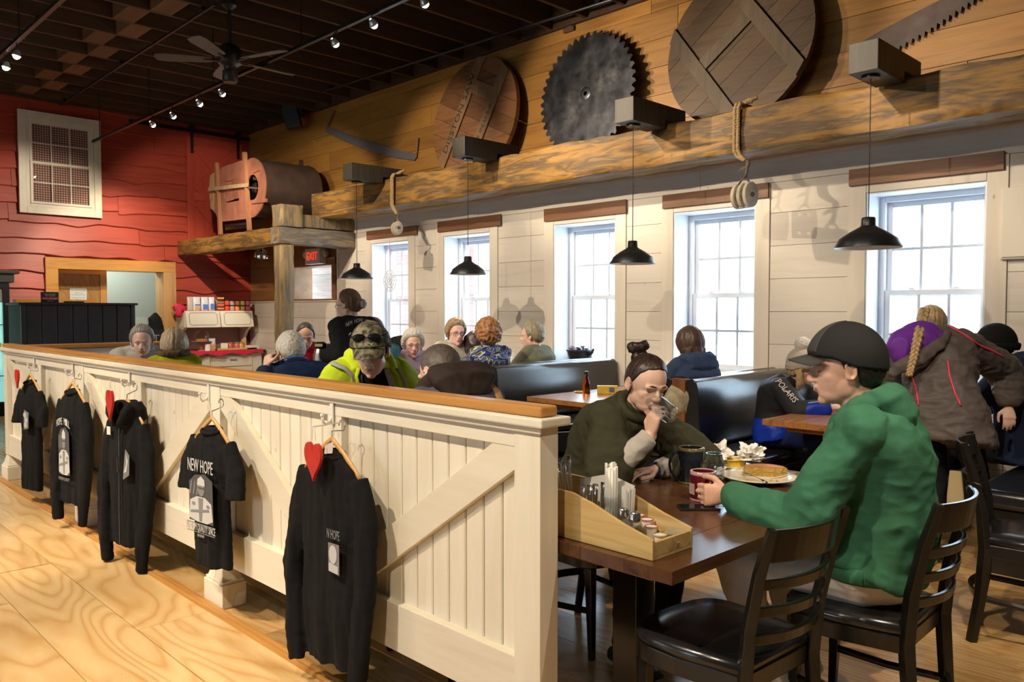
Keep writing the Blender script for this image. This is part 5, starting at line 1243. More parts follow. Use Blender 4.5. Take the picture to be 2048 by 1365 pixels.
def crumpled(lab, p, R, seed, flat_=.6, nm='napkin'):
    me = bpy.data.meshes.new(nm); bm = bmesh.new(); bmesh.ops.create_icosphere(bm, subdivisions=4, radius=1)
    for v in bm.verts:
        q = v.co*1.9+Vector((seed*7.7,0,0)); s = .45+.55*abs(mnoise.noise(q))*2.2+.35*(1-2*abs(mnoise.noise(q*2.1)))
        v.co = Vector((v.co.x*R[0], v.co.y*R[1], max(v.co.z*flat_,-.1)*R[2]))*s
    zmin = min(v.co.z for v in bm.verts)
    for v in bm.verts: v.co += Vector(p)-Vector((0,0,zmin))
    bm.to_mesh(me); bm.free(); t = tag(bpy.data.objects.new(nm, me), lab, 'napkin', 'crumpled paper napkins'); COL.objects.link(t); me.materials.append(NAPM); finish(t); return t
crumpled('crumpled white napkin by the jar, left of the pancakes', (-1.84,2.97,TZ+.001), (.055,.06,.07), 1, .7)
q = Vector((-1.88,3.20,TZ)); p2 = thing('plate', 'small white plate heaped with crumpled napkins and a yellow scrap', 'plate', tuple(q))
MB().lathe([(0,0),(.05,0),(.055,.004),(.085,.012),(.086,.015),(.055,.008),(0,.006)], q, 32).build('plate', plain('white_china',(.78,.77,.75),.2), p2, smooth=True)
MB().lathe([(0,0),(.055,0),(.06,.03),(.065,.032),(0,.033)], q+Vector((0.005,-.01,.0125)), 24).build('yellow_cup', plain('yellow_paper',(.75,.50,.03),.6), p2)
crumpled('crumpled white napkin, left one on the small plate', (-1.925,3.15,TZ+.047), (.06,.06,.065), 5, .8)
crumpled('crumpled white napkin, right one on the small plate', (-1.815,3.235,TZ+.047), (.06,.055,.06), 9, .8)
# phone
a, b = Vector((-1.575,2.29,0)), Vector((-1.455,2.415,0)); c = onz(1397,1018,TZ); dr_ = (onz(1440,1012,TZ)-onz(1353,1012,TZ)); dr_.z = 0; dr_.normalize(); sd = Vector((-dr_.y,dr_.x,0))
t = thing('phone', 'black smartphone lying face up beside the green sleeve', 'phone', tuple(c)); Rm = Matrix((dr_, sd, ZZ)).transposed()
MB().obox(c+Vector((0,0,.0045)), (.142,.070,.008), Rm).build('case', plain('black_case',(.012,.012,.012),.35), t, bevel=.003)
MB().obox(c+Vector((0,0,.0088)), (.132,.062,.0006), Rm).build('screen', plain('phone_screen',(.01,.012,.016),.03), t)
# ------------------------------------------------------------------ condiment tray
TRAYM = wood('weathered_pine_tray', [(.24,.12,.04),(.62,.44,.19),(.50,.33,.12),(.68,.52,.27)], 0, .6, .5, .4, .15, tint=.05)
ty0, ty1 = 1.835, 2.035; tx0, tx1 = -1.88, -1.325; zb = TZ+.001
tr_ = thing('condiment_tray', 'wooden condiment tray with sloping sides at the near end of the table', 'tray', ((tx0+tx1)/2,(ty0+ty1)/2,TZ))
def sidep(y): return [(tx0,y,zb),(tx1,y,zb),(tx1,y,zb+.058),(tx1-.012,y,zb+.062),(tx1-.10,y,zb+.085),(tx1-.22,y,zb+.125),(tx1-.30,y,zb+.145),(tx0,y,zb+.15)]
for y in (ty0, ty1-.010): MB().prism(sidep(y), (0,.010,0)).build('side_board', TRAYM, tr_, bevel=.002)
MB().box((tx0,ty0+.0105,zb),(tx1-.001,ty1-.0105,zb+.008)).build('bottom_board', TRAYM, tr_)
MB().box((tx1-.011,ty0+.0105,zb+.008),(tx1-.001,ty1-.0105,zb+.05)).build('end_board', TRAYM, tr_, bevel=.002)
MB().box((tx0,ty0+.0105,zb+.008),(tx0+.01,ty1-.0105,zb+.15)).build('end_board', TRAYM, tr_)
MB().box((-1.46,ty0+.0105,zb+.008),(-1.452,ty1-.0105,zb+.055)).build('divider', TRAYM, tr_)
# straws in a bottle
def at_(u, v, z=0): return Vector((u, v, zb+.0085+z))
sx, sy = -1.545, 1.925
bt = thing('straw_bottle', 'clear glass bottle holding the white straws in the tray', 'bottle', tuple(at_(sx,sy)))
MB().lathe([(0,0),(.031,0),(.033,.004),(.033,.07),(.029,.10),(.027,.115),(.029,.12),(.029,.125),(.025,.125),(.024,.11),(.029,.07),(.030,.006),(0,.005)], at_(sx,sy), 24).build('bottle', GL, bt, auto=50)
STR = plain('paper_straw', (.80,.78,.72), .5)
k = 0; random.seed(8)
for ring, n_ in ((0,1),(.0088,6),(.0172,12)):
    for j in range(n_):
        a = 2*PI*j/max(1,n_)+ring*50; dx, dy = math.cos(a)*ring, math.sin(a)*ring; tp = random.uniform(.20,.222)
        s = thing('drinking_straw', 'white drinking straw in the bottle in the condiment tray', 'straw', tuple(at_(sx+dx*.9,sy+dy*.9,.008)), group='white straws in the bottle')
        MB().lathe([(.0036,0),(.0042,0),(.0042,tp),(.0036,tp),(.0036,0)], at_(sx+dx*.9,sy+dy*.9,.008), 10, (dx*.2,dy*.2,1)).build('tube', STR, s, smooth=True)
def shaker(lab, u, v, cont, w_=.022):
    p = at_(u,v,.018); t = thing('shaker', lab, 'shaker', tuple(p))
    MB().lathe([(0,0),(w_,0),(w_*1.05,.004),(w_*.95,.045),(w_*.72,.058),(w_*.72,.062),(w_*.66,.062),(w_*.6,.05),(w_*.8,.006),(0,.005)], p, 10).build('glass_body', GL, t)
    MB().lathe([(0,.0055),(w_*.80,.006),(w_*.74,.034),(0,.034)], p, 10).build('contents', cont, t)
    MB().lathe([(w_*.80,.058),(w_*.82,.060),(w_*.82,.070),(w_*.76,.072),(w_*.78,.080),(w_*.6,.086),(0,.088)], p, 20).build('metal_lid', SIL, t, auto=40)
shaker('glass salt shaker with a metal lid in the tray', -1.475, 1.895, plain('salt',(.8,.78,.74),.7)); shaker('glass pepper shaker with a metal lid in the tray', -1.425, 1.885, plain('ground_pepper',(.06,.045,.03),.9))
for i, (u, v, hh_) in enumerate(((-1.41,1.945,.05),(-1.372,1.935,.035),(-1.44,1.965,.062),(-1.48,1.975,.066))):
    p = at_(u,v, hh_-.03) if i else at_(u,v,.02); lab = ['cream tub in the middle of the tray','nearest white creamer tub with a gold rim in the tray','white creamer tub behind the pepper shaker','rear creamer tub with a printed lid beside the straws'][i]
    p = at_(u,v,0); st = [.0,.0,.0,.0][i]; t = thing('creamer_tub', lab, 'creamer', tuple(p), group='creamer tubs in the tray')
    H0 = hh_
    MB().lathe([(0,0),(.013,0),(.0175,H0),(.020,H0+.001),(.020,H0+.003),(0,H0+.004)], p, 20).build('tub', plain('creamer_white',(.82,.80,.74),.35), t, auto=50)
    MB().lathe([(.0178,H0+.0035),(.0205,H0+.002),(.0205,H0+.0045),(.0178,H0+.0048)], p, 20).build('rim_band', plain('gold_band',(.7,.5,.12),.35) if i == 1 else plain('red_band',(.6,.12,.08),.5), t)
# cutlery standing in the tray
def cutl(lab, u, v, lean, ln, kind):
    p = at_(u,v,.003); d = Vector((lean[0],lean[1],1)).normalized(); t = thing(kind, lab, kind, tuple(p), group='cutlery standing in the tray')
    s = Vector((0,1,0)).cross(d).normalized()
    MB().tube([p, p+d*ln*.35, p+d*ln*.75, p+d*ln], [(.0025,.0015),(.003,.0016),(.007,.0018),(.0085,.002)], 8, flat=s).build('handle', SIL, t, smooth=True)
for i in range(5): cutl('stainless knife standing at the back of the tray', -1.70+.012*(i%3)-.01*(i//3), 1.87+.014*i, (-.25+.03*i,.02*i-.05), .20+.006*i, 'knife')
for i in range(6): cutl('stainless spoon standing in the middle of the tray', -1.615+.010*(i%3), 1.875+.012*i, (-.02+.03*(i%3),.02*(i%2)), .145+.005*(i%3), 'spoon')
nb = thing('napkin_stack', 'folded white napkins standing in the tray', 'napkins', tuple(at_(-1.62,1.985)))
for i in range(6):
    vs = []; fs = []
    for j in range(9):
        q = j/8; zz = .165-.015*math.cos(q*PI*2)*.4-.01*(i%2)-.02*abs(q-.5); vs += [at_(-1.71+.19*q, 1.965+.008*i+.004*math.sin(q*5), .002), at_(-1.71+.19*q+.004, 1.965+.008*i+.008*math.sin(q*4+i), zz)]
    for j in range(8): fs.append((2*j,2*j+2,2*j+3,2*j+1))
    o = MB().add(vs, fs).build('napkin', NAPM, nb, smooth=True); s_ = o.modifiers.new('th','SOLIDIFY'); s_.thickness = .003
# jam packets and knife laid at the low end
for i, (u, v, a, c_) in enumerate(((-1.375,1.98,.3,(.45,.28,.12)),(-1.40,2.0,-.4,(.35,.30,.22)),(-1.355,1.95,.9,(.55,.25,.12)),(-1.365,2.005,.1,(.3,.26,.18)))):
    p = at_(u,v,.004+.009*i); o = MB().obox(p, (.062,.038,.008), Matrix.Rotation(a,3,'Z')@Matrix.Rotation(.25,3,'X')).build('sugar_packet', plain('packet_%d'%i, c_, .35, vary=.2, vscale=40), None, bevel=.003); tag(o, ['brown','grey','orange-brown','topmost, grey-brown'][i]+' flat packet at the low end of the tray', 'packet', 'packets in the tray')
# ------------------------------------------------------------------ booth table things
p = onz(1175,783,TZ); p = Vector((-4.42,5.17,TZ)); t = thing('syrup_bottle', 'amber syrup bottle with a black cap on the booth table', 'bottle', tuple(p))
AMB = glass('maple_syrup', (.55,.12,.01), .02, 1.4)
MB().lathe([(0,0),(.030,0),(.032,.004),(.032,.075),(.024,.11),(.016,.13),(.014,.165),(0,.165)], p, 24).build('bottle', AMB, t, auto=50)
MB().lathe([(.0165,.165),(.0165,.19),(0,.191),(0,.165)], p, 16).build('cap', BLACKM, t, auto=40)
p2_ = Vector((-4.30,5.30,TZ)); t = thing('sugar_box', 'yellow cardboard box on the booth table beside the syrup', 'box', tuple(p2_)); Rm = Matrix.Rotation(.75,3,'Z')
MB().obox(p2_+Vector((0,0,.035)), (.17,.055,.068), Rm).build('box', plain('yellow_card',(.62,.45,.06),.5,vary=.15,vscale=30), t, bevel=.002)
MB().obox(p2_+Rm@Vector((.035,-.0285,.035)), (.045,.0012,.04), Rm).build('printed_panel', plain('blue_card',(.10,.12,.25),.5), t)
o = crumpled('torn yellow packet beside the syrup bottle', (-4.52,5.20,TZ+.001), (.05,.03,.02), 3, .5, 'torn_packet'); o.data.materials[0] = plain('yellow_card',(.62,.45,.06),.5); o['category'] = 'packet'; del o['group']
# planter on the window sill
c = Vector((WC[2]-.14, YW+.10, WZ0+.001))
t = thing('cauldron_planter', 'black cast-iron kettle planter with purple flowers on the third window sill', 'planter', tuple(c))
CI = plain('cast_iron', (.018,.018,.02), .55, .3)
MB().lathe([(0,.012),(.07,.012),(.095,.03),(.12,.10),(.135,.155),(.145,.16),(.145,.17),(.125,.17),(.11,.10),(0,.06)], c, 32).build('pot', CI, t, auto=45)
MB().tube([c+Vector((.12,0,.12)),c+Vector((.18,0,.15)),c+Vector((.20,0,.19))], [.022,.016,.012], 12).build('spout', CI, t, smooth=True)
MB().tube([c+Vector((math.cos(a)*.14,0,.16+.0*a)) + Vector((0,-.06*math.sin(a),.03)) for a in np.linspace(0,PI,14)], .005, 8).build('bail_handle', CI, t, smooth=True)
for k in range(3): a = 2*PI*k/3+.4; MB().cyl(c+Vector((math.cos(a)*.07,math.sin(a)*.07,0)), .012, .02, 10).build('foot', CI, t)
random.seed(5)
for k in range(12):
    a = random.random()*6.28; r = random.random()*.10; col = [(.35,.05,.35),(.10,.28,.32),(.20,.04,.25)][k%3]
    m = MB(); q = c+Vector((math.cos(a)*r,math.sin(a)*r,.175+random.random()*.04))
    for j in range(5): b_ = 2*PI*j/5; m.ell(q+Vector((math.cos(b_)*.014,math.sin(b_)*.014,0)), (.013,.013,.006), None, 8, 6)
    m.tube([q, Vector((q.x,q.y,c.z+.12))], .003, 6); m.build('flower', plain('flower_%d'%(k%3), col, .6), t, smooth=True)
# condiment holders on the booth tables
def holder(lab, p, rz):
    t = thing('menu_holder', lab, 'holder', tuple(p)); R = Matrix.Rotation(rz,3,'Z'); P = Vector(p)
    MB().prism([P+R@Vector(v) for v in ((-.12,-.08,0),(.12,-.08,0),(.12,-.08,.06),(-.12,-.08,.16))], R@Vector((0,.01,0))).prism([P+R@Vector(v) for v in ((-.12,.07,0),(.12,.07,0),(.12,.07,.06),(-.12,.07,.16))], R@Vector((0,.01,0))).build('tray_side', TRAYM, t)
    MB().obox(P+R@Vector((-.02,-.095,.10)), (.17,.004,.19), R).build('menu_card', plain('menu_card',(.68,.64,.56),.6), t)
    MB().obox(P+R@Vector((.02,-.098,.165)), (.075,.002,.022), R).build('red_band', plain('menu_red',(.55,.06,.05),.5), t)
    MB().lathe([(.028,.0),(.034,0),(.034,.003),(.028,.003)], P+R@Vector((-.045,-.0985,.07)), 20, R@Vector((0,-1,0))).build('emblem', plain('menu_ink',(.25,.2,.14),.6), t)
    MB().cyl(P+R@Vector((-.07,0,.0)), .02, .24, 16).build('straw_cup', plain('frosted_white',(.72,.72,.70),.4), t)
    for k in range(3): MB().cyl(P+R@Vector((.0+.03*k,.02,.0)), .013, .13, 12).build('spice_bottle', SIL, t)
holder('menu and condiment holder on the booth table, behind the head of the drinking woman', (-4.20,6.15,TZ), .3)
holder('menu and condiment holder on the booth table, before the woman in sage', (-6.2,6.12,TZ), .3)
for k, (x, y, lab) in enumerate(((-6.08,5.05,'maroon mug in the hand of the curly-haired woman'),(-6.22,4.92,'maroon mug beside the curly-haired woman\'s mug'),(-6.62,3.80,'maroon mug on the table before the man in red'))):
    mug(lab, (x,y,TZ), .042, .095, MAR, None, ang=-.8+k, group='maroon mugs on the far tables')
for k, (x, y, lab) in enumerate(((-6.72,4.28,'white plate with food on the table of the man in red'),(-6.2,4.75,'white plate on the older women\'s table'),(-6.62,4.02,'red sauce bowl on the table of the man in red'))):
    t = thing('plate' if k < 2 else 'bowl', lab, 'plate' if k < 2 else 'bowl', (x,y,TZ)); r = .12 if k < 2 else .05
    MB().lathe([(0,0),(r*.6,0),(r,.016),(r,.02),(r*.6,.006),(0,.006)], (x,y,TZ), 28).build('dish', plain('white_china',(.78,.77,.75),.2), t, smooth=True)
    MB().ell((x,y,TZ+.012), (r*.55,r*.5,.018)).build('food', plain('food_%d'%k, [(.5,.25,.08),(.45,.30,.15),(.5,.06,.03)][k], .7, vary=.4, vscale=40), t, smooth=True)
# ------------------------------------------------------------------ far end: cooler, dark counter, hutch
t = thing('dark_counter', 'black panelled host counter before the red wall', 'counter', (-11.3,3.3,0)); BPAN = plain('blue_black_paint', (.018,.019,.026), .45, vary=.2, vscale=4)
cy0, cy1 = onx(42,650,-11.3).y, onx(270,650,-11.3).y; cz = onx(150,606,-11.3).z
n_ = 7; w_ = (cy1-cy0-.10)/n_
for k in range(n_): MB().box((-11.33,cy0+.05+w_*k+.004,.1),(-11.30,cy0+.05+w_*(k+1)-.004,cz-.03)).build('panel', BPAN, t, bevel=.006)
MB().box((-11.9,cy0,0),(-11.335,cy1,cz-.03)).build('carcass', plain('deep_black',(.008,.008,.01),.6), t)
for yy in (cy0, cy1-.05): MB().box((-11.335,yy,.0),(-11.285,yy+.05,cz-.03)).build('corner_stile', BPAN, t, bevel=.004)
MB().box((-11.92,cy0-.03,cz-.029),(-11.26,cy1+.03,cz)).build('counter_top', BPAN, t, bevel=.006)
MB().box((-11.9,cy0+.05,cz+.001),(-11.75,cy0+1.0,cz+.045)).build('wooden_ledge', HONEYY, t)
e = onx(100,600,-11.4); t = thing('card_display', 'small black and red gift card display on the dark counter', 'display', (-11.4,e.y,cz))
yc = e.y; MB().box((-11.42,yc-.10,cz+.001),(-11.40,yc+.10,cz+.135)).build('card', plain('display_black',(.02,.015,.018),.4), t)
MB().box((-11.399,yc-.095,cz+.04),(-11.396,yc+.095,cz+.068)).build('red_band', plain('display_red',(.5,.03,.04),.4), t)
for zz, tx, s_, w2 in ((.10,'NOW AVAILABLE',.02,.13),(.08,'GIFT CARDS',.02,.11),(.046,'Give the gift',.022,.15),(.015,'ASK US',.016,.06)): text_mesh('lettering', tx, PRW, t, (-11.394,yc,cz+zz), (0,1,0), (0,0,1), s_, w2)
for k in range(2): MB().box((-11.42,yc+.16+.12*k,cz+.001),(-11.34,yc+.26+.12*k,cz+.02)).build('card_box', plain('display_black',(.02,.015,.018),.4), t)
# notice on the plywood door
n0 = onx(140,577,XR-.44); n1 = onx(174,604,XR-.44); t = tag(MB().box((XR-.449,n0.y,n1.z),(XR-.446,n1.y,n0.z)).build('door_notice', plain('notice_paper',(.62,.68,.66),.7), None), 'white notice forbidding admittance on the plywood door', 'sign')
yc = (n0.y+n1.y)/2; zh_ = n0.z-n1.z; INKG = plain('notice_ink',(.12,.2,.22),.7)
for q, tx, wf_ in ((.80,'NO ADMITTANCE',.86),(.62,'Authorized',.5),(.48,'Personnel Only',.8),(.26,'Employees must sign in',.8),(.12,'Thank you',.3)): text_mesh('lettering', tx, INKG, t, (XR-.4455,yc,n1.z+zh_*q), (0,1,0), (0,0,1), zh_*.13, (n1.y-n0.y)*wf_)
# black sign with T and CD
s0, s1 = onx(296,660,-9.6), onx(328,700,-9.6); t = thing('chalk_sign', 'black sign with white letters standing behind the grey-haired man', 'sign', (-9.6,(s0.y+s1.y)/2,0))
MB().box((-9.63,s0.y-.25,.75),(-9.60,s1.y,s0.z)).build('board', plain('sign_black',(.02,.018,.022),.5), t, bevel=.003); MB().box((-9.63,s0.y-.1,0),(-9.60,s0.y-.05,.75)).box((-9.63,s1.y-.06,0),(-9.60,s1.y-.01,.75)).build('stand', BW, t)
yr = s1.y-.05
text_mesh('lettering', 'WAIT', PRW, t, (-9.598,yr-.17,onx(312,683,-9.6).z), (0,1,0), (0,0,1), .11, .34); text_mesh('lettering', 'TO BE SEATED', PRW, t, (-9.598,yr-.17,onx(312,693,-9.6).z-.02), (0,1,0), (0,0,1), .04, .34)
# black coat hanging at the door
cp = onx(312,650,XR+.10); me_ = MB(); me_.loft([((XR+.10,cp.y,.75),.10,.07,(0,1,0),(1,0,0)),((XR+.10,cp.y,1.1),.13,.08,(0,1,0),(1,0,0)),((XR+.10,cp.y-.02,1.32),.09,.06,(0,1,0),(1,0,0)),((XR+.08,cp.y,1.42),.03,.03,(0,1,0),(1,0,0))], 20); me2 = remesh(me_, .02, 2); crumple(me2, .015, 6, .004, 20)
cob = bpy.data.objects.new('hanging_coat', me2); COL.objects.link(cob); me2.materials.clear(); me2.materials.append(CLOTHB); finish(cob, None, True); tag(cob, 'black coat hanging on the right side of the doorway', 'coat')
# drinks cooler at the left edge
t = thing('drinks_cooler', 'black glass-door drinks cooler at the left edge, lit inside', 'cooler', (-13.0,2.35,0))
f1 = onx(38,545,-12.75).y; ft = onx(18,545,-12.75).z; fx = -12.75
MB().box((-13.35,f1-1.1,0),(-12.80,f1-.12,ft-.14)).build('carcass', plain('deep_black',(.008,.008,.01),.6), t)
CO = MB(); CO.box((-13.35,f1-1.18,ft-.02),(-12.70,f1,ft+.03)).box((-13.35,f1-1.14,ft-.14),(-12.74,f1-.06,ft-.021)); CO.build('cornice', plain('dark_stained_cornice',(.05,.045,.04),.5), t, bevel=.01)
MB().box((-12.80,f1-.20,.1),(-12.75,f1-.12,ft-.15)).box((-12.80,f1-1.1,.1),(-12.75,f1-1.03,ft-.15)).box((-12.80,f1-1.03,ft-.22),(-12.75,f1-.20,ft-.15)).box((-12.80,f1-1.03,.1),(-12.75,f1-.20,.2)).build('door_frame', BLACKM, t)
MB().box((-12.799,f1-1.03,ft-.40),(-12.77,f1-.20,ft-.225)).build('header_panel', plain('cooler_header',(.30,.30,.30),.4), t)
MB().box((-12.798,f1-1.03,.2),(-12.79,f1-.20,ft-.41)).build('lit_interior', emis('cooler_light',(.35,.8,.75),.7), t)
for zz in (.55,.9,1.25): MB().box((-12.789,f1-1.03,zz),(-12.765,f1-.20,zz+.012)).build('shelf', SIL, t)
for k in range(8):
    for zz in (.562,.912,1.262): MB().cyl((-12.775,f1-.26-.10*k,zz),.010,.16,10).build('drink_can', plain('can_%d'%(k%3), [(.55,.55,.55),(.5,.08,.06),(.08,.08,.09)][k%3], .35), t)
MB().box((-12.764,f1-1.03,.2),(-12.76,f1-.20,ft-.22)).build('glass_door', PGL, t)
text_mesh('lettering', 'COLD DRINKS', plain('cooler_red',(.5,.05,.05),.5), t, (-12.768,f1-.42,ft-.28), (0,1,0), (0,0,1), .07, .38)
MB().cyl((-12.764,f1-.27,.98), .045, .002, 20, (1,0,0)).build('round_sticker', plain('yellow_sticker',(.6,.45,.05),.5), t)
# hutch
hx = XR+.45; hy0, hy1 = onx(371,640,hx).y, onx(506,640,hx).y; hz1 = onx(440,622,hx).z; hz0 = onx(440,655,hx).z
ENAM = plain('cream_enamel', (.66,.62,.52), .3); TRIMB = plain('thin_dark_line', (.10,.08,.06), .5)
t = thing('kitchen_hutch', 'cream enamel kitchen hutch with red cloth, below the red wall corner', 'hutch', (hx,(hy0+hy1)/2,0))
MB().box((XR+.03,hy0,hz0),(hx-.03,hy1,hz1)).build('upper_case', ENAM, t, bevel=.006)
hm = (hy0+hy1)/2
for a, b in ((hy0+.005,hm-.01),(hm+.01,hy1-.005)):
    MB().add([(hx-.03,a,hz0),(hx-.03,b,hz0),(hx-.03,b,hz1),(hx-.03,a,hz1),(hx+.05,a,hz0),(hx+.05,b,hz0),(hx-.005,b,hz1),(hx-.005,a,hz1)],[(0,3,2,1),(4,5,6,7),(0,1,5,4),(1,2,6,5),(2,3,7,6),(3,0,4,7)]).build('cabinet_door', ENAM, t, bevel=.008)
    P_ = []; n1_ = Vector((.055,0,-(hz1-hz0))).normalized()
    def dp(y, q): return Vector((hx-.005+.055*(1-q)+.003, y, hz0+(hz1-hz0)*q))
    pts = [dp(a+.08,.15),dp(b-.08,.15),dp(b-.05,.25),dp(b-.05,.78),dp(b-.08,.88),dp(a+.08,.88),dp(a+.05,.78),dp(a+.05,.25),dp(a+.08,.15)]
    MB().tube(pts, .003, 6).build('painted_line', TRIMB, t)
MB().box((XR+.02,hy0+.02,.80),(XR+.05,hy1-.06,hz0)).build('back_panel', plain('hutch_back',(.30,.23,.19),.5), t)
for yy, sg in ((hy0,1),(hy1-.05,1)): MB().prism([(hx-.05,yy,hz0),(hx-.16,yy,hz0-.06),(hx-.26,yy,hz0-.18),(hx-.26,yy,.80),(XR+.03,yy,.80),(XR+.03,yy,hz0)], (0,.05,0)).build('side_bracket', ENAM, t)
CZT = .79
MB().box((XR+.03,hy0-.10,CZT-.05),(hx+.22,hy1+.12,CZT)).build('work_surface', BW, t, bevel=.006)
MB().box((XR+.03,hy0-.05,.1),(hx+.14,hy1+.08,CZT-.051)).build('lower_case', ENAM, t, bevel=.004)
lx0 = hx+.141
for a, b, c_, d_2 in ((hy0+.03,hm-.25,.15,CZT-.08),(hm-.20,hy1-.1,CZT-.26,CZT-.08),(hm-.20,hy1-.1,CZT-.42,CZT-.28),(hm-.20,hy1-.1,.15,CZT-.44)):
    dd_ = MB().box((lx0,a,c_),(lx0+.018,b,d_2)).build('cabinet_front', ENAM, t, bevel=.006)
    MB().box((lx0+.02,(a+b)/2-.06,(d_2+c_)/2+.01),(lx0+.035,(a+b)/2+.06,(d_2+c_)/2+.03)).build('handle', SIL, dd_, bevel=.004)
RC = plain('red_cloth', (.50,.012,.045), .8)
MB().box((XR+.02,hy0-.05,CZT+.0005),(hx+.18,hy1+.06,CZT+.006)).build('cloth_runner', RC, t)
m = MB(); vs = []; fs = []
for j in range(25):
    y = hy0-.08+(hy1-hy0+.14)*j/24; vs += [(hx+.185+.006*math.sin(j*1.7),y,CZT+.006),(hx+.228+.008*math.sin(j*1.3),y,CZT-.0),(hx+.232+.010*math.sin(j*1.9),y,CZT-.06-.02*math.sin(j*.8))]
for j in range(24):
    for k in range(2): a = 3*j+k; fs.append((a,a+3,a+4,a+1))
o = m.add(vs, fs).build('cloth_edge', RC, t, smooth=True)
o = MB().box((XR+.03,hy0-.02,hz1+.0005),(hx-.03,hy1,hz1+.006)).build('cloth_strip', RC, t)
me_ = MB(); me_.cap((hx-.15,hy0-.03,hz1+.04),(hx-.12,hy0-.06,hz1-.06),.07,.045); me_.cap((hx-.15,hy0+.0,hz1+.03),(hx-.2,hy0-.07,hz1+.05),.06,.05); me2 = remesh(me_, .01, 2); crumple(me2,.01,14,.003,30); link_mesh('cloth_bunch', me2, RC, t)
# goods on the hutch
def bag(lab, y, w_, h_, col, lbl=None, x=hx-.12, z=hz1+.0065, txt=None):
    t = thing('snack_bag', lab, 'bag', (x,y,z), group='snack bags on the hutch')
    m = MB(); m.loft([((x,y,z+.001),w_/2,.035,(0,1,0),(1,0,0)),((x,y,z+h_*.4),w_/2,.04,(0,1,0),(1,0,0)),((x,y,z+h_*.8),w_/2*.96,.022,(0,1,0),(1,0,0)),((x,y,z+h_*.9),w_/2,.006,(0,1,0),(1,0,0)),((x,y,z+h_),w_/2*1.03,.003,(0,1,0),(1,0,0))], 20)
    m.build('pouch', plain('bag_'+lab[:14], col, .35), t, auto=60)
    if lbl:
        for k, (q0, q1, c_) in enumerate(lbl): MB().box((x+.041,y-w_*.36,z+h_*q0),(x+.0425,y+w_*.36,z+h_*q1)).build('printed_panel', plain('lbl_%s_%d'%(lab[:8],k), c_, .4), t)
    if txt: text_mesh('lettering', txt, PRW, t, (x+.044,y,z+h_*.58), (0,1,0), (0,0,1), h_*.17, w_*.7)
def yh(p): return onx(p,600,hx-.12).y
hb = (hz1+.0065)
HB = onx(380,594,hx-.12).z-hb
bag('clear snack bag at the left end of the hutch', yh(380), .10, HB, (.50,.45,.40))
bag('white snack bag with a blue label on the hutch', yh(393), .12, HB, (.66,.68,.70), [(.35,.45,(.08,.2,.6)),(.08,.28,(.7,.35,.12))])
bag('white snack bag with brown crackers on the hutch', yh(409), .12, HB, (.62,.60,.56), [(.08,.45,(.50,.25,.08))])
bag('white snack bag with a yellow label on the hutch', yh(423), .10, HB, (.65,.62,.56), [(.08,.5,(.75,.42,.05))])
bag('dark orange snack bag with white lettering on the hutch', yh(439), .16, HB, (.10,.03,.02), [(.86,.98,(.75,.35,.05)),(.32,.52,(.65,.10,.02)),(.08,.20,(.6,.3,.06))], txt='Beacon')
jc = [(.70,.08,.03),(.50,.32,.30),(.75,.30,.08),(.50,.50,.15),(.60,.10,.18)]; jn = ['orange-red','lilac','amber','green','pink']; jz = (onx(470,600,hx-.12).z-hb)/2
for r in range(2):
    for k in range(5):
        y = yh(454+10.3*k); z = hb+jz*r; tt = thing('jam_jar', '%s jam jar, %s row on the hutch' % (jn[k], ['lower','upper'][r]), 'jar', (hx-.12,y,z), group='jam jars on the hutch')
        MB().lathe([(0,.0005),(.038,.0005),(.040,.004),(.040,jz*.72),(.034,jz*.78),(0,jz*.78)], (hx-.12,y,z), 20).build('jar', plain('jam_'+jn[k], jc[k], .2), tt, auto=45)
        MB().lathe([(.038,jz*.78),(.038,jz*.995),(0,jz*.995),(0,jz*.78)], (hx-.12,y,z), 20).build('lid', BLACKM, tt, auto=40)
def on_counter(p): return onx(p,700,hx+.02).y
zc = CZT+.0065
y = on_counter(402); t = thing('cake_stand', 'pink cake stand with a glass dome on the red cloth', 'cake stand', (hx+.05,y,zc))
MB().lathe([(0,0),(.07,0),(.03,.02),(.022,.13),(.05,.145),(.16,.15),(.165,.158),(0,.158)], (hx+.05,y,zc), 28).build('stand', plain('pink_glaze',(.55,.2,.15),.3), t, auto=45)
MB().lathe([(.135,.16),(.13,.26),(.09,.32),(.02,.335),(.02,.37),(0,.375)], (hx+.05,y,zc), 28).build('dome', GL, t, smooth=True)
MB().lathe([(0,.159),(.09,.159),(.09,.19),(0,.2)], (hx+.05,y,zc), 20).build('cake', CAKE, t)
y = on_counter(419); bag('small cookie bag with a card on the counter', y, .11, .20, (.6,.6,.58), [(.1,.5,(.6,.3,.08))], hx+.12, zc)
y = on_counter(404); t = thing('mug', 'white cup upside down below the cake stand', 'cup', (hx+.15,y,zc)); MB().lathe([(.045,0),(.05,.004),(.038,.11),(0,.11)], (hx+.15,y+.04,zc), 24).build('cup', plain('white_china',(.78,.77,.75),.2), t, auto=45)
y = on_counter(475); t = thing('wooden_board', 'wooden serving board on the red cloth', 'board', (hx+.05,y,zc)); MB().box((hx-.1,y-.38,zc),(hx+.12,y+.30,zc+.03)).build('board', TRAYM, t, bevel=.004)
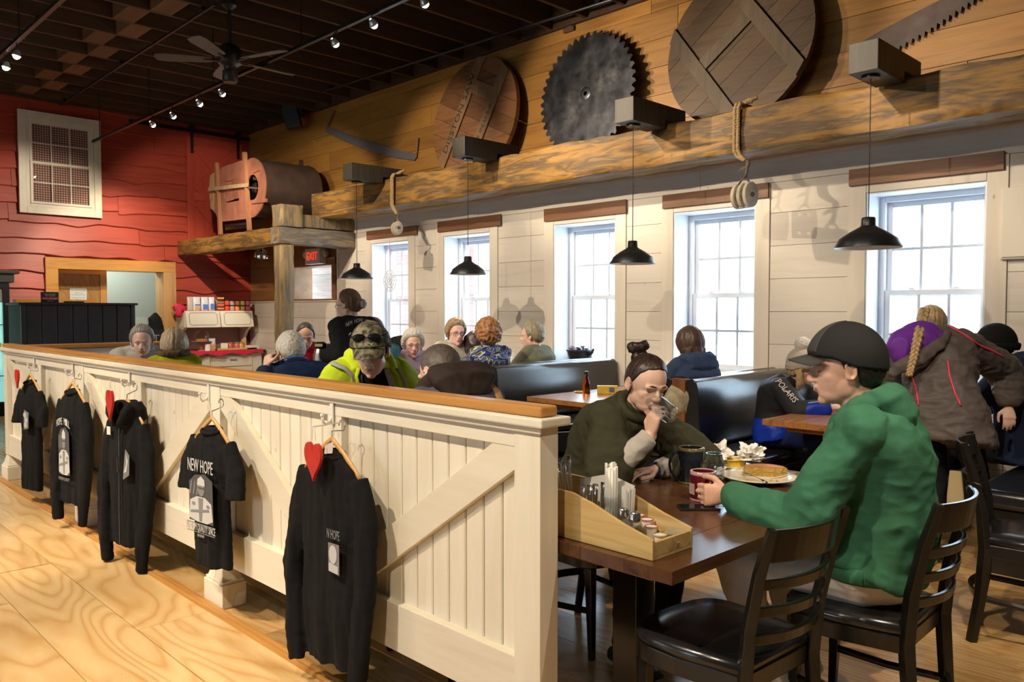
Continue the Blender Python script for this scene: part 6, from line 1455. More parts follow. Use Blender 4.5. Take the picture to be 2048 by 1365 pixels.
for k, (pp, c_) in enumerate(((446,(.35,.28,.12)),(460,(.6,.10,.06)),(473,(.55,.12,.15)),(482,(.6,.30,.08)))):
    y = on_counter(pp); t = thing('preserve_jar', ['tan','red','pink','golden'][k]+' preserve jar on the serving board', 'jar', (hx+.03,y,zc+.0305), group='preserve jars on the board')
    MB().lathe([(0,0),(.045,0),(.045,.06),(.038,.07),(0,.07)], (hx+.03,y,zc+.0305), 18).build('jar', plain('pres_%d'%k, c_, .25), t, auto=45); MB().lathe([(.04,.07),(.04,.09),(0,.09)], (hx+.03,y,zc+.0305), 18).build('lid', plain('brass_lid',(.5,.35,.15),.35,.6), t, auto=40)
y = on_counter(445); o = MB().box((hx+.09,y-.06,zc+.031),(hx+.094,y+.06,zc+.115)).build('price_card', plain('notice_paper2',(.8,.78,.74),.7), None); tag(o, 'small white price card on the serving board', 'card')
y = on_counter(489); t = tag(MB().box((hx-.03,y-.03,zc+.031),(hx+.02,y+.03,zc+.17)).build('pepper_mill_box', plain('tan_card',(.5,.32,.14),.6), None, bevel=.004), 'tan carton standing on the serving board', 'box')
y = on_counter(500); t = tag(MB().box((hx-.08,y-.10,zc),(hx+.12,y+.12,zc+.065)).build('napkin_box', plain('box_white',(.66,.62,.54),.6), None, bevel=.004), 'white box at the right end of the hutch counter', 'box')
# ------------------------------------------------------------------ people
def RR(yaw, pitch=0, roll=0):
    return Matrix.Rotation(math.radians(yaw),3,'Z') @ Matrix.Rotation(math.radians(pitch),3,'Y') @ Matrix.Rotation(math.radians(roll),3,'X')
def skin(nm, col):
    if nm in MC: return MC[nm]
    m = plain(nm, col, .48, 0, .4, vary=.10, vscale=16); b = m.node_tree.nodes['Principled BSDF']
    b.inputs['Subsurface Weight'].default_value = .08; b.inputs['Subsurface Radius'].default_value = (.02,.008,.005); return m
SK1 = skin('light_skin', (.76,.49,.38)); SK2 = skin('tanned_skin', (.66,.39,.28)); SK3 = skin('rosy_skin', (.80,.50,.40))
LIP = plain('lips', (.42,.14,.12), .4); EYEW = plain('eye_white', (.6,.58,.56), .2); IRIS = plain('iris', (.05,.03,.02), .15)
def head_shape(m, C, R, s, male=True, nose=1.0, jaw=1.0):
    def W(p): return C + R @ (Vector(p)*s)
    def e(c, r, rot=None): m.ell(W(c), tuple(k*s for k in r), R if rot is None else R @ rot, 24, 16)
    e((-.010,0,.030), (.100,.077,.095)); e((.028,0,-.028), (.060,.059*jaw,.083)); e((.028,0,-.074), (.057,.050*jaw,.038))
    e((.059,0,-.060), (.033,.031,.028)); e((.066,0,-.097), (.022,.024,.018))
    for q in (-1,1):
        e((.004,q*.047,-.052), (.036,.017*jaw,.036)); e((.044,q*.040,-.024), (.026,.020,.024))
        m.cap(W((.078,q*.046,.018)), W((.088,q*.010,.021)), .0095*s, .0095*s)
        e((-.010,q*.081,-.006), (.017,.007,.030), Matrix.Rotation(math.radians(q*18),3,'Z') @ Matrix.Rotation(math.radians(-12),3,'Y'))
        pts = []
        for k in range(11):
            a = math.radians(20+k*24); pts.append(W((-.012+.017*math.cos(a), q*(.088), -.002+.028*math.sin(a))))
        m.tube(pts, .0042*s, 8)
        e((.097,q*.0115,-.033), (.010,.0075,.0075)); e((.0715,q*.031,.007), (.0125,.0155,.0085)); e((.0690,q*.031,-.012), (.0120,.0150,.0065))
    m.cap(W((.086,0,.012)), W((.109*nose,0,-.027)), .0078*s, .0098*s); m.ell(W((.106*nose,0,-.031)), .0105*s)
    m.cap(W((.0935,-.016,-.053)), W((.0935,.016,-.053)), .0048*s, .0048*s); m.cap(W((.092,-.013,-.064)), W((.092,.013,-.064)), .0055*s, .0055*s)
def face_parts(t, C, R, s, brow, closed=False, lips=LIP):
    def W(p): return C + R @ (Vector(p)*s)
    for q in (-1,1):
        if not closed:
            MB().ell(W((.0712,q*.031,-.002)), .0115*s, R, 16, 12).build('eye', EYEW, t, smooth=True)
            MB().ell(W((.0795,q*.031,-.0035)), (.0036*s,.0046*s,.0046*s), R, 12, 8).build('iris', IRIS, t, smooth=True)
        else: MB().tube([W((.0815-.0018*abs(u)*3,q*.031+u*.011,-.004+.003*u*u)) for u in (-1,-.5,0,.5,1)], .0014*s, 6).build('eyelashes', IRIS, t)
        MB().tube([W((.079,q*.047,.021)),W((.0925,q*.033,.029)),W((.096,q*.014,.025))], [.0014*s,.0023*s,.0020*s], 8).build('eyebrow', brow, t, smooth=True)
    MB().tube([W((.0905,-.022,-.058)),W((.0950,-.010,-.0545)),W((.0960,0,-.0560)),W((.0950,.010,-.0545)),W((.0905,.022,-.058))], [(.0018*s,.002*s)]+[(.0030*s,.0026*s)]*3+[(.0016*s,.0018*s)], 8).tube([W((.0905,-.020,-.060)),W((.0948,-.008,-.0635)),W((.0948,.008,-.0635)),W((.0905,.020,-.060))], [(.002*s,.002*s)]+[(.0042*s,.0035*s)]*2+[(.002*s,.002*s)], 8).build('mouth', lips, t, smooth=True)
LINES = dict(short=[(0,.090),(35,.083),(55,.060),(72,.012),(82,-.022),(92,-.004),(108,-.008),(125,-.050),(180,-.078)],
    balding=[(0,.105),(30,.090),(55,.060),(72,.012),(82,-.015),(92,-.004),(108,-.008),(125,-.050),(180,-.072)],
    back=[(0,.093),(35,.085),(58,.060),(72,.028),(84,.004),(100,-.016),(125,-.055),(180,-.078)],
    bob=[(0,.072),(30,.062),(50,.028),(64,-.030),(80,-.065),(110,-.085),(180,-.098)],
    curly=[(0,.080),(32,.070),(55,.036),(70,-.012),(85,-.035),(110,-.055),(180,-.085)],
    cap=[(0,.048),(60,.036),(100,.010),(180,-.012)], beanie=[(0,.040),(70,.018),(110,-.015),(180,-.030)])
def shell(C, R, s, line, th, noise=(0,20), soft=.014, grow=None, top=0, res=(110,80), strands=0, taper=.035):
    tab = LINES[line] if isinstance(line, str) else line; m = MB(); nu, nv = res; vs = []; fs = []; hc = Vector((-.008,0,.020)); el = Vector((.104,.0815,.107))
    for j in range(nv+1):
        ph = PI*j/nv
        for i in range(nu):
            a = 2*PI*i/nu; d = Vector((math.sin(ph)*math.cos(a), math.sin(ph)*math.sin(a), math.cos(ph))); p = Vector((d.x*el.x, d.y*el.y, d.z*el.z)); z = p.z + hc.z
            az = math.degrees(math.atan2(abs(p.y), p.x)); zl = np.interp(az, [q[0] for q in tab], [q[1] for q in tab])
            k = min(1, max(0, (z-zl+soft)/(2*soft))); k = k*k*(3-2*k)
            t_ = th*(1+top*max(0, d.z)) + (grow(d, az) if grow else 0)
            if noise[0]: t_ += noise[0]*(1-2*abs(mnoise.noise(p*noise[1]*1.0+Vector((3,1,7)))))
            if strands: t_ += strands*mnoise.noise(Vector((az*.16, z*8, 3+math.copysign(1,p.y))))
            t_ *= min(1, max(.12, (z-zl)/taper)) if taper else 1
            q = p*(.74+(.26+t_/p.length)*k); vs.append(C + R @ ((q+hc)*s))
    for j in range(nv):
        for i in range(nu): a = j*nu+i; b = j*nu+(i+1)%nu; fs.append((a,a+nu,b+nu,b))
    return m.add(vs, fs)
def hairmat(nm, c1, c2, rough=.45):
    if nm in MC: return MC[nm]
    m, b = base_mat(nm, c1, rough, 0, .4); v = coords(m, 'Object', (40,40,9)); f = tex_noise(m, v, 2.2, 5, .6, .8)
    nt(m)[1].new(ramp(m, f, [(.33, c1), (.67, c2)]), b.inputs['Base Color']); bump(m, b, f, .5, .004); MC[nm] = m; return m
def ik(S, W, a, b, pole):
    S, W = Vector(S), Vector(W); d = W-S; L = min(d.length, (a+b)*.995); u = d.normalized(); x = (a*a-b*b+L*L)/(2*L); h = math.sqrt(max(a*a-x*x, 0)); p = Vector(pole); p = (p-u*p.dot(u)).normalized(); return S+u*x+p*h
def hand_shape(m, W, d, n, lat, s=1, curl=(25,25,20), thumb=.35, spread=0, straight=None):
    d = Vector(d).normalized(); n = (Vector(n)-d*Vector(n).dot(d)).normalized(); lat = (Vector(lat)-d*Vector(lat).dot(d)-n*Vector(lat).dot(n)).normalized(); tips = []
    m.loft([(W-d*.02*s,.026*s,.020*s,lat,n),(W+d*.01*s,.027*s,.018*s,lat,n),(W+d*.04*s,.036*s,.016*s,lat,n),(W+d*.07*s,.041*s,.0145*s,lat,n),(W+d*.088*s,.040*s,.012*s,lat,n)], 20)
    for i, (off, segs, r) in enumerate(((.031,(.042,.026,.021),.0088),(.0105,(.046,.029,.022),.0090),(-.0105,(.042,.027,.021),.0085),(-.030,(.033,.021,.019),.0076))):
        p = W + d*(.082-.004*abs(i-1))*s + lat*off*s; a = 0; fan = (off/.031)*spread
        for k, L in enumerate(segs):
            c = curl[k] if not isinstance(curl[0], (tuple,list)) else curl[i][k]
            a += math.radians(c); dr = (d*math.cos(a)-n*math.sin(a)+lat*fan*math.cos(a)).normalized(); q = p+dr*L*s
            m.cap(p, q, (r-.0006*k)*s, (r-.0006*(k+1))*s, 12); p = q
        tips.append((p, dr))
    p = W+d*.022*s+lat*.026*s; d1 = (d*.62+lat*.75-n*.25).normalized(); d2 = (d*.85+lat*.15-n*thumb).normalized(); d3 = (d*.75-lat*.15-n*thumb*1.3).normalized()
    for dr, L, r0, r1 in ((d1,.042,.0135,.0115),(d2,.032,.0112,.0098),(d3,.024,.0098,.0082)):
        q = p+dr*L*s; m.cap(p, q, r0*s, r1*s, 12); p = q
    tips.append((p, d3)); return tips
def person(name, lab, head, hr, pelvis, yaw, s=1.0, sk=SK1, hair=None, top=None, pants=None, L=None, R=None, hunch=.05, wide=1.0, belly=0, male=True, stand=False, vox=.0065, cvox=.010, wr=(.006,9), nose=1., jaw=1., closed=False, brow=None, knees=None, ankles=None, tk=.018, sleeve=1.0, shoes=None, group=None, collar=None, hemq=-.14, face=True, facemat=None, lips=LIP, base=None, elL=None, elR=None, short=None, neckr=1.0, shw=1.0, nd=.120):
    """head: centre point; hr: head rotation; L/R: dict(w=wrist, pole, d, n, lat, curl...) for the arms"""
    head, P = Vector(head), Vector(pelvis); RH = hr; Rt = RR(yaw); F, Lx = Rt @ Vector((1,0,0)), Rt @ Vector((0,1,0)); U = Vector((0,0,1))
    zf = 0; t = thing(name, lab, 'person', base or (P.x, P.y, 0), 0, group); J = {}
    N = head + RH @ Vector((-.038,0,-nd))*s; ctrl = (P+N)/2 - F*hunch + U*.0
    def sp(q): return P*(1-q)**2 + ctrl*2*q*(1-q) + N*q*q if q >= 0 else P + (ctrl-P)*2*q
    def tg(q): q = max(0,min(1,q)); return ((ctrl-P)*(1-q)+(N-ctrl)*q).normalized()
    g = s*wide
    prof = [(-.10,.115,.085),(-.02,.160,.112),(.10,.165,.115+belly*.5),(.28,.148,.108+belly),(.45,.148,.108+belly*.8),(.62,.160,.116+belly*.2),(.78,.172,.112),(.88,.166,.092),(.945,.120,.072),(.985,.070,.056)]
    if not male: prof = [(-.10,.120,.09),(-.02,.168,.118),(.10,.165,.115+belly*.5),(.28,.138,.102+belly),(.45,.135,.102+belly*.6),(.62,.150,.120),(.76,.158,.122),(.88,.148,.085),(.945,.105,.066),(.985,.060,.050)]
    def rings(x=0, q0=-9, q1=9, xs=None):
        out = []
        for q, a, b in prof:
            if q0 <= q <= q1:
                T_ = tg(q); Fq = Lx.cross(T_).normalized(); out.append((sp(q), a*g+x, b*g+x, Lx, Fq))
        return out
    m = MB(); head_shape(m, head, RH, s, male, nose, jaw)
    m.cap(head+RH@Vector((-.022,0,-.055))*s, sp(.96), (.056 if male else .046)*s*neckr, (.060 if male else .049)*s*neckr, 20); m.loft(rings(), 26)
    up = tg(.9); Sc = sp(.905); sw = (.165 if male else .145)*g*shw
    arms = {}
    for key, sg, A in (('L',1,L),('R',-1,R)):
        S = Sc + Lx*sg*sw - up*.010; A = A or {}
        Wp = Vector(A.get('w', S + F*.22 - U*.40 + Lx*sg*.02)); a, b = .285*s, .25*s
        d_ = Wp-S
        if d_.length > (a+b)*.99: Wp = S + d_.normalized()*(a+b)*.985
        E = Vector(A['e']) if 'e' in A else ik(S, Wp, a, b, A.get('pole', (Lx*sg*.45-U)))
        arms[key] = (S, E, Wp)
        m.cap(S, E, .048*s, .042*s); m.cap(S, sp(.95), .038*s, .042*s); m.cap(E, Wp, .041*s, .027*s)
        fd = (Wp-E).normalized(); nn_ = Vector(A.get('n', U*.8+Lx*sg*.6)); lt = Vector(A.get('lat', -Lx*sg))
        J['tips'+key] = hand_shape(m, Wp, A.get('d', fd), nn_, lt, s*.97, A.get('curl',(25,28,20)), A.get('thumb',.35), A.get('spread',.05))
    hips = [P + Lx*sg*.088*g - U*.02 for sg in (1,-1)]; kn = []; an = []
    for i, sg in enumerate((1,-1)):
        h = hips[i]
        if knees: k_ = Vector(knees[i])
        elif stand: k_ = Vector((h.x, h.y, .49*s)) + F*.02
        else: k_ = h + F*.42*s + Lx*sg*.04 + Vector((0,0,min(0, .50-h.z)*0))
        a_ = Vector(ankles[i]) if ankles else (Vector((h.x, h.y, .085)) if stand else Vector((k_.x, k_.y, .085)) - F*.05)
        kn.append(k_); an.append(a_); m.cap(h, k_, .078*s, .052*s); m.cap(k_, a_, .050*s, .034*s)
        fdir = (F - U*.15).normalized() if not ankles or i or True else F
        fdir = fdir if a_.z < .2 else Vector((0,0,-1)); m.cap(a_-(U*.03*s if a_.z < .2 else U*0), a_+fdir*.14*s-(U*.045*s if a_.z < .2 else U*0), .034*s if a_.z < .2 else .026*s, .026*s if a_.z < .2 else .018*s)
    body = remesh(m, vox*s**.3, 3, .45); link_mesh('body', body, sk, t)
    brow = brow or hairmat('brown_brow', (.10,.05,.025), (.16,.09,.045))
    if face: face_parts(t, head, RH, s, brow, closed, lips)
    # top garment
    if top:
        m = MB(); rg = rings(tk); lo = []
        T0 = tg(0); 
        for q in (hemq, hemq+.03):
            lo.append((sp(q), .168*g+tk+.004, (.120+belly*.4)*g+tk+.004, Lx, Lx.cross(T0).normalized()))
        m.loft(lo + [r for r, pq in zip(rg, prof) if pq[0] >= max(0, hemq+.04) and pq[0] < .96] + [(sp(.975), .082*g+tk*.6, .066*g+tk*.6, Lx, Lx.cross(tg(1)).normalized())], 30)
        for key in ('L','R'):
            S, E, Wp = arms[key]; fd = (Wp-E).normalized(); We = E.lerp(Wp, ((L if key == 'L' else R) or {}).get('cut', 1))-fd*.012
            m.cap(S+(Sc-S)*.12, E, .052*s+tk*.85, .049*s+tk*sleeve); m.cap(S, sp(.955), .044*s+tk*.8, .046*s+tk*.45)
            if short: continue
            m.cap(E, E.lerp(We,.55), .050*s+tk*sleeve, .042*s+tk*sleeve*.9); m.tube([E.lerp(We,.5), E.lerp(We,.9), We], [.042*s+tk*.9*sleeve, .036*s+tk*.6*sleeve, .033*s+tk*.35], 18)
        me = remesh(m, cvox*s**.3, 3); crumple(me, wr[0], wr[1], wr[0]*.35, wr[1]*2.7, (1,1,.8), len(lab))
        if len(wr) > 2: crumple(me, wr[2], 12, wr[2]*.4, 32, (.9,.9,1.5), len(lab)*1.7)
        J['topmesh'] = link_mesh('top', me, top, t, facemat)
    if pants:
        m = MB(); m.loft([(P-U*.09,.13*g+.012,.10*g+.012,Lx,F),(P-U*.02,.17*g+.012,.125*g+.012,Lx,F),(P+U*.10,.160*g+.012,.115*g+.012,Lx,F)], 24)
        for i in (0,1): m.cap(hips[i], kn[i], .090*s, .066*s); m.tube([kn[i], kn[i].lerp(an[i],.5), an[i]+U*.01], [.066*s,.062*s,.055*s], 18); m.ell(kn[i], .066*s)
        me = remesh(m, cvox*1.1, 3); crumple(me, .005, 9, .002, 24); link_mesh('trousers', me, pants, t)
    for i in (0,1):
        fdir = F; a_ = an[i]
        if ankles and a_.z > .2: fdir = (Vector((0,0,-1))*.8 + F*.1).normalized(); 
        upv = U if fdir is F else F
        m = MB(); m.loft([(a_-fdir*.07-upv*.045,.030*s,.030*s,Lx,upv),(a_-fdir*.02-upv*.035,.038*s,.045*s,Lx,upv),(a_+fdir*.05-upv*.045,.042*s,.036*s,Lx,upv),(a_+fdir*.13-upv*.055,.046*s,.026*s,Lx,upv),(a_+fdir*.185-upv*.062,.030*s,.016*s,Lx,upv)], 20)
        sh = m.build('shoe', shoes or plain('dark_shoe',(.03,.028,.028),.6), t, smooth=True)
        MB().loft([(a_-fdir*.075-upv*.078,.030*s,.010,Lx,upv),(a_-fdir*.02-upv*.078,.036*s,.010,Lx,upv),(a_+fdir*.06-upv*.078,.044*s,.010,Lx,upv),(a_+fdir*.14-upv*.078,.046*s,.010,Lx,upv),(a_+fdir*.19-upv*.074,.028*s,.008,Lx,upv)], 20).build('sole', plain('tan_sole',(.45,.36,.2),.7), t, auto=50)
    J.update(t=t, head=head, R=RH, s=s, arms=arms, N=N, Sc=Sc, F=F, Lx=Lx, U=U, sp=sp, tg=tg, g=g, P=P, sw=sw, prof=prof, tk=tk)
    if hair:
        hm, kw = hair; kw = dict(kw); extra = kw.pop('extra', None); vx = kw.pop('vox', .005); m = shell(head, RH, s, **kw)
        if extra:
            for pts, r in extra: m.tube([head+RH@(Vector(p)*s) for p in pts], [(k if isinstance(k, tuple) else k)*s if not isinstance(k, tuple) else (k[0]*s,k[1]*s) for k in r], 18)
            me = remesh(m, vx, 2); crumple(me, .002, 40, .0015, 90, (1,1,.25)); link_mesh('hair', me, hm, t)
        else: m.build('hair', hm, t, smooth=True)
    return J
def WH_(J, p): return J['head'] + J['R'] @ (Vector(p)*J['s'])
def cap_hat(J, mat, mat2=None, length=.075, cz=.0, bill=True, droop=.014):
    t = J['t']; m = shell(J['head'], J['R'], J['s'], 'cap', .019, (0,20), .003, top=.30, taper=0); cr = m.build('cap_crown', mat, t, smooth=True)
    MB().ell(WH_(J,(-.010,0,.148)), .006*J['s']).build('cap_button', mat, t, smooth=True)
    if bill:
        vs = []; fs = []; nu, nv = 16, 6
        for th in (0, .004):
            for j in range(nv+1):
                v = j/nv
                for i in range(nu+1):
                    u = -1+2*i/nu; x0_ = .112*math.sqrt(max(0,1-(u*.80)**2))-.008; vs.append(WH_(J, (x0_+v*length*(1-.35*u*u), u*.077*(1-.10*v), .050-.020*u*u-droop*v-th+.004)))
        n1 = (nu+1)*(nv+1)
        for j in range(nv):
            for i in range(nu): a = j*(nu+1)+i; fs += [(a,a+1,a+nu+2,a+nu+1),(n1+a,n1+a+nu+1,n1+a+nu+2,n1+a+1)]
        for i in range(nu): a = nv*(nu+1)+i; fs += [(a,a+1,n1+a+1,n1+a),(i,n1+i,n1+i+1,i+1)]
        for j in range(nv):
            for c in (0,nu): a = j*(nu+1)+c; fs.append((a,a+nu+1,n1+a+nu+1,n1+a))
        MB().add(vs, fs).build('cap_bill', mat2 or mat, t, auto=60)
def glasses(J, col=None, r=.019):
    gm_ = col or plain('spectacle_frame', (.03,.025,.025), .3, .3); t = J['t']; s = J['s']; m = MB()
    for q in (-1,1):
        m.tube([WH_(J,(.097-abs(math.cos(a))*.003*(1),q*.032+math.cos(a)*r*1.15,-.002+math.sin(a)*r*.85)) for a in [2*PI*k/18 for k in range(19)]], .0014*s, 6, cap=False)
        m.tube([WH_(J,(.092,q*.053,.002)),WH_(J,(.06,q*.078,.004)),WH_(J,(-.01,q*.087,.002))], .0013*s, 6)
    m.tube([WH_(J,(.099,-.011,.001)),WH_(J,(.101,0,.003)),WH_(J,(.099,.011,.001))], .0014*s, 6); m.build('glasses', gm_, t, smooth=True)
def ring_collar(J, mat, q=.975, r=(.075,.064), h=.012, nm='collar', dz=0):
    T_ = J['tg'](1); F_ = J['Lx'].cross(T_).normalized(); c = J['sp'](q)+T_*dz; g = J['g']
    MB().tube([c+J['Lx']*math.cos(a)*r[0]*g+F_*math.sin(a)*r[1]*g for a in [2*PI*k/28 for k in range(29)]], h, 10, cap=False).build(nm, mat, J['t'], smooth=True)
def hood(J, mat, sz=1.0, back=.09, down=.02, nm='hood', gap=40):
    T_ = J['tg'](1); F_ = J['Lx'].cross(T_).normalized(); c = J['sp'](.96); Lx = J['Lx']; m = MB()
    m.loft([(c-F_*back*.9*sz-T_*(.09+down)*sz,.07*sz,.022*sz,Lx,F_),(c-F_*back*1.05*sz-T_*(.03+down)*sz,.115*sz,.045*sz,Lx,F_),(c-F_*back*.95*sz+T_*.02*sz,.120*sz,.048*sz,Lx,F_),(c-F_*back*.7*sz+T_*.055*sz,.10*sz,.035*sz,Lx,F_)], 22)
    pts = [c+Lx*math.cos(a)*.098*sz+F_*(math.sin(a)*.085*sz-.012) + T_*(.020-.03*max(0,math.sin(a)))*sz for a in [math.radians(-270+gap/2+k*(360-gap)/20) for k in range(21)]]
    m.tube(pts, [.022*sz]+[.032*sz]*19+[.022*sz], 14)
    me = remesh(m, .006, 3); crumple(me, .005, 13, .0015, 40); link_mesh(nm, me, mat, J['t'])
def cuff(J, key, mat, r=.036, ln=.05, nm='cuff'):
    S, E, W = J['arms'][key]; d = (W-E).normalized(); m = MB(); k = J['s']
    m.lathe([(r*k*.9,-ln*.1),(r*k*1.03,0),(r*k*1.06,ln*.5),(r*k*1.0,ln*.95),(r*k*.86,ln),(r*k*.82,ln*.6)], W-d*(ln+.0)+d*.004, 22, d).build(nm, mat, J['t'], smooth=True)
def on_back(J, q, u, off=.0, side=-1):
    """point on the clothed torso surface: q along the spine, u angle in degrees from straight back (side -1) or front (+1)"""
    T_ = J['tg'](q); F_ = J['Lx'].cross(T_).normalized(); a_ = np.interp(q, [p[0] for p in J['prof']], [p[1] for p in J['prof']])*J['g']+J['tk']+off; b_ = np.interp(q, [p[0] for p in J['prof']], [p[2] for p in J['prof']])*J['g']+J['tk']+off
    a = math.radians(u); n = J['Lx']*math.sin(a) + F_*side*math.cos(a)
    return J['sp'](q) + J['Lx']*a_*math.copysign(abs(math.sin(a))**.85,math.sin(a)) + F_*side*b_*abs(math.cos(a))**.85, n, T_
def fabric(nm, c, vary=.12, rough=.85, b=.25, sc=500): return plain(nm, c, rough, 0, .2, vary=vary, vscale=5, bmp=b, bscale=sc)
PANT = fabric('dark_trousers', (.02,.022,.03)); KHAKI = fabric('khaki_trousers', (.70,.65,.57)); JEAN = fabric('denim', (.05,.08,.15))
from mathutils.bvhtree import BVHTree
def surf(J):
    if 'bvh' not in J:
        o = J['topmesh']; M = PW[J['t'].name]; J['bvh'] = BVHTree.FromPolygons([M @ v.co for v in o.data.vertices], [tuple(p.vertices) for p in o.data.polygons])
    return J['bvh']
def hit(J, x, y, off=.004):
    # the point of the garment seen at a photograph pixel, lifted off the cloth
    d = (px(x,y,1)-CAM).normalized(); l, n, i, ds = surf(J).ray_cast(CAM, d)
    if l is None:
        l, n, i, ds = surf(J).find_nearest(CAM + d*(J['head']-CAM).length)
    return l + n*off, n
def trim_line(J, pts, w_, nm, mat, n=14, off=.004):
    P_ = []
    for k in range(n+1):
        q = k/n*(len(pts)-1); i = min(int(q), len(pts)-2); a = q-i; P_.append(hit(J, pts[i][0]*(1-a)+pts[i+1][0]*a, pts[i][1]*(1-a)+pts[i+1][1]*a, off)[0])
    MB().tube(P_, [(w_,.004)]*(n+1), 8, flat=RT).build(nm, mat, J['t'], smooth=True)
def cloth_patch(J, quad, nm, mat, n=12, off=.006):
    vs = []; fs = []
    for j in range(n+1):
        for i in range(n+1):
            u, v = i/n, j/n; x = (quad[0][0]*(1-u)+quad[1][0]*u)*(1-v)+(quad[3][0]*(1-u)+quad[2][0]*u)*v; y = (quad[0][1]*(1-u)+quad[1][1]*u)*(1-v)+(quad[3][1]*(1-u)+quad[2][1]*u)*v; vs.append(hit(J, x, y, off)[0])
    for j in range(n):
        for i in range(n): a = j*(n+1)+i; fs.append((a,a+1,a+n+2,a+n+1))
    MB().add(vs, fs).build(nm, mat, J['t'], smooth=True)
# ---- man in the green hoodie
GRN = fabric('green_fleece', (.042,.150,.085), .10, .9, .3, 420); CAPB = fabric('cap_black', (.016,.016,.017), .1, .8, .2, 900); CAPG = fabric('cap_charcoal', (.045,.043,.043), .1, .8, .2, 900)
HBL = hairmat('black_hair', (.012,.009,.008), (.035,.025,.02))
W1 = Vector((-1.515,2.520,.788)); dl = Vector((-.72,-.66,-.02)).normalized()
J = person('person', 'man in a green hoodie and black cap, seated in profile holding a maroon mug', px(1690,738,2.66), RR(206,4,0), (-1.10,2.76,.590), 196, 1.03, SK2, hair=(HBL, dict(line=[(0,.06),(52,.055),(70,.034),(80,.0),(88,-.004),(94,.002),(106,-.004),(122,-.055),(180,-.088)], th=.010, noise=(.005,55), soft=.006)), top=GRN, pants=KHAKI,
    L=dict(w=W1, e=px(1600,1056,2.60), d=dl, n=Vector((.62,-.78,.12)), lat=(0,0,1), curl=(62,78,45), thumb=1.3), R=dict(w=(-1.30,3.02,.655), pole=(.5,.5,-.3)), hunch=.11, wide=1.06, belly=.02, vox=.0045, cvox=.0058, wr=(.014,6.5,.0038), tk=.026, sleeve=1.15, shoes=plain('grey_trainer',(.25,.24,.24),.6), ankles=[(-1.30,2.60,.085),(-1.36,2.86,.085)], knees=[(-1.55,2.62,.56),(-1.53,2.92,.56)], jaw=1.05, hemq=.02, closed=True, brow=HBL, nose=1.0)
cap_hat(J, CAPB, CAPG, .066); MB().add(*(lambda s_: (s_.v, s_.f))(shell(J['head'], J['R'], J['s'], [(0,.052),(34,.050),(37,.5),(180,.5)], .021, (0,20), .003, top=.27, taper=0))).build('cap_front_panel', CAPG, J['t'], smooth=True)
hood(J, GRN, 1.12, .085); cuff(J, 'L', GRN, .040, .055); cuff(J, 'R', GRN, .040, .055)
T_ = J['tg'](0); MB().tube([J['sp'](.025)+J['Lx']*math.cos(a)*.208+J['F']*math.sin(a)*.168 for a in [2*PI*k/30 for k in range(31)]], (.0,)*31 if False else [(.03,.010)]*31, 8, cap=False, flat=(0,0,1)).build('waistband', GRN, J['t'], smooth=True)
P_ = [on_back(J, q, u, .006)[0] for q, u in ((.90,-62),(.82,-74),(.72,-80),(.62,-80))]
# ---- woman drinking
OLV = fabric('olive_fleece', (.052,.052,.030), .12, .9, .25, 420); GRYS = fabric('pale_grey_cuff', (.50,.47,.44)); HDB = hairmat('dark_brown_hair', (.020,.012,.009), (.05,.03,.02), .35)
hd = px(1293,770,3.28); Rw = RR(-22,17,-4); sw_ = .94
mouth = hd + Rw @ Vector((.098,0,-.058))*sw_; gb_ = px(1344,832,3.14); gax = (mouth+Rw@Vector((-.004,0,.012))-gb_).normalized(); gh = .135
W2 = px(1301,872,3.19); E2 = Vector((-2.01,2.49,.80)); gm_c = gb_+gax*.055
fn = (gm_c-W2).normalized()
W3 = Vector((-1.99,2.775,.783))
J = person('person', 'dark-haired woman in an olive pullover drinking from a glass', hd, Rw, (-2.33,2.74,.590), -6, sw_, SK1, hair=(HDB, dict(line='back', th=.007, noise=(0,1), soft=.005, strands=.003, res=(170,120), taper=.05)), top=OLV, pants=PANT, male=False, closed=True, brow=HDB,
    R=dict(w=W2, e=E2, cut=.22, d=(Vector((.18,.06,1))).normalized(), n=Vector((-.25,-.95,0)), lat=(-.9,.3,.1), curl=((28,50,30),(32,52,32),(36,55,35),(40,58,38)), thumb=.5, spread=.04), L=dict(w=W3, e=(-1.90,2.97,.80), cut=.8, d=(-.45,-.88,-.05), n=(0,0,1), lat=(.9,-.45,0), curl=(14,22,15), thumb=.15, spread=.16),
    hunch=.10, vox=.0045, cvox=.0062, wr=(.012,7,.005), tk=.030, sleeve=1.5, wide=1.02, hemq=-.12, lips=plain('rose_lips',(.45,.13,.13),.35))
ring_collar(J, OLV, .985, (.080,.070), .020, 'standing_collar', .012)
for key in ('R','L'):
    S, E, W = J['arms'][key]; d = (W-E).normalized()
    a_, b_ = (E.lerp(W,.02), W-d*.004) if key == 'R' else (E.lerp(W,.70), W-d*.002)
    me_ = MB().tube([a_, a_.lerp(b_,.5), b_-d*.004, b_], [.052,.046,.038,.030], 22); m2 = remesh(me_, .004, 2); crumple(m2, .003, 22, .001, 60); link_mesh('undershirt_cuff', m2, GRYS, J['t'])
    NAIL = plain('coral_nail', (.65,.10,.10), .2)
    for p, dr in J['tips'+key]: MB().ell(p+dr*.003, (.0062,.0052,.0058)).build('fingernail', NAIL, J['t'], smooth=True)
MB().tube([J['arms']['L'][2]+Vector((math.cos(a)*.027,-.01+math.sin(a)*.010,math.sin(a)*.027+.002)) for a in [2*PI*k/20 for k in range(21)]], .006, 8, cap=False).build('wrist_band', plain('navy_band',(.02,.04,.12),.4), J['t'], smooth=True)
BN = MB()
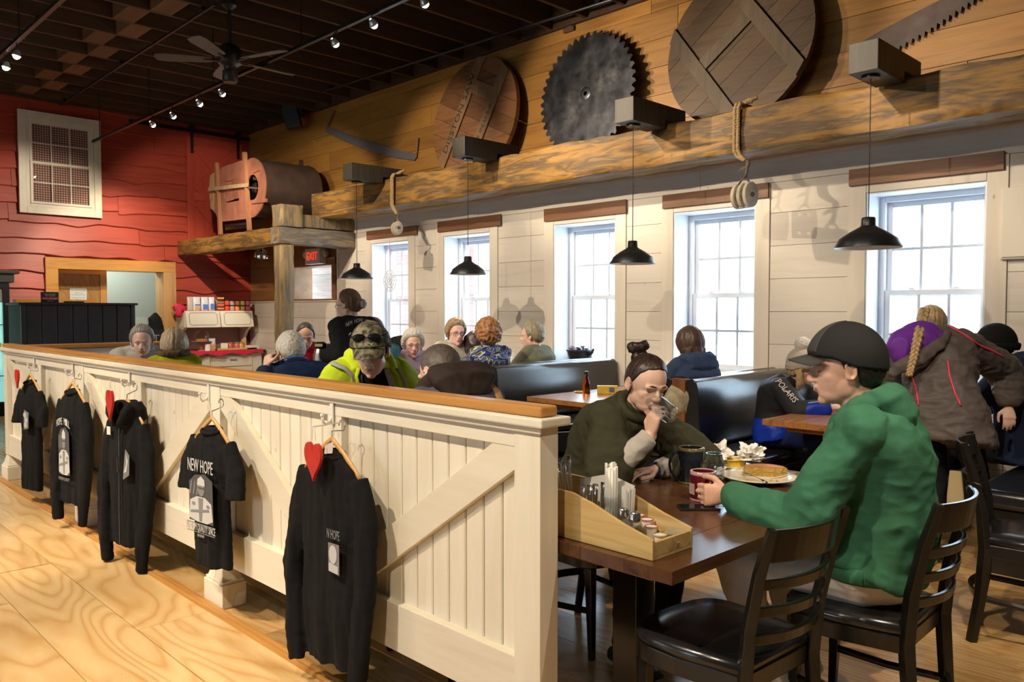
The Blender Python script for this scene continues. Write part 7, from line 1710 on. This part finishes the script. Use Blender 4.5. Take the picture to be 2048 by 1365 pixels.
for k in range(9): a = k*.75; BN.cap(WH_(J,(-.128+.022*math.cos(a),.024*math.sin(a),.088+.005*k)), WH_(J,(-.128+.026*math.cos(a+.9),.028*math.sin(a+.9),.096+.006*k)), .021*sw_, .020*sw_)
BN.ell(WH_(J,(-.105,0,.085)), .030); me_ = remesh(BN, .004, 1); crumple(me_, .004, 45, .002, 90); link_mesh('topknot', me_, HDB, J['t'])
jar('jar_glass', 'clear drinking jar of water raised to the mouth of the woman in olive', gb_, gax, .038, gh, .45)
# ---- neon man
def neonmat(c, n):
    return None
NEON = fabric('hi_vis_yellow', (.55,.72,.02), .06, .7, .1, 300); REFL = fabric('reflective_grey', (.45,.46,.44), .08, .5); NAVK = fabric('black_navy_knit', (.012,.013,.022)); 
cm, cb = base_mat('camouflage', (.2,.2,.1), .85); v = coords(cm); f = tex_noise(cm, v, 22, 2, .4, 1.2); r_ = ramp(cm, f, [(0,(.035,.03,.02)),(.42,(.10,.085,.045)),(.50,(.16,.15,.085)),(.58,(.24,.21,.13)),(1,(.28,.25,.17))]); nt(cm)[0][-1].color_ramp.interpolation = 'CONSTANT'; nt(cm)[1].new(r_, cb.inputs['Base Color']); CAMO = cm
J = person('person', 'man in a hi-vis yellow jacket and camouflage cap with sunglasses on it', px(742,704,4.1), RR(-42,16,3), (-3.98,2.50,.590), -8, 1.04, SK3, hair=(HDB, dict(line='short', th=.003, soft=.006)), top=NEON, nd=0.075, pants=PANT, L=dict(w=(-3.45,2.62,.80)), R=dict(w=(-3.40,2.20,.80)), hunch=.06, vox=.0055, cvox=.008, tk=.035, wide=1.08, jaw=1.06)
cap_hat(J, CAMO, CAMO, .072, droop=.03)
SG = plain('sunglass_lens', (.01,.01,.014), .04); m = MB()
for q in (-1,1): m.ell(WH_(J,(.088,q*.036,.100)), (.012,.034,.022), J['R'], 20, 12); m.tube([WH_(J,(.08,q*.066,.102)),WH_(J,(.03,q*.094,.10)),WH_(J,(-.04,q*.096,.09))], .003, 6)
m.tube([WH_(J,(.100,-.010,.104)),WH_(J,(.103,0,.106)),WH_(J,(.100,.010,.104))], .003, 6).build('sunglasses', SG, J['t'], smooth=True)
text_mesh('cap_lettering', 'BUCK', plain('cream_thread',(.5,.47,.33),.7), J['t'], WH_(J,(.117,0,.066)), J['R']@Vector((0,1,0)), J['R']@Vector((-.35,0,1)), .026, .075)
hood(J, NEON, 1.05, .080, .03, gap=120); 
cloth_patch(J, [(712,738),(772,738),(782,790),(716,790)], 'dark_shirt_front', NAVK, off=.008)
for pts, w_, nm, mt in (([(664,728),(688,738),(704,752),(712,785)],.016,'reflective_stripe',REFL), ([(716,738),(712,755),(718,785)],.010,'jacket_lapel',NEON), ([(768,738),(774,755),(784,785)],.020,'reflective_lining',REFL), ([(779,736),(790,752),(797,785)],.012,'jacket_lapel',NEON), ([(790,738),(806,760),(812,785)],.013,'reflective_stripe',REFL)):
    trim_line(J, pts, w_, nm, mt, off=.011)
for a_ in ([(722,752),(726,782)],[(781,762),(783,784)]): trim_line(J, a_, .005, 'zipper_flap', plain('black_trim',(.01,.01,.01),.5), 4, .018)
# ---- man in the brown hood
HGB = hairmat('grey_brown_hair', (.07,.055,.045), (.17,.14,.12)); BRW = fabric('dark_brown_fleece', (.045,.032,.028)); GRYP = fabric('grey_purple_jacket', (.10,.095,.125))
J = person('person', 'man with cropped grey-brown hair and a brown hood, bent forward, seen from behind', px(880,750,3.70), RR(186,24,8), (-2.60,2.22,.590), 172, 1.06, SK3, hair=(HGB, dict(line='short', th=.005, noise=(.002,160), soft=.008)), top=GRYP, nd=0.085, pants=PANT, L=dict(w=(-3.02,2.10,.80)), R=dict(w=(-3.02,2.55,.80)), hunch=.14, vox=.0055, cvox=.008, tk=.032, wide=1.08)
hood(J, BRW, 1.35, .10, .0)
for sg in (-1,): MB().tube([on_back(J, q, sg*35, .014)[0] for q in (.93,.84,.70,.5,.3)], [(.020,.005)]*5, 8, flat=J['Lx']).build('tan_strap', fabric('tan_strap',(.40,.25,.12)), J['t'], smooth=True)
# ---- girl with the braid
JK = fabric('grey_brown_shell', (.115,.095,.09), .15, .55, .05, 200); PUR = fabric('purple_hood_lining', (.16,.035,.33), .12, .5, .05, 200); PNK = plain('neon_pink_piping', (.9,.06,.13), .5); HBD = hairmat('blonde_hair', (.36,.23,.10), (.68,.50,.26), .35)
gh_ = px(1864,650,5.0); gp = px(1892,835,4.62)
J = person('person', 'girl with a blonde braid and grey ski jacket leaning over the booth table', gh_, RR(112,38,-6), gp, 100, .92, SK1, hair=(HBD, dict(line='bob', th=.012, noise=(0,1), soft=.006, strands=.006)), top=JK, pants=fabric('black_leggings',(.01,.01,.012)), male=False, stand=True, R=dict(w=px(2030,832,4.85), e=px(2012,742,4.95), n=(0,0,1)), L=dict(w=(-2.10,5.42,.80), pole=(-.6,0,-1)), hunch=.10, wide=1.12, vox=.006, cvox=.0065, tk=.045, sleeve=1.0, wr=(.014,6.5,.008), hemq=-.30,
    knees=[(gp.x-.06,gp.y+.03,.46),(gp.x+.12,gp.y+.16,.50)], ankles=[(gp.x-.05,gp.y-.08,.085),px(1915,965,4.35)], shoes=plain('black_white_trainer',(.05,.05,.05),.6), base=(gp.x,gp.y,0))
# purple hood lying over the shoulders to the left
c = px(1832,690,4.72); RC_ = Matrix((RT, UPV, -FW)).transposed(); m = MB()
m.ell(c, (.165,.115,.085), RC_@Matrix.Rotation(.35,3,'Z')); m.ell(c+RT*.07+UPV*.03, (.11,.065,.07), RC_)
me_ = remesh(m, .008, 2); crumple(me_, .022, 8, .004, 25, (1,1,1), 4); link_mesh('purple_hood', me_, PUR, J['t'])
m = MB().tube([px(1775,752,4.66),px(1800,735,4.62),px(1840,715,4.58),px(1878,690,4.60),px(1898,664,4.68)], [(.020,.012),(.036,.016),(.040,.016),(.032,.014),(.014,.01)], 12, flat=UPV); me_ = remesh(m, .007, 2); crumple(me_, .008, 14, .003, 30); link_mesh('hood_brim', me_, JK, J['t'])
BR = [px(x,y,d) for x,y,d in ((1850,618,4.86),(1845,640,4.76),(1838,665,4.64),(1832,690,4.57),(1828,712,4.545),(1822,735,4.53),(1818,752,4.52))]
m = MB()
for st in range(3):
    P_ = []
    for k in range(60):
        q = k/59*(len(BR)-1); i = min(int(q), len(BR)-2); p = BR[i].lerp(BR[i+1], q-i); a = q*5.2+st*2*PI/3; w_ = .020*(1-.35*k/59); P_.append(p+RT*math.sin(a)*w_-FW*math.sin(2*a)*w_*.45)
    m.tube(P_, [.0135*(1-.4*k/59) for k in range(60)], 10)
m.build('braid', HBD, J['t'], smooth=True)
for pts, w_ in (([(1895,722),(1899,752),(1911,788),(1921,812)],.0055), ([(1822,748),(1832,775),(1838,812)],.0045), ([(1887,648),(1925,668),(1960,692),(1988,704),(2004,714)],.007)): trim_line(J, pts, w_, 'pink_piping', PNK)
lc, ln_ = hit(J, 1872, 674, .004); rv = RT - ln_*RT.dot(ln_); rv.normalize(); uv = ln_.cross(rv).normalized(); uv = uv if uv.z > 0 else -uv
MB().prism([lc+rv*x+uv*y for x,y in ((-.032,-.014),(.032,-.014),(.034,.006),(.026,.014),(-.030,.014))], ln_*.004).build('logo_patch', plain('orange_red_patch',(.62,.08,.03),.5), J['t'], bevel=.001)
for r0 in (.010,.016,.022): MB().tube([lc+ln_*.005+rv*(-.022+math.cos(a)*r0*1.8)+uv*(-.010+math.sin(a)*r0) for a in np.linspace(.1,1.5,8)], .0011, 6).build('logo_arc', plain('logo_dark',(.12,.05,.04),.6), J['t'])
# ---- waitress
BLK = fabric('black_sweatshirt', (.013,.013,.016)); HBR = hairmat('brown_hair', (.10,.055,.028), (.24,.14,.075))
wp = px(706,795,6.65); J = person('person', 'waitress in a black sweatshirt with hair in a bun, standing with a coffee pot', px(697,611,6.62), RR(203,6,0), (wp.x, wp.y, .93), 176, 1.0, SK1, hair=(HBR, dict(line='back', th=.010, noise=(0,1), strands=.005, extra=[([(-.10,0,.0),(-.15,.01,-.005)],[.045,.038])])), top=BLK, pants=PANT, male=False, stand=True, L=dict(w=px(645,712,6.5), pole=(.3,-.3,-1), lat=(0,0,1), n=(0,-1,0), curl=(60,70,45)), R=dict(w=(wp.x-.30,wp.y+.15,1.05)), hunch=.05, wide=1.13, tk=.028)
glasses(J)
for k, ch in enumerate('NEW HOPE MILLS'):
    x_ = 694+k*4.2; p, n_ = hit(J, x_, 655-9*math.sin(PI*(k+.5)/14), .007); n_ = (n_*.4-FW).normalized(); r_v = (RT-n_*RT.dot(n_)).normalized(); u_v = n_.cross(r_v).normalized()
    if ch != ' ': text_mesh('printed_letter', ch, PRW, J['t'], p, r_v, u_v, .045, .017)
cloth_patch(J, [(712,664),(728,662),(732,690),(712,692)], 'print_figure', PRG, 6, .005)
t = thing('coffee_pot', 'steel thermal coffee pot with a yellow tag, held by the waitress', 'pot', tuple(px(640,740,6.52))); c = px(641,735,6.52)
MB().lathe([(0,-.16),(.058,-.16),(.058,.10),(.045,.135),(.04,.15),(0,.15)], c, 28).build('pot_body', plain('brushed_steel',(.45,.43,.40),.3,.9), t, auto=45)
MB().lathe([(.04,.15),(.05,.16),(.05,.19),(.03,.205),(0,.205)], c, 24).build('pot_lid', BLACKM, t, auto=40); MB().tube([c+RT*.03+Vector((0,0,.14)), c+RT*.09+Vector((0,0,.11)), c+RT*.09+Vector((0,0,-.02)), c+RT*.055+Vector((0,0,-.05))], .011, 10).build('handle', BLACKM, t, smooth=True)
MB().obox(c+Vector((0,0,.178))-FW*.052, (.06,.004,.022), Matrix((RT,FW,ZZ)).transposed()).build('yellow_tag', plain('yellow_tag',(.7,.6,.15),.5), t)
# ---- white-haired man in navy
NVY = fabric('navy_fleece', (.012,.028,.085)); HWH = hairmat('white_hair', (.50,.46,.40), (.74,.70,.63))
h_ = px(581,704,5.75); J = person('person', 'white-haired man in a navy top with a blue lanyard, seen from behind', h_, RR(168,8,0), (h_.x+.10,h_.y+.02,.590), 170, 1.08, SK3, hair=(HWH, dict(line='short', th=.012, noise=(.005,70))), top=NVY, nd=0.09, pants=PANT, R=dict(w=(h_.x-.38,h_.y+.3,.80)), L=dict(w=px(533,734,5.55), e=px(520,800,5.42), curl=(50,60,40)), hunch=.10, wide=1.12, tk=.028)
ring_collar(J, NVY, .97, (.080,.07), .018, 'collar', .01); ring_collar(J, plain('blue_lanyard',(.02,.16,.65),.5), .99, (.090,.084), .006, 'lanyard', .022)
# ---- man in red
REDT = fabric('red_jersey', (.48,.015,.02)); HDG = hairmat('dark_grey_hair', (.04,.035,.03), (.10,.09,.08))
h_ = px(611,673,8.0); J = person('person', 'man with receding dark hair in a red top, looking down at his table', h_, RR(-28,20,0), (h_.x-.12,h_.y,.590), -10, 1.04, SK2, hair=(HDG, dict(line='balding', th=.008)), top=REDT, nd=0.09, pants=PANT, L=dict(w=(h_.x+.30,h_.y+.16,.80)), R=dict(w=(h_.x+.30,h_.y-.16,.80)), hunch=.08)
# ---- blonde woman in yellow, grey-haired man
YLW = fabric('chartreuse_knit', (.50,.55,.01)); SCF = plain('leopard_scarf', (.12,.08,.04), .8, vary=.9, vscale=34)
h_ = px(349,694,6.45); J = person('person', 'blonde woman in a chartreuse sweater and patterned scarf, seen from behind', h_, RR(150,4,0), (h_.x+.06,h_.y,.590), 160, .98, SK1, hair=(HBD if False else hairmat('ash_blonde_hair', (.40,.28,.15), (.66,.52,.34)), dict(line='bob', th=.024, top=.3, strands=.006, noise=(.003,40))), top=YLW, nd=0.07, pants=PANT, male=False, hunch=.06, wide=1.06, L=dict(w=(h_.x-.36,h_.y-.12,.80)), R=dict(w=(h_.x-.36,h_.y+.2,.80)))
m = MB().tube([J['sp'](.99)+J['Lx']*math.cos(a)*.095+J['F']*math.sin(a)*.085+Vector((0,0,.02)) for a in [2*PI*k/24 for k in range(25)]], .030, 12, cap=False); m.ell(J['sp'](.95)+J['F']*.09, (.05,.06,.05)); me_ = remesh(m, .008, 2); crumple(me_, .008, 22, .003, 50); link_mesh('scarf', me_, SCF, J['t'])
HEN = fabric('pale_grey_knit', (.55,.56,.54)); HGR = hairmat('grey_hair', (.24,.21,.18), (.50,.46,.42))
h_ = px(284,684,6.95); J = person('person', 'grey-haired man in a pale buttoned henley, facing the camera', h_, RR(-22,10,0), (h_.x-.12,h_.y,.590), -14, 1.04, SK3, hair=(HGR, dict(line='short', th=.013, top=.5, noise=(.003,40), strands=.006)), top=HEN, nd=0.055, pants=PANT, hunch=.06, wide=1.12, belly=.02, L=dict(w=(h_.x+.34,h_.y+.2,.80)), R=dict(w=(h_.x+.34,h_.y-.14,.80)), brow=HGR)
ring_collar(J, HEN, .98, (.078,.068), .014, 'collar', .012); MB().tube([on_back(J, q, 0, .010, 1)[0] for q in (.97,.92,.86)], [(.016,.004)]*3, 8, flat=J['Lx']).build('button_placket', plain('blue_grey_placket',(.35,.40,.48),.7), J['t'])
for q in (.955,.905): MB().ell(on_back(J, q, 0, .016, 1)[0], .007).build('button', PRG, J['t'])
# ---- the four older women
LIL = fabric('lilac_jersey', (.52,.40,.55)); CRM = fabric('cream_cable_knit', (.50,.46,.38), .2, .9, .9, 45); FLO = None
h_ = px(826,690,7.75); J = person('person', 'woman with curly white hair and glasses in a lilac top', h_, RR(-30,6,0), (h_.x-.12,h_.y,.590), -8, 1.06, SK3, hair=(HWH, dict(line='curly', th=.020, noise=(.008,42), top=.2)), top=LIL, nd=0.075, pants=PANT, male=False, hunch=.06, wide=1.14, belly=.03, L=dict(w=(h_.x+.32,h_.y+.18,.80)), R=dict(w=(h_.x+.36,h_.y-.05,.80), pole=(0,-.6,-1))); glasses(J, SIL); ring_collar(J, LIL, .98, (.080,.070), .010, 'collar', .008)
h_ = px(912,667,8.3); J = person('person', 'woman with short sandy hair and glasses in a cream cable sweater', h_, RR(-22,3,0), (h_.x-.10,h_.y,.590), -12, 1.08, SK3, hair=(hairmat('sandy_hair', (.20,.12,.06), (.42,.30,.17)), dict(line='curly', th=.016, noise=(.007,45), top=.4)), top=CRM, nd=0.085, pants=PANT, male=False, hunch=.03, wide=1.12, L=dict(w=(h_.x+.34,h_.y+.1,.80)), R=dict(w=(h_.x+.34,h_.y-.2,.80))); glasses(J); ring_collar(J, CRM, .985, (.070,.062), .016, 'roll_neck', .014)
fm, fb = base_mat('floral_print', (.02,.03,.15), .7); v = coords(fm, 'Object', (1,1,1)); f = tex_noise(fm, v, 9, 1, .3, 2.6); r_ = ramp(fm, f, [(0,(.006,.008,.02)),(.36,(.006,.008,.02)),(.40,(.02,.045,.28)),(.47,(.02,.045,.28)),(.49,(.7,.7,.62)),(.505,(.42,.44,.03)),(.55,(.006,.008,.02)),(.62,(.02,.045,.28)),(1,(.42,.44,.03))]); nt(fm)[1].new(r_, fb.inputs['Base Color'])
h_ = px(976,671,7.6); J = person('person', 'woman with curly auburn hair in a navy floral blouse, seen from behind', h_, RR(160,0,0), (h_.x+.04,h_.y,.590), 158, 1.06, SK3, hair=(hairmat('auburn_hair', (.20,.07,.02), (.48,.24,.10)), dict(line='curly', th=.030, noise=(.014,36), top=.1)), top=fm, nd=0.1, pants=PANT, male=False, hunch=.03, wide=1.0, L=dict(w=(h_.x-.40,h_.y-.10,.82), curl=(55,60,40)), R=dict(w=(h_.x-.36,h_.y+.2,.80)))
SAG = fabric('sage_jersey', (.17,.18,.12))
h_ = px(1063,673,8.2); J = person('person', 'woman with short ash hair in a sage green top, in profile by the wall', h_, RR(205,2,0), (h_.x+.08,h_.y,.590), 190, 1.06, SK3, hair=(hairmat('ash_hair', (.20,.16,.10), (.50,.44,.32)), dict(line='short', th=.020, top=.4, noise=(.003,50), strands=.006)), top=SAG, nd=0.1, pants=PANT, male=False, hunch=.05, wide=1.1, neckr=1.15, L=dict(w=(h_.x-.38,h_.y-.12,.80)), R=dict(w=(h_.x-.36,h_.y+.2,.80)))
# ---- teal person behind the waitress
h_ = px(746,664,7.5); J = person('person', 'person in a teal top, mostly hidden behind the waitress', h_, RR(185,8,0), (h_.x+.10,h_.y,.590), 180, 1.0, SK1, hair=(HGB, dict(line='short', th=.012)), top=fabric('teal_jersey',(.06,.17,.22)), pants=JEAN, wide=1.12, hunch=.06, L=dict(w=(h_.x-.34,h_.y-.2,.80)), R=dict(w=(h_.x-.34,h_.y+.15,.80)))
# ---- woman in the navy hoodie by the fourth window
NVH = fabric('navy_hoodie', (.035,.055,.115)); HLB = hairmat('long_brown_hair', (.035,.018,.012), (.10,.055,.035))
h_ = px(1379,692,6.25); J = person('person', 'woman with long dark brown hair in a navy hoodie, turned toward the window', h_, RR(158,3,0), (h_.x-.02,h_.y,.590), 165, 1.05, SK1, hair=(HLB, dict(line='bob', th=.018, top=.2, strands=.008, vox=.006, extra=[([(-.06,.05,-.02),(-.07,.045,-.12),(-.04,.05,-.20)],[.05,.045,.02]),([(-.08,0,-.02),(-.09,0,-.13),(-.08,.01,-.19)],[.055,.05,.022]),([(-.05,-.055,-.02),(-.05,-.05,-.12),(-.03,-.05,-.17)],[.045,.04,.02])])), top=NVH, nd=0.1, pants=JEAN, male=False, hunch=.08, wide=1.12, tk=.026, L=dict(w=(h_.x-.42,h_.y-.1,.80)), R=dict(w=(h_.x-.40,h_.y+.2,.80)))
hood(J, NVH, 1.15, .085)
# ---- child in the bobble hat
KJ = fabric('black_motocross_jacket', (.022,.024,.028), .2, .5); KBL = fabric('cobalt_panel', (.01,.04,.42), .1, .35, .1); KNIT = plain('oatmeal_knit', (.46,.40,.34), .9, bmp=.7, bscale=70)
h_ = px(1604,738,5.75); ks = .86
def kidmat(c, n):
    Pz = np.array(h_); rel = c-Pz; return np.where((rel[:,2] < -.36) | ((rel[:,0] > .17) & (rel[:,2] < -.20)), 1, 0)
J = person('person', 'child in a bobble hat and black and blue lettered jacket at the booth table', h_, RR(6,14,0), (h_.x-.16,h_.y-.02,.575), 2, ks, SK1, hair=(HBD, dict(line='bob', th=.02, strands=.006, extra=[([(.02,-.075,-.02),(.035,-.07,-.11),(.03,-.06,-.17)],[.025,.028,.018])])), top=[KJ,KBL], facemat=kidmat, pants=fabric('blue_snow_trousers',(.01,.02,.10)), male=False, hunch=.10, wide=1.25, tk=.035, L=dict(w=(h_.x+.30,h_.y+.18,.80)), R=dict(w=(h_.x+.30,h_.y-.16,.80), pole=(-.1,-.7,-1)))
m = shell(J['head'], J['R'], ks, 'beanie', .028, (0,1), .004, top=.9, taper=0)
for k in range(len(m.v)):
    p = J['R'].inverted()@(m.v[k]-J['head']); a = math.atan2(p.y,p.x); m.v[k] = J['head']+J['R']@(p*(1+.012*math.cos(a*42)))
m.build('bobble_hat', KNIT, J['t'], smooth=True)
MB().tube([WH_(J,(math.cos(a)*.118-.01,math.sin(a)*.100,.022+.022*math.cos(a))) for a in [2*PI*k/30 for k in range(31)]], [(.020*ks,.012*ks)]*31, 10, cap=False, flat=J['R']@Vector((0,0,1))).build('hat_cuff', KNIT, J['t'], smooth=True)
pm = bmesh.new(); bmesh.ops.create_icosphere(pm, subdivisions=5, radius=.055); c = WH_(J,(-.045,0,.195))
for v in pm.verts: v.co = c + v.co*(1+.10*mnoise.noise(v.co*90)+.10*mnoise.noise(v.co*260))
me_ = bpy.data.meshes.new('pompom'); pm.to_mesh(me_); pm.free(); link_mesh('pompom', me_, plain('white_fur',(.72,.69,.66),.95,bmp=.8,bscale=250), J['t'])
S_, E_, W_2 = J['arms']['R']; dn = (E_-S_).normalized(); o_ = -FW; o_ = (o_-dn*o_.dot(dn)).normalized(); si = dn.cross(o_).normalized(); cc_ = S_.lerp(E_,.42)+o_*.080
text_mesh('sleeve_lettering', 'POLARIS', plain('off_white_print',(.6,.56,.5),.6), J['t'], cc_+si*.02+o_*.012, dn, si*-1 if si.dot(RT) < 0 else si, .062, .22)
MB().tube([J['Sc']+J['F']*.02-J['Lx']*.03+Vector((0,-.05,.03)), S_+o_*.075+Vector((0,0,-.02)), E_.lerp(S_,.3)+o_*.07+J['F']*.03], .0035, 6).tube([E_+o_*.07-J['F']*.05, E_.lerp(W_2,.4)+o_*.06+Vector((0,0,.02)), W_2+o_*.05+Vector((0,0,.02))], .0035, 6).build('white_piping', plain('off_white_print',(.6,.56,.5),.6), J['t'], smooth=True)
# ---- child in the black beanie
h_ = px(1992,694,5.25); J = person('person', 'child in a black beanie and navy hoodie at the right edge', h_, RR(188,14,0), (h_.x+.14,h_.y,.575), 185, .96, SK1, hair=(HBL, dict(line='short', th=.008)), top=fabric('dark_navy_hoodie',(.018,.030,.07)), pants=PANT, hunch=.08, wide=1.1, tk=.03, L=dict(w=(h_.x-.30,h_.y-.1,.80)), R=dict(w=(h_.x-.3,h_.y+.15,.80)))
shell(J['head'], J['R'], .96, 'beanie', .022, (.0012,60), .004, top=.5, taper=0).build('beanie', fabric('black_knit',(.010,.010,.011),.1,.9,.6,260), J['t'], smooth=True)
MB().tube([WH_(J,(math.cos(a)*.122-.01,math.sin(a)*.100,.002+.030*math.cos(a))) for a in [2*PI*k/30 for k in range(31)]], [(.024,.010)]*31, 10, cap=False, flat=J['R']@Vector((0,0,1))).build('beanie_cuff', fabric('black_knit',(.010,.010,.011)), J['t'], smooth=True)
hood(J, MC['dark_navy_hoodie'], 1.1, .08)
# ------------------------------------------------------------------ coats and a purse on the benches
for nm_, lab, c, r, mt in (('coat','black coat heaped on the bench behind the lilac top',px(803,700,8.25),(.20,.16,.13),CLOTHB),('coat','tan and black coat on the bench below the woman in the navy hoodie',px(1362,800,5.9),(.10,.12,.12),plain('tan_fleece',(.42,.36,.24),.9,vary=.4,vscale=14)),('purse','black patterned purse between the women at the second window',px(945,690,8.3),(.10,.07,.13),plain('patterned_purse',(.05,.03,.035),.4,vary=.9,vscale=30))):
    m = MB(); m.ell(c, r); m.ell(c+Vector((.06,.05,-.05)), tuple(k*.8 for k in r)); me_ = remesh(m, .012, 2); crumple(me_, .02, 8, .004, 22)
    o = bpy.data.objects.new(nm_, me_); COL.objects.link(o); me_.materials.clear(); me_.materials.append(mt); finish(o, None, True); tag(o, lab, nm_)
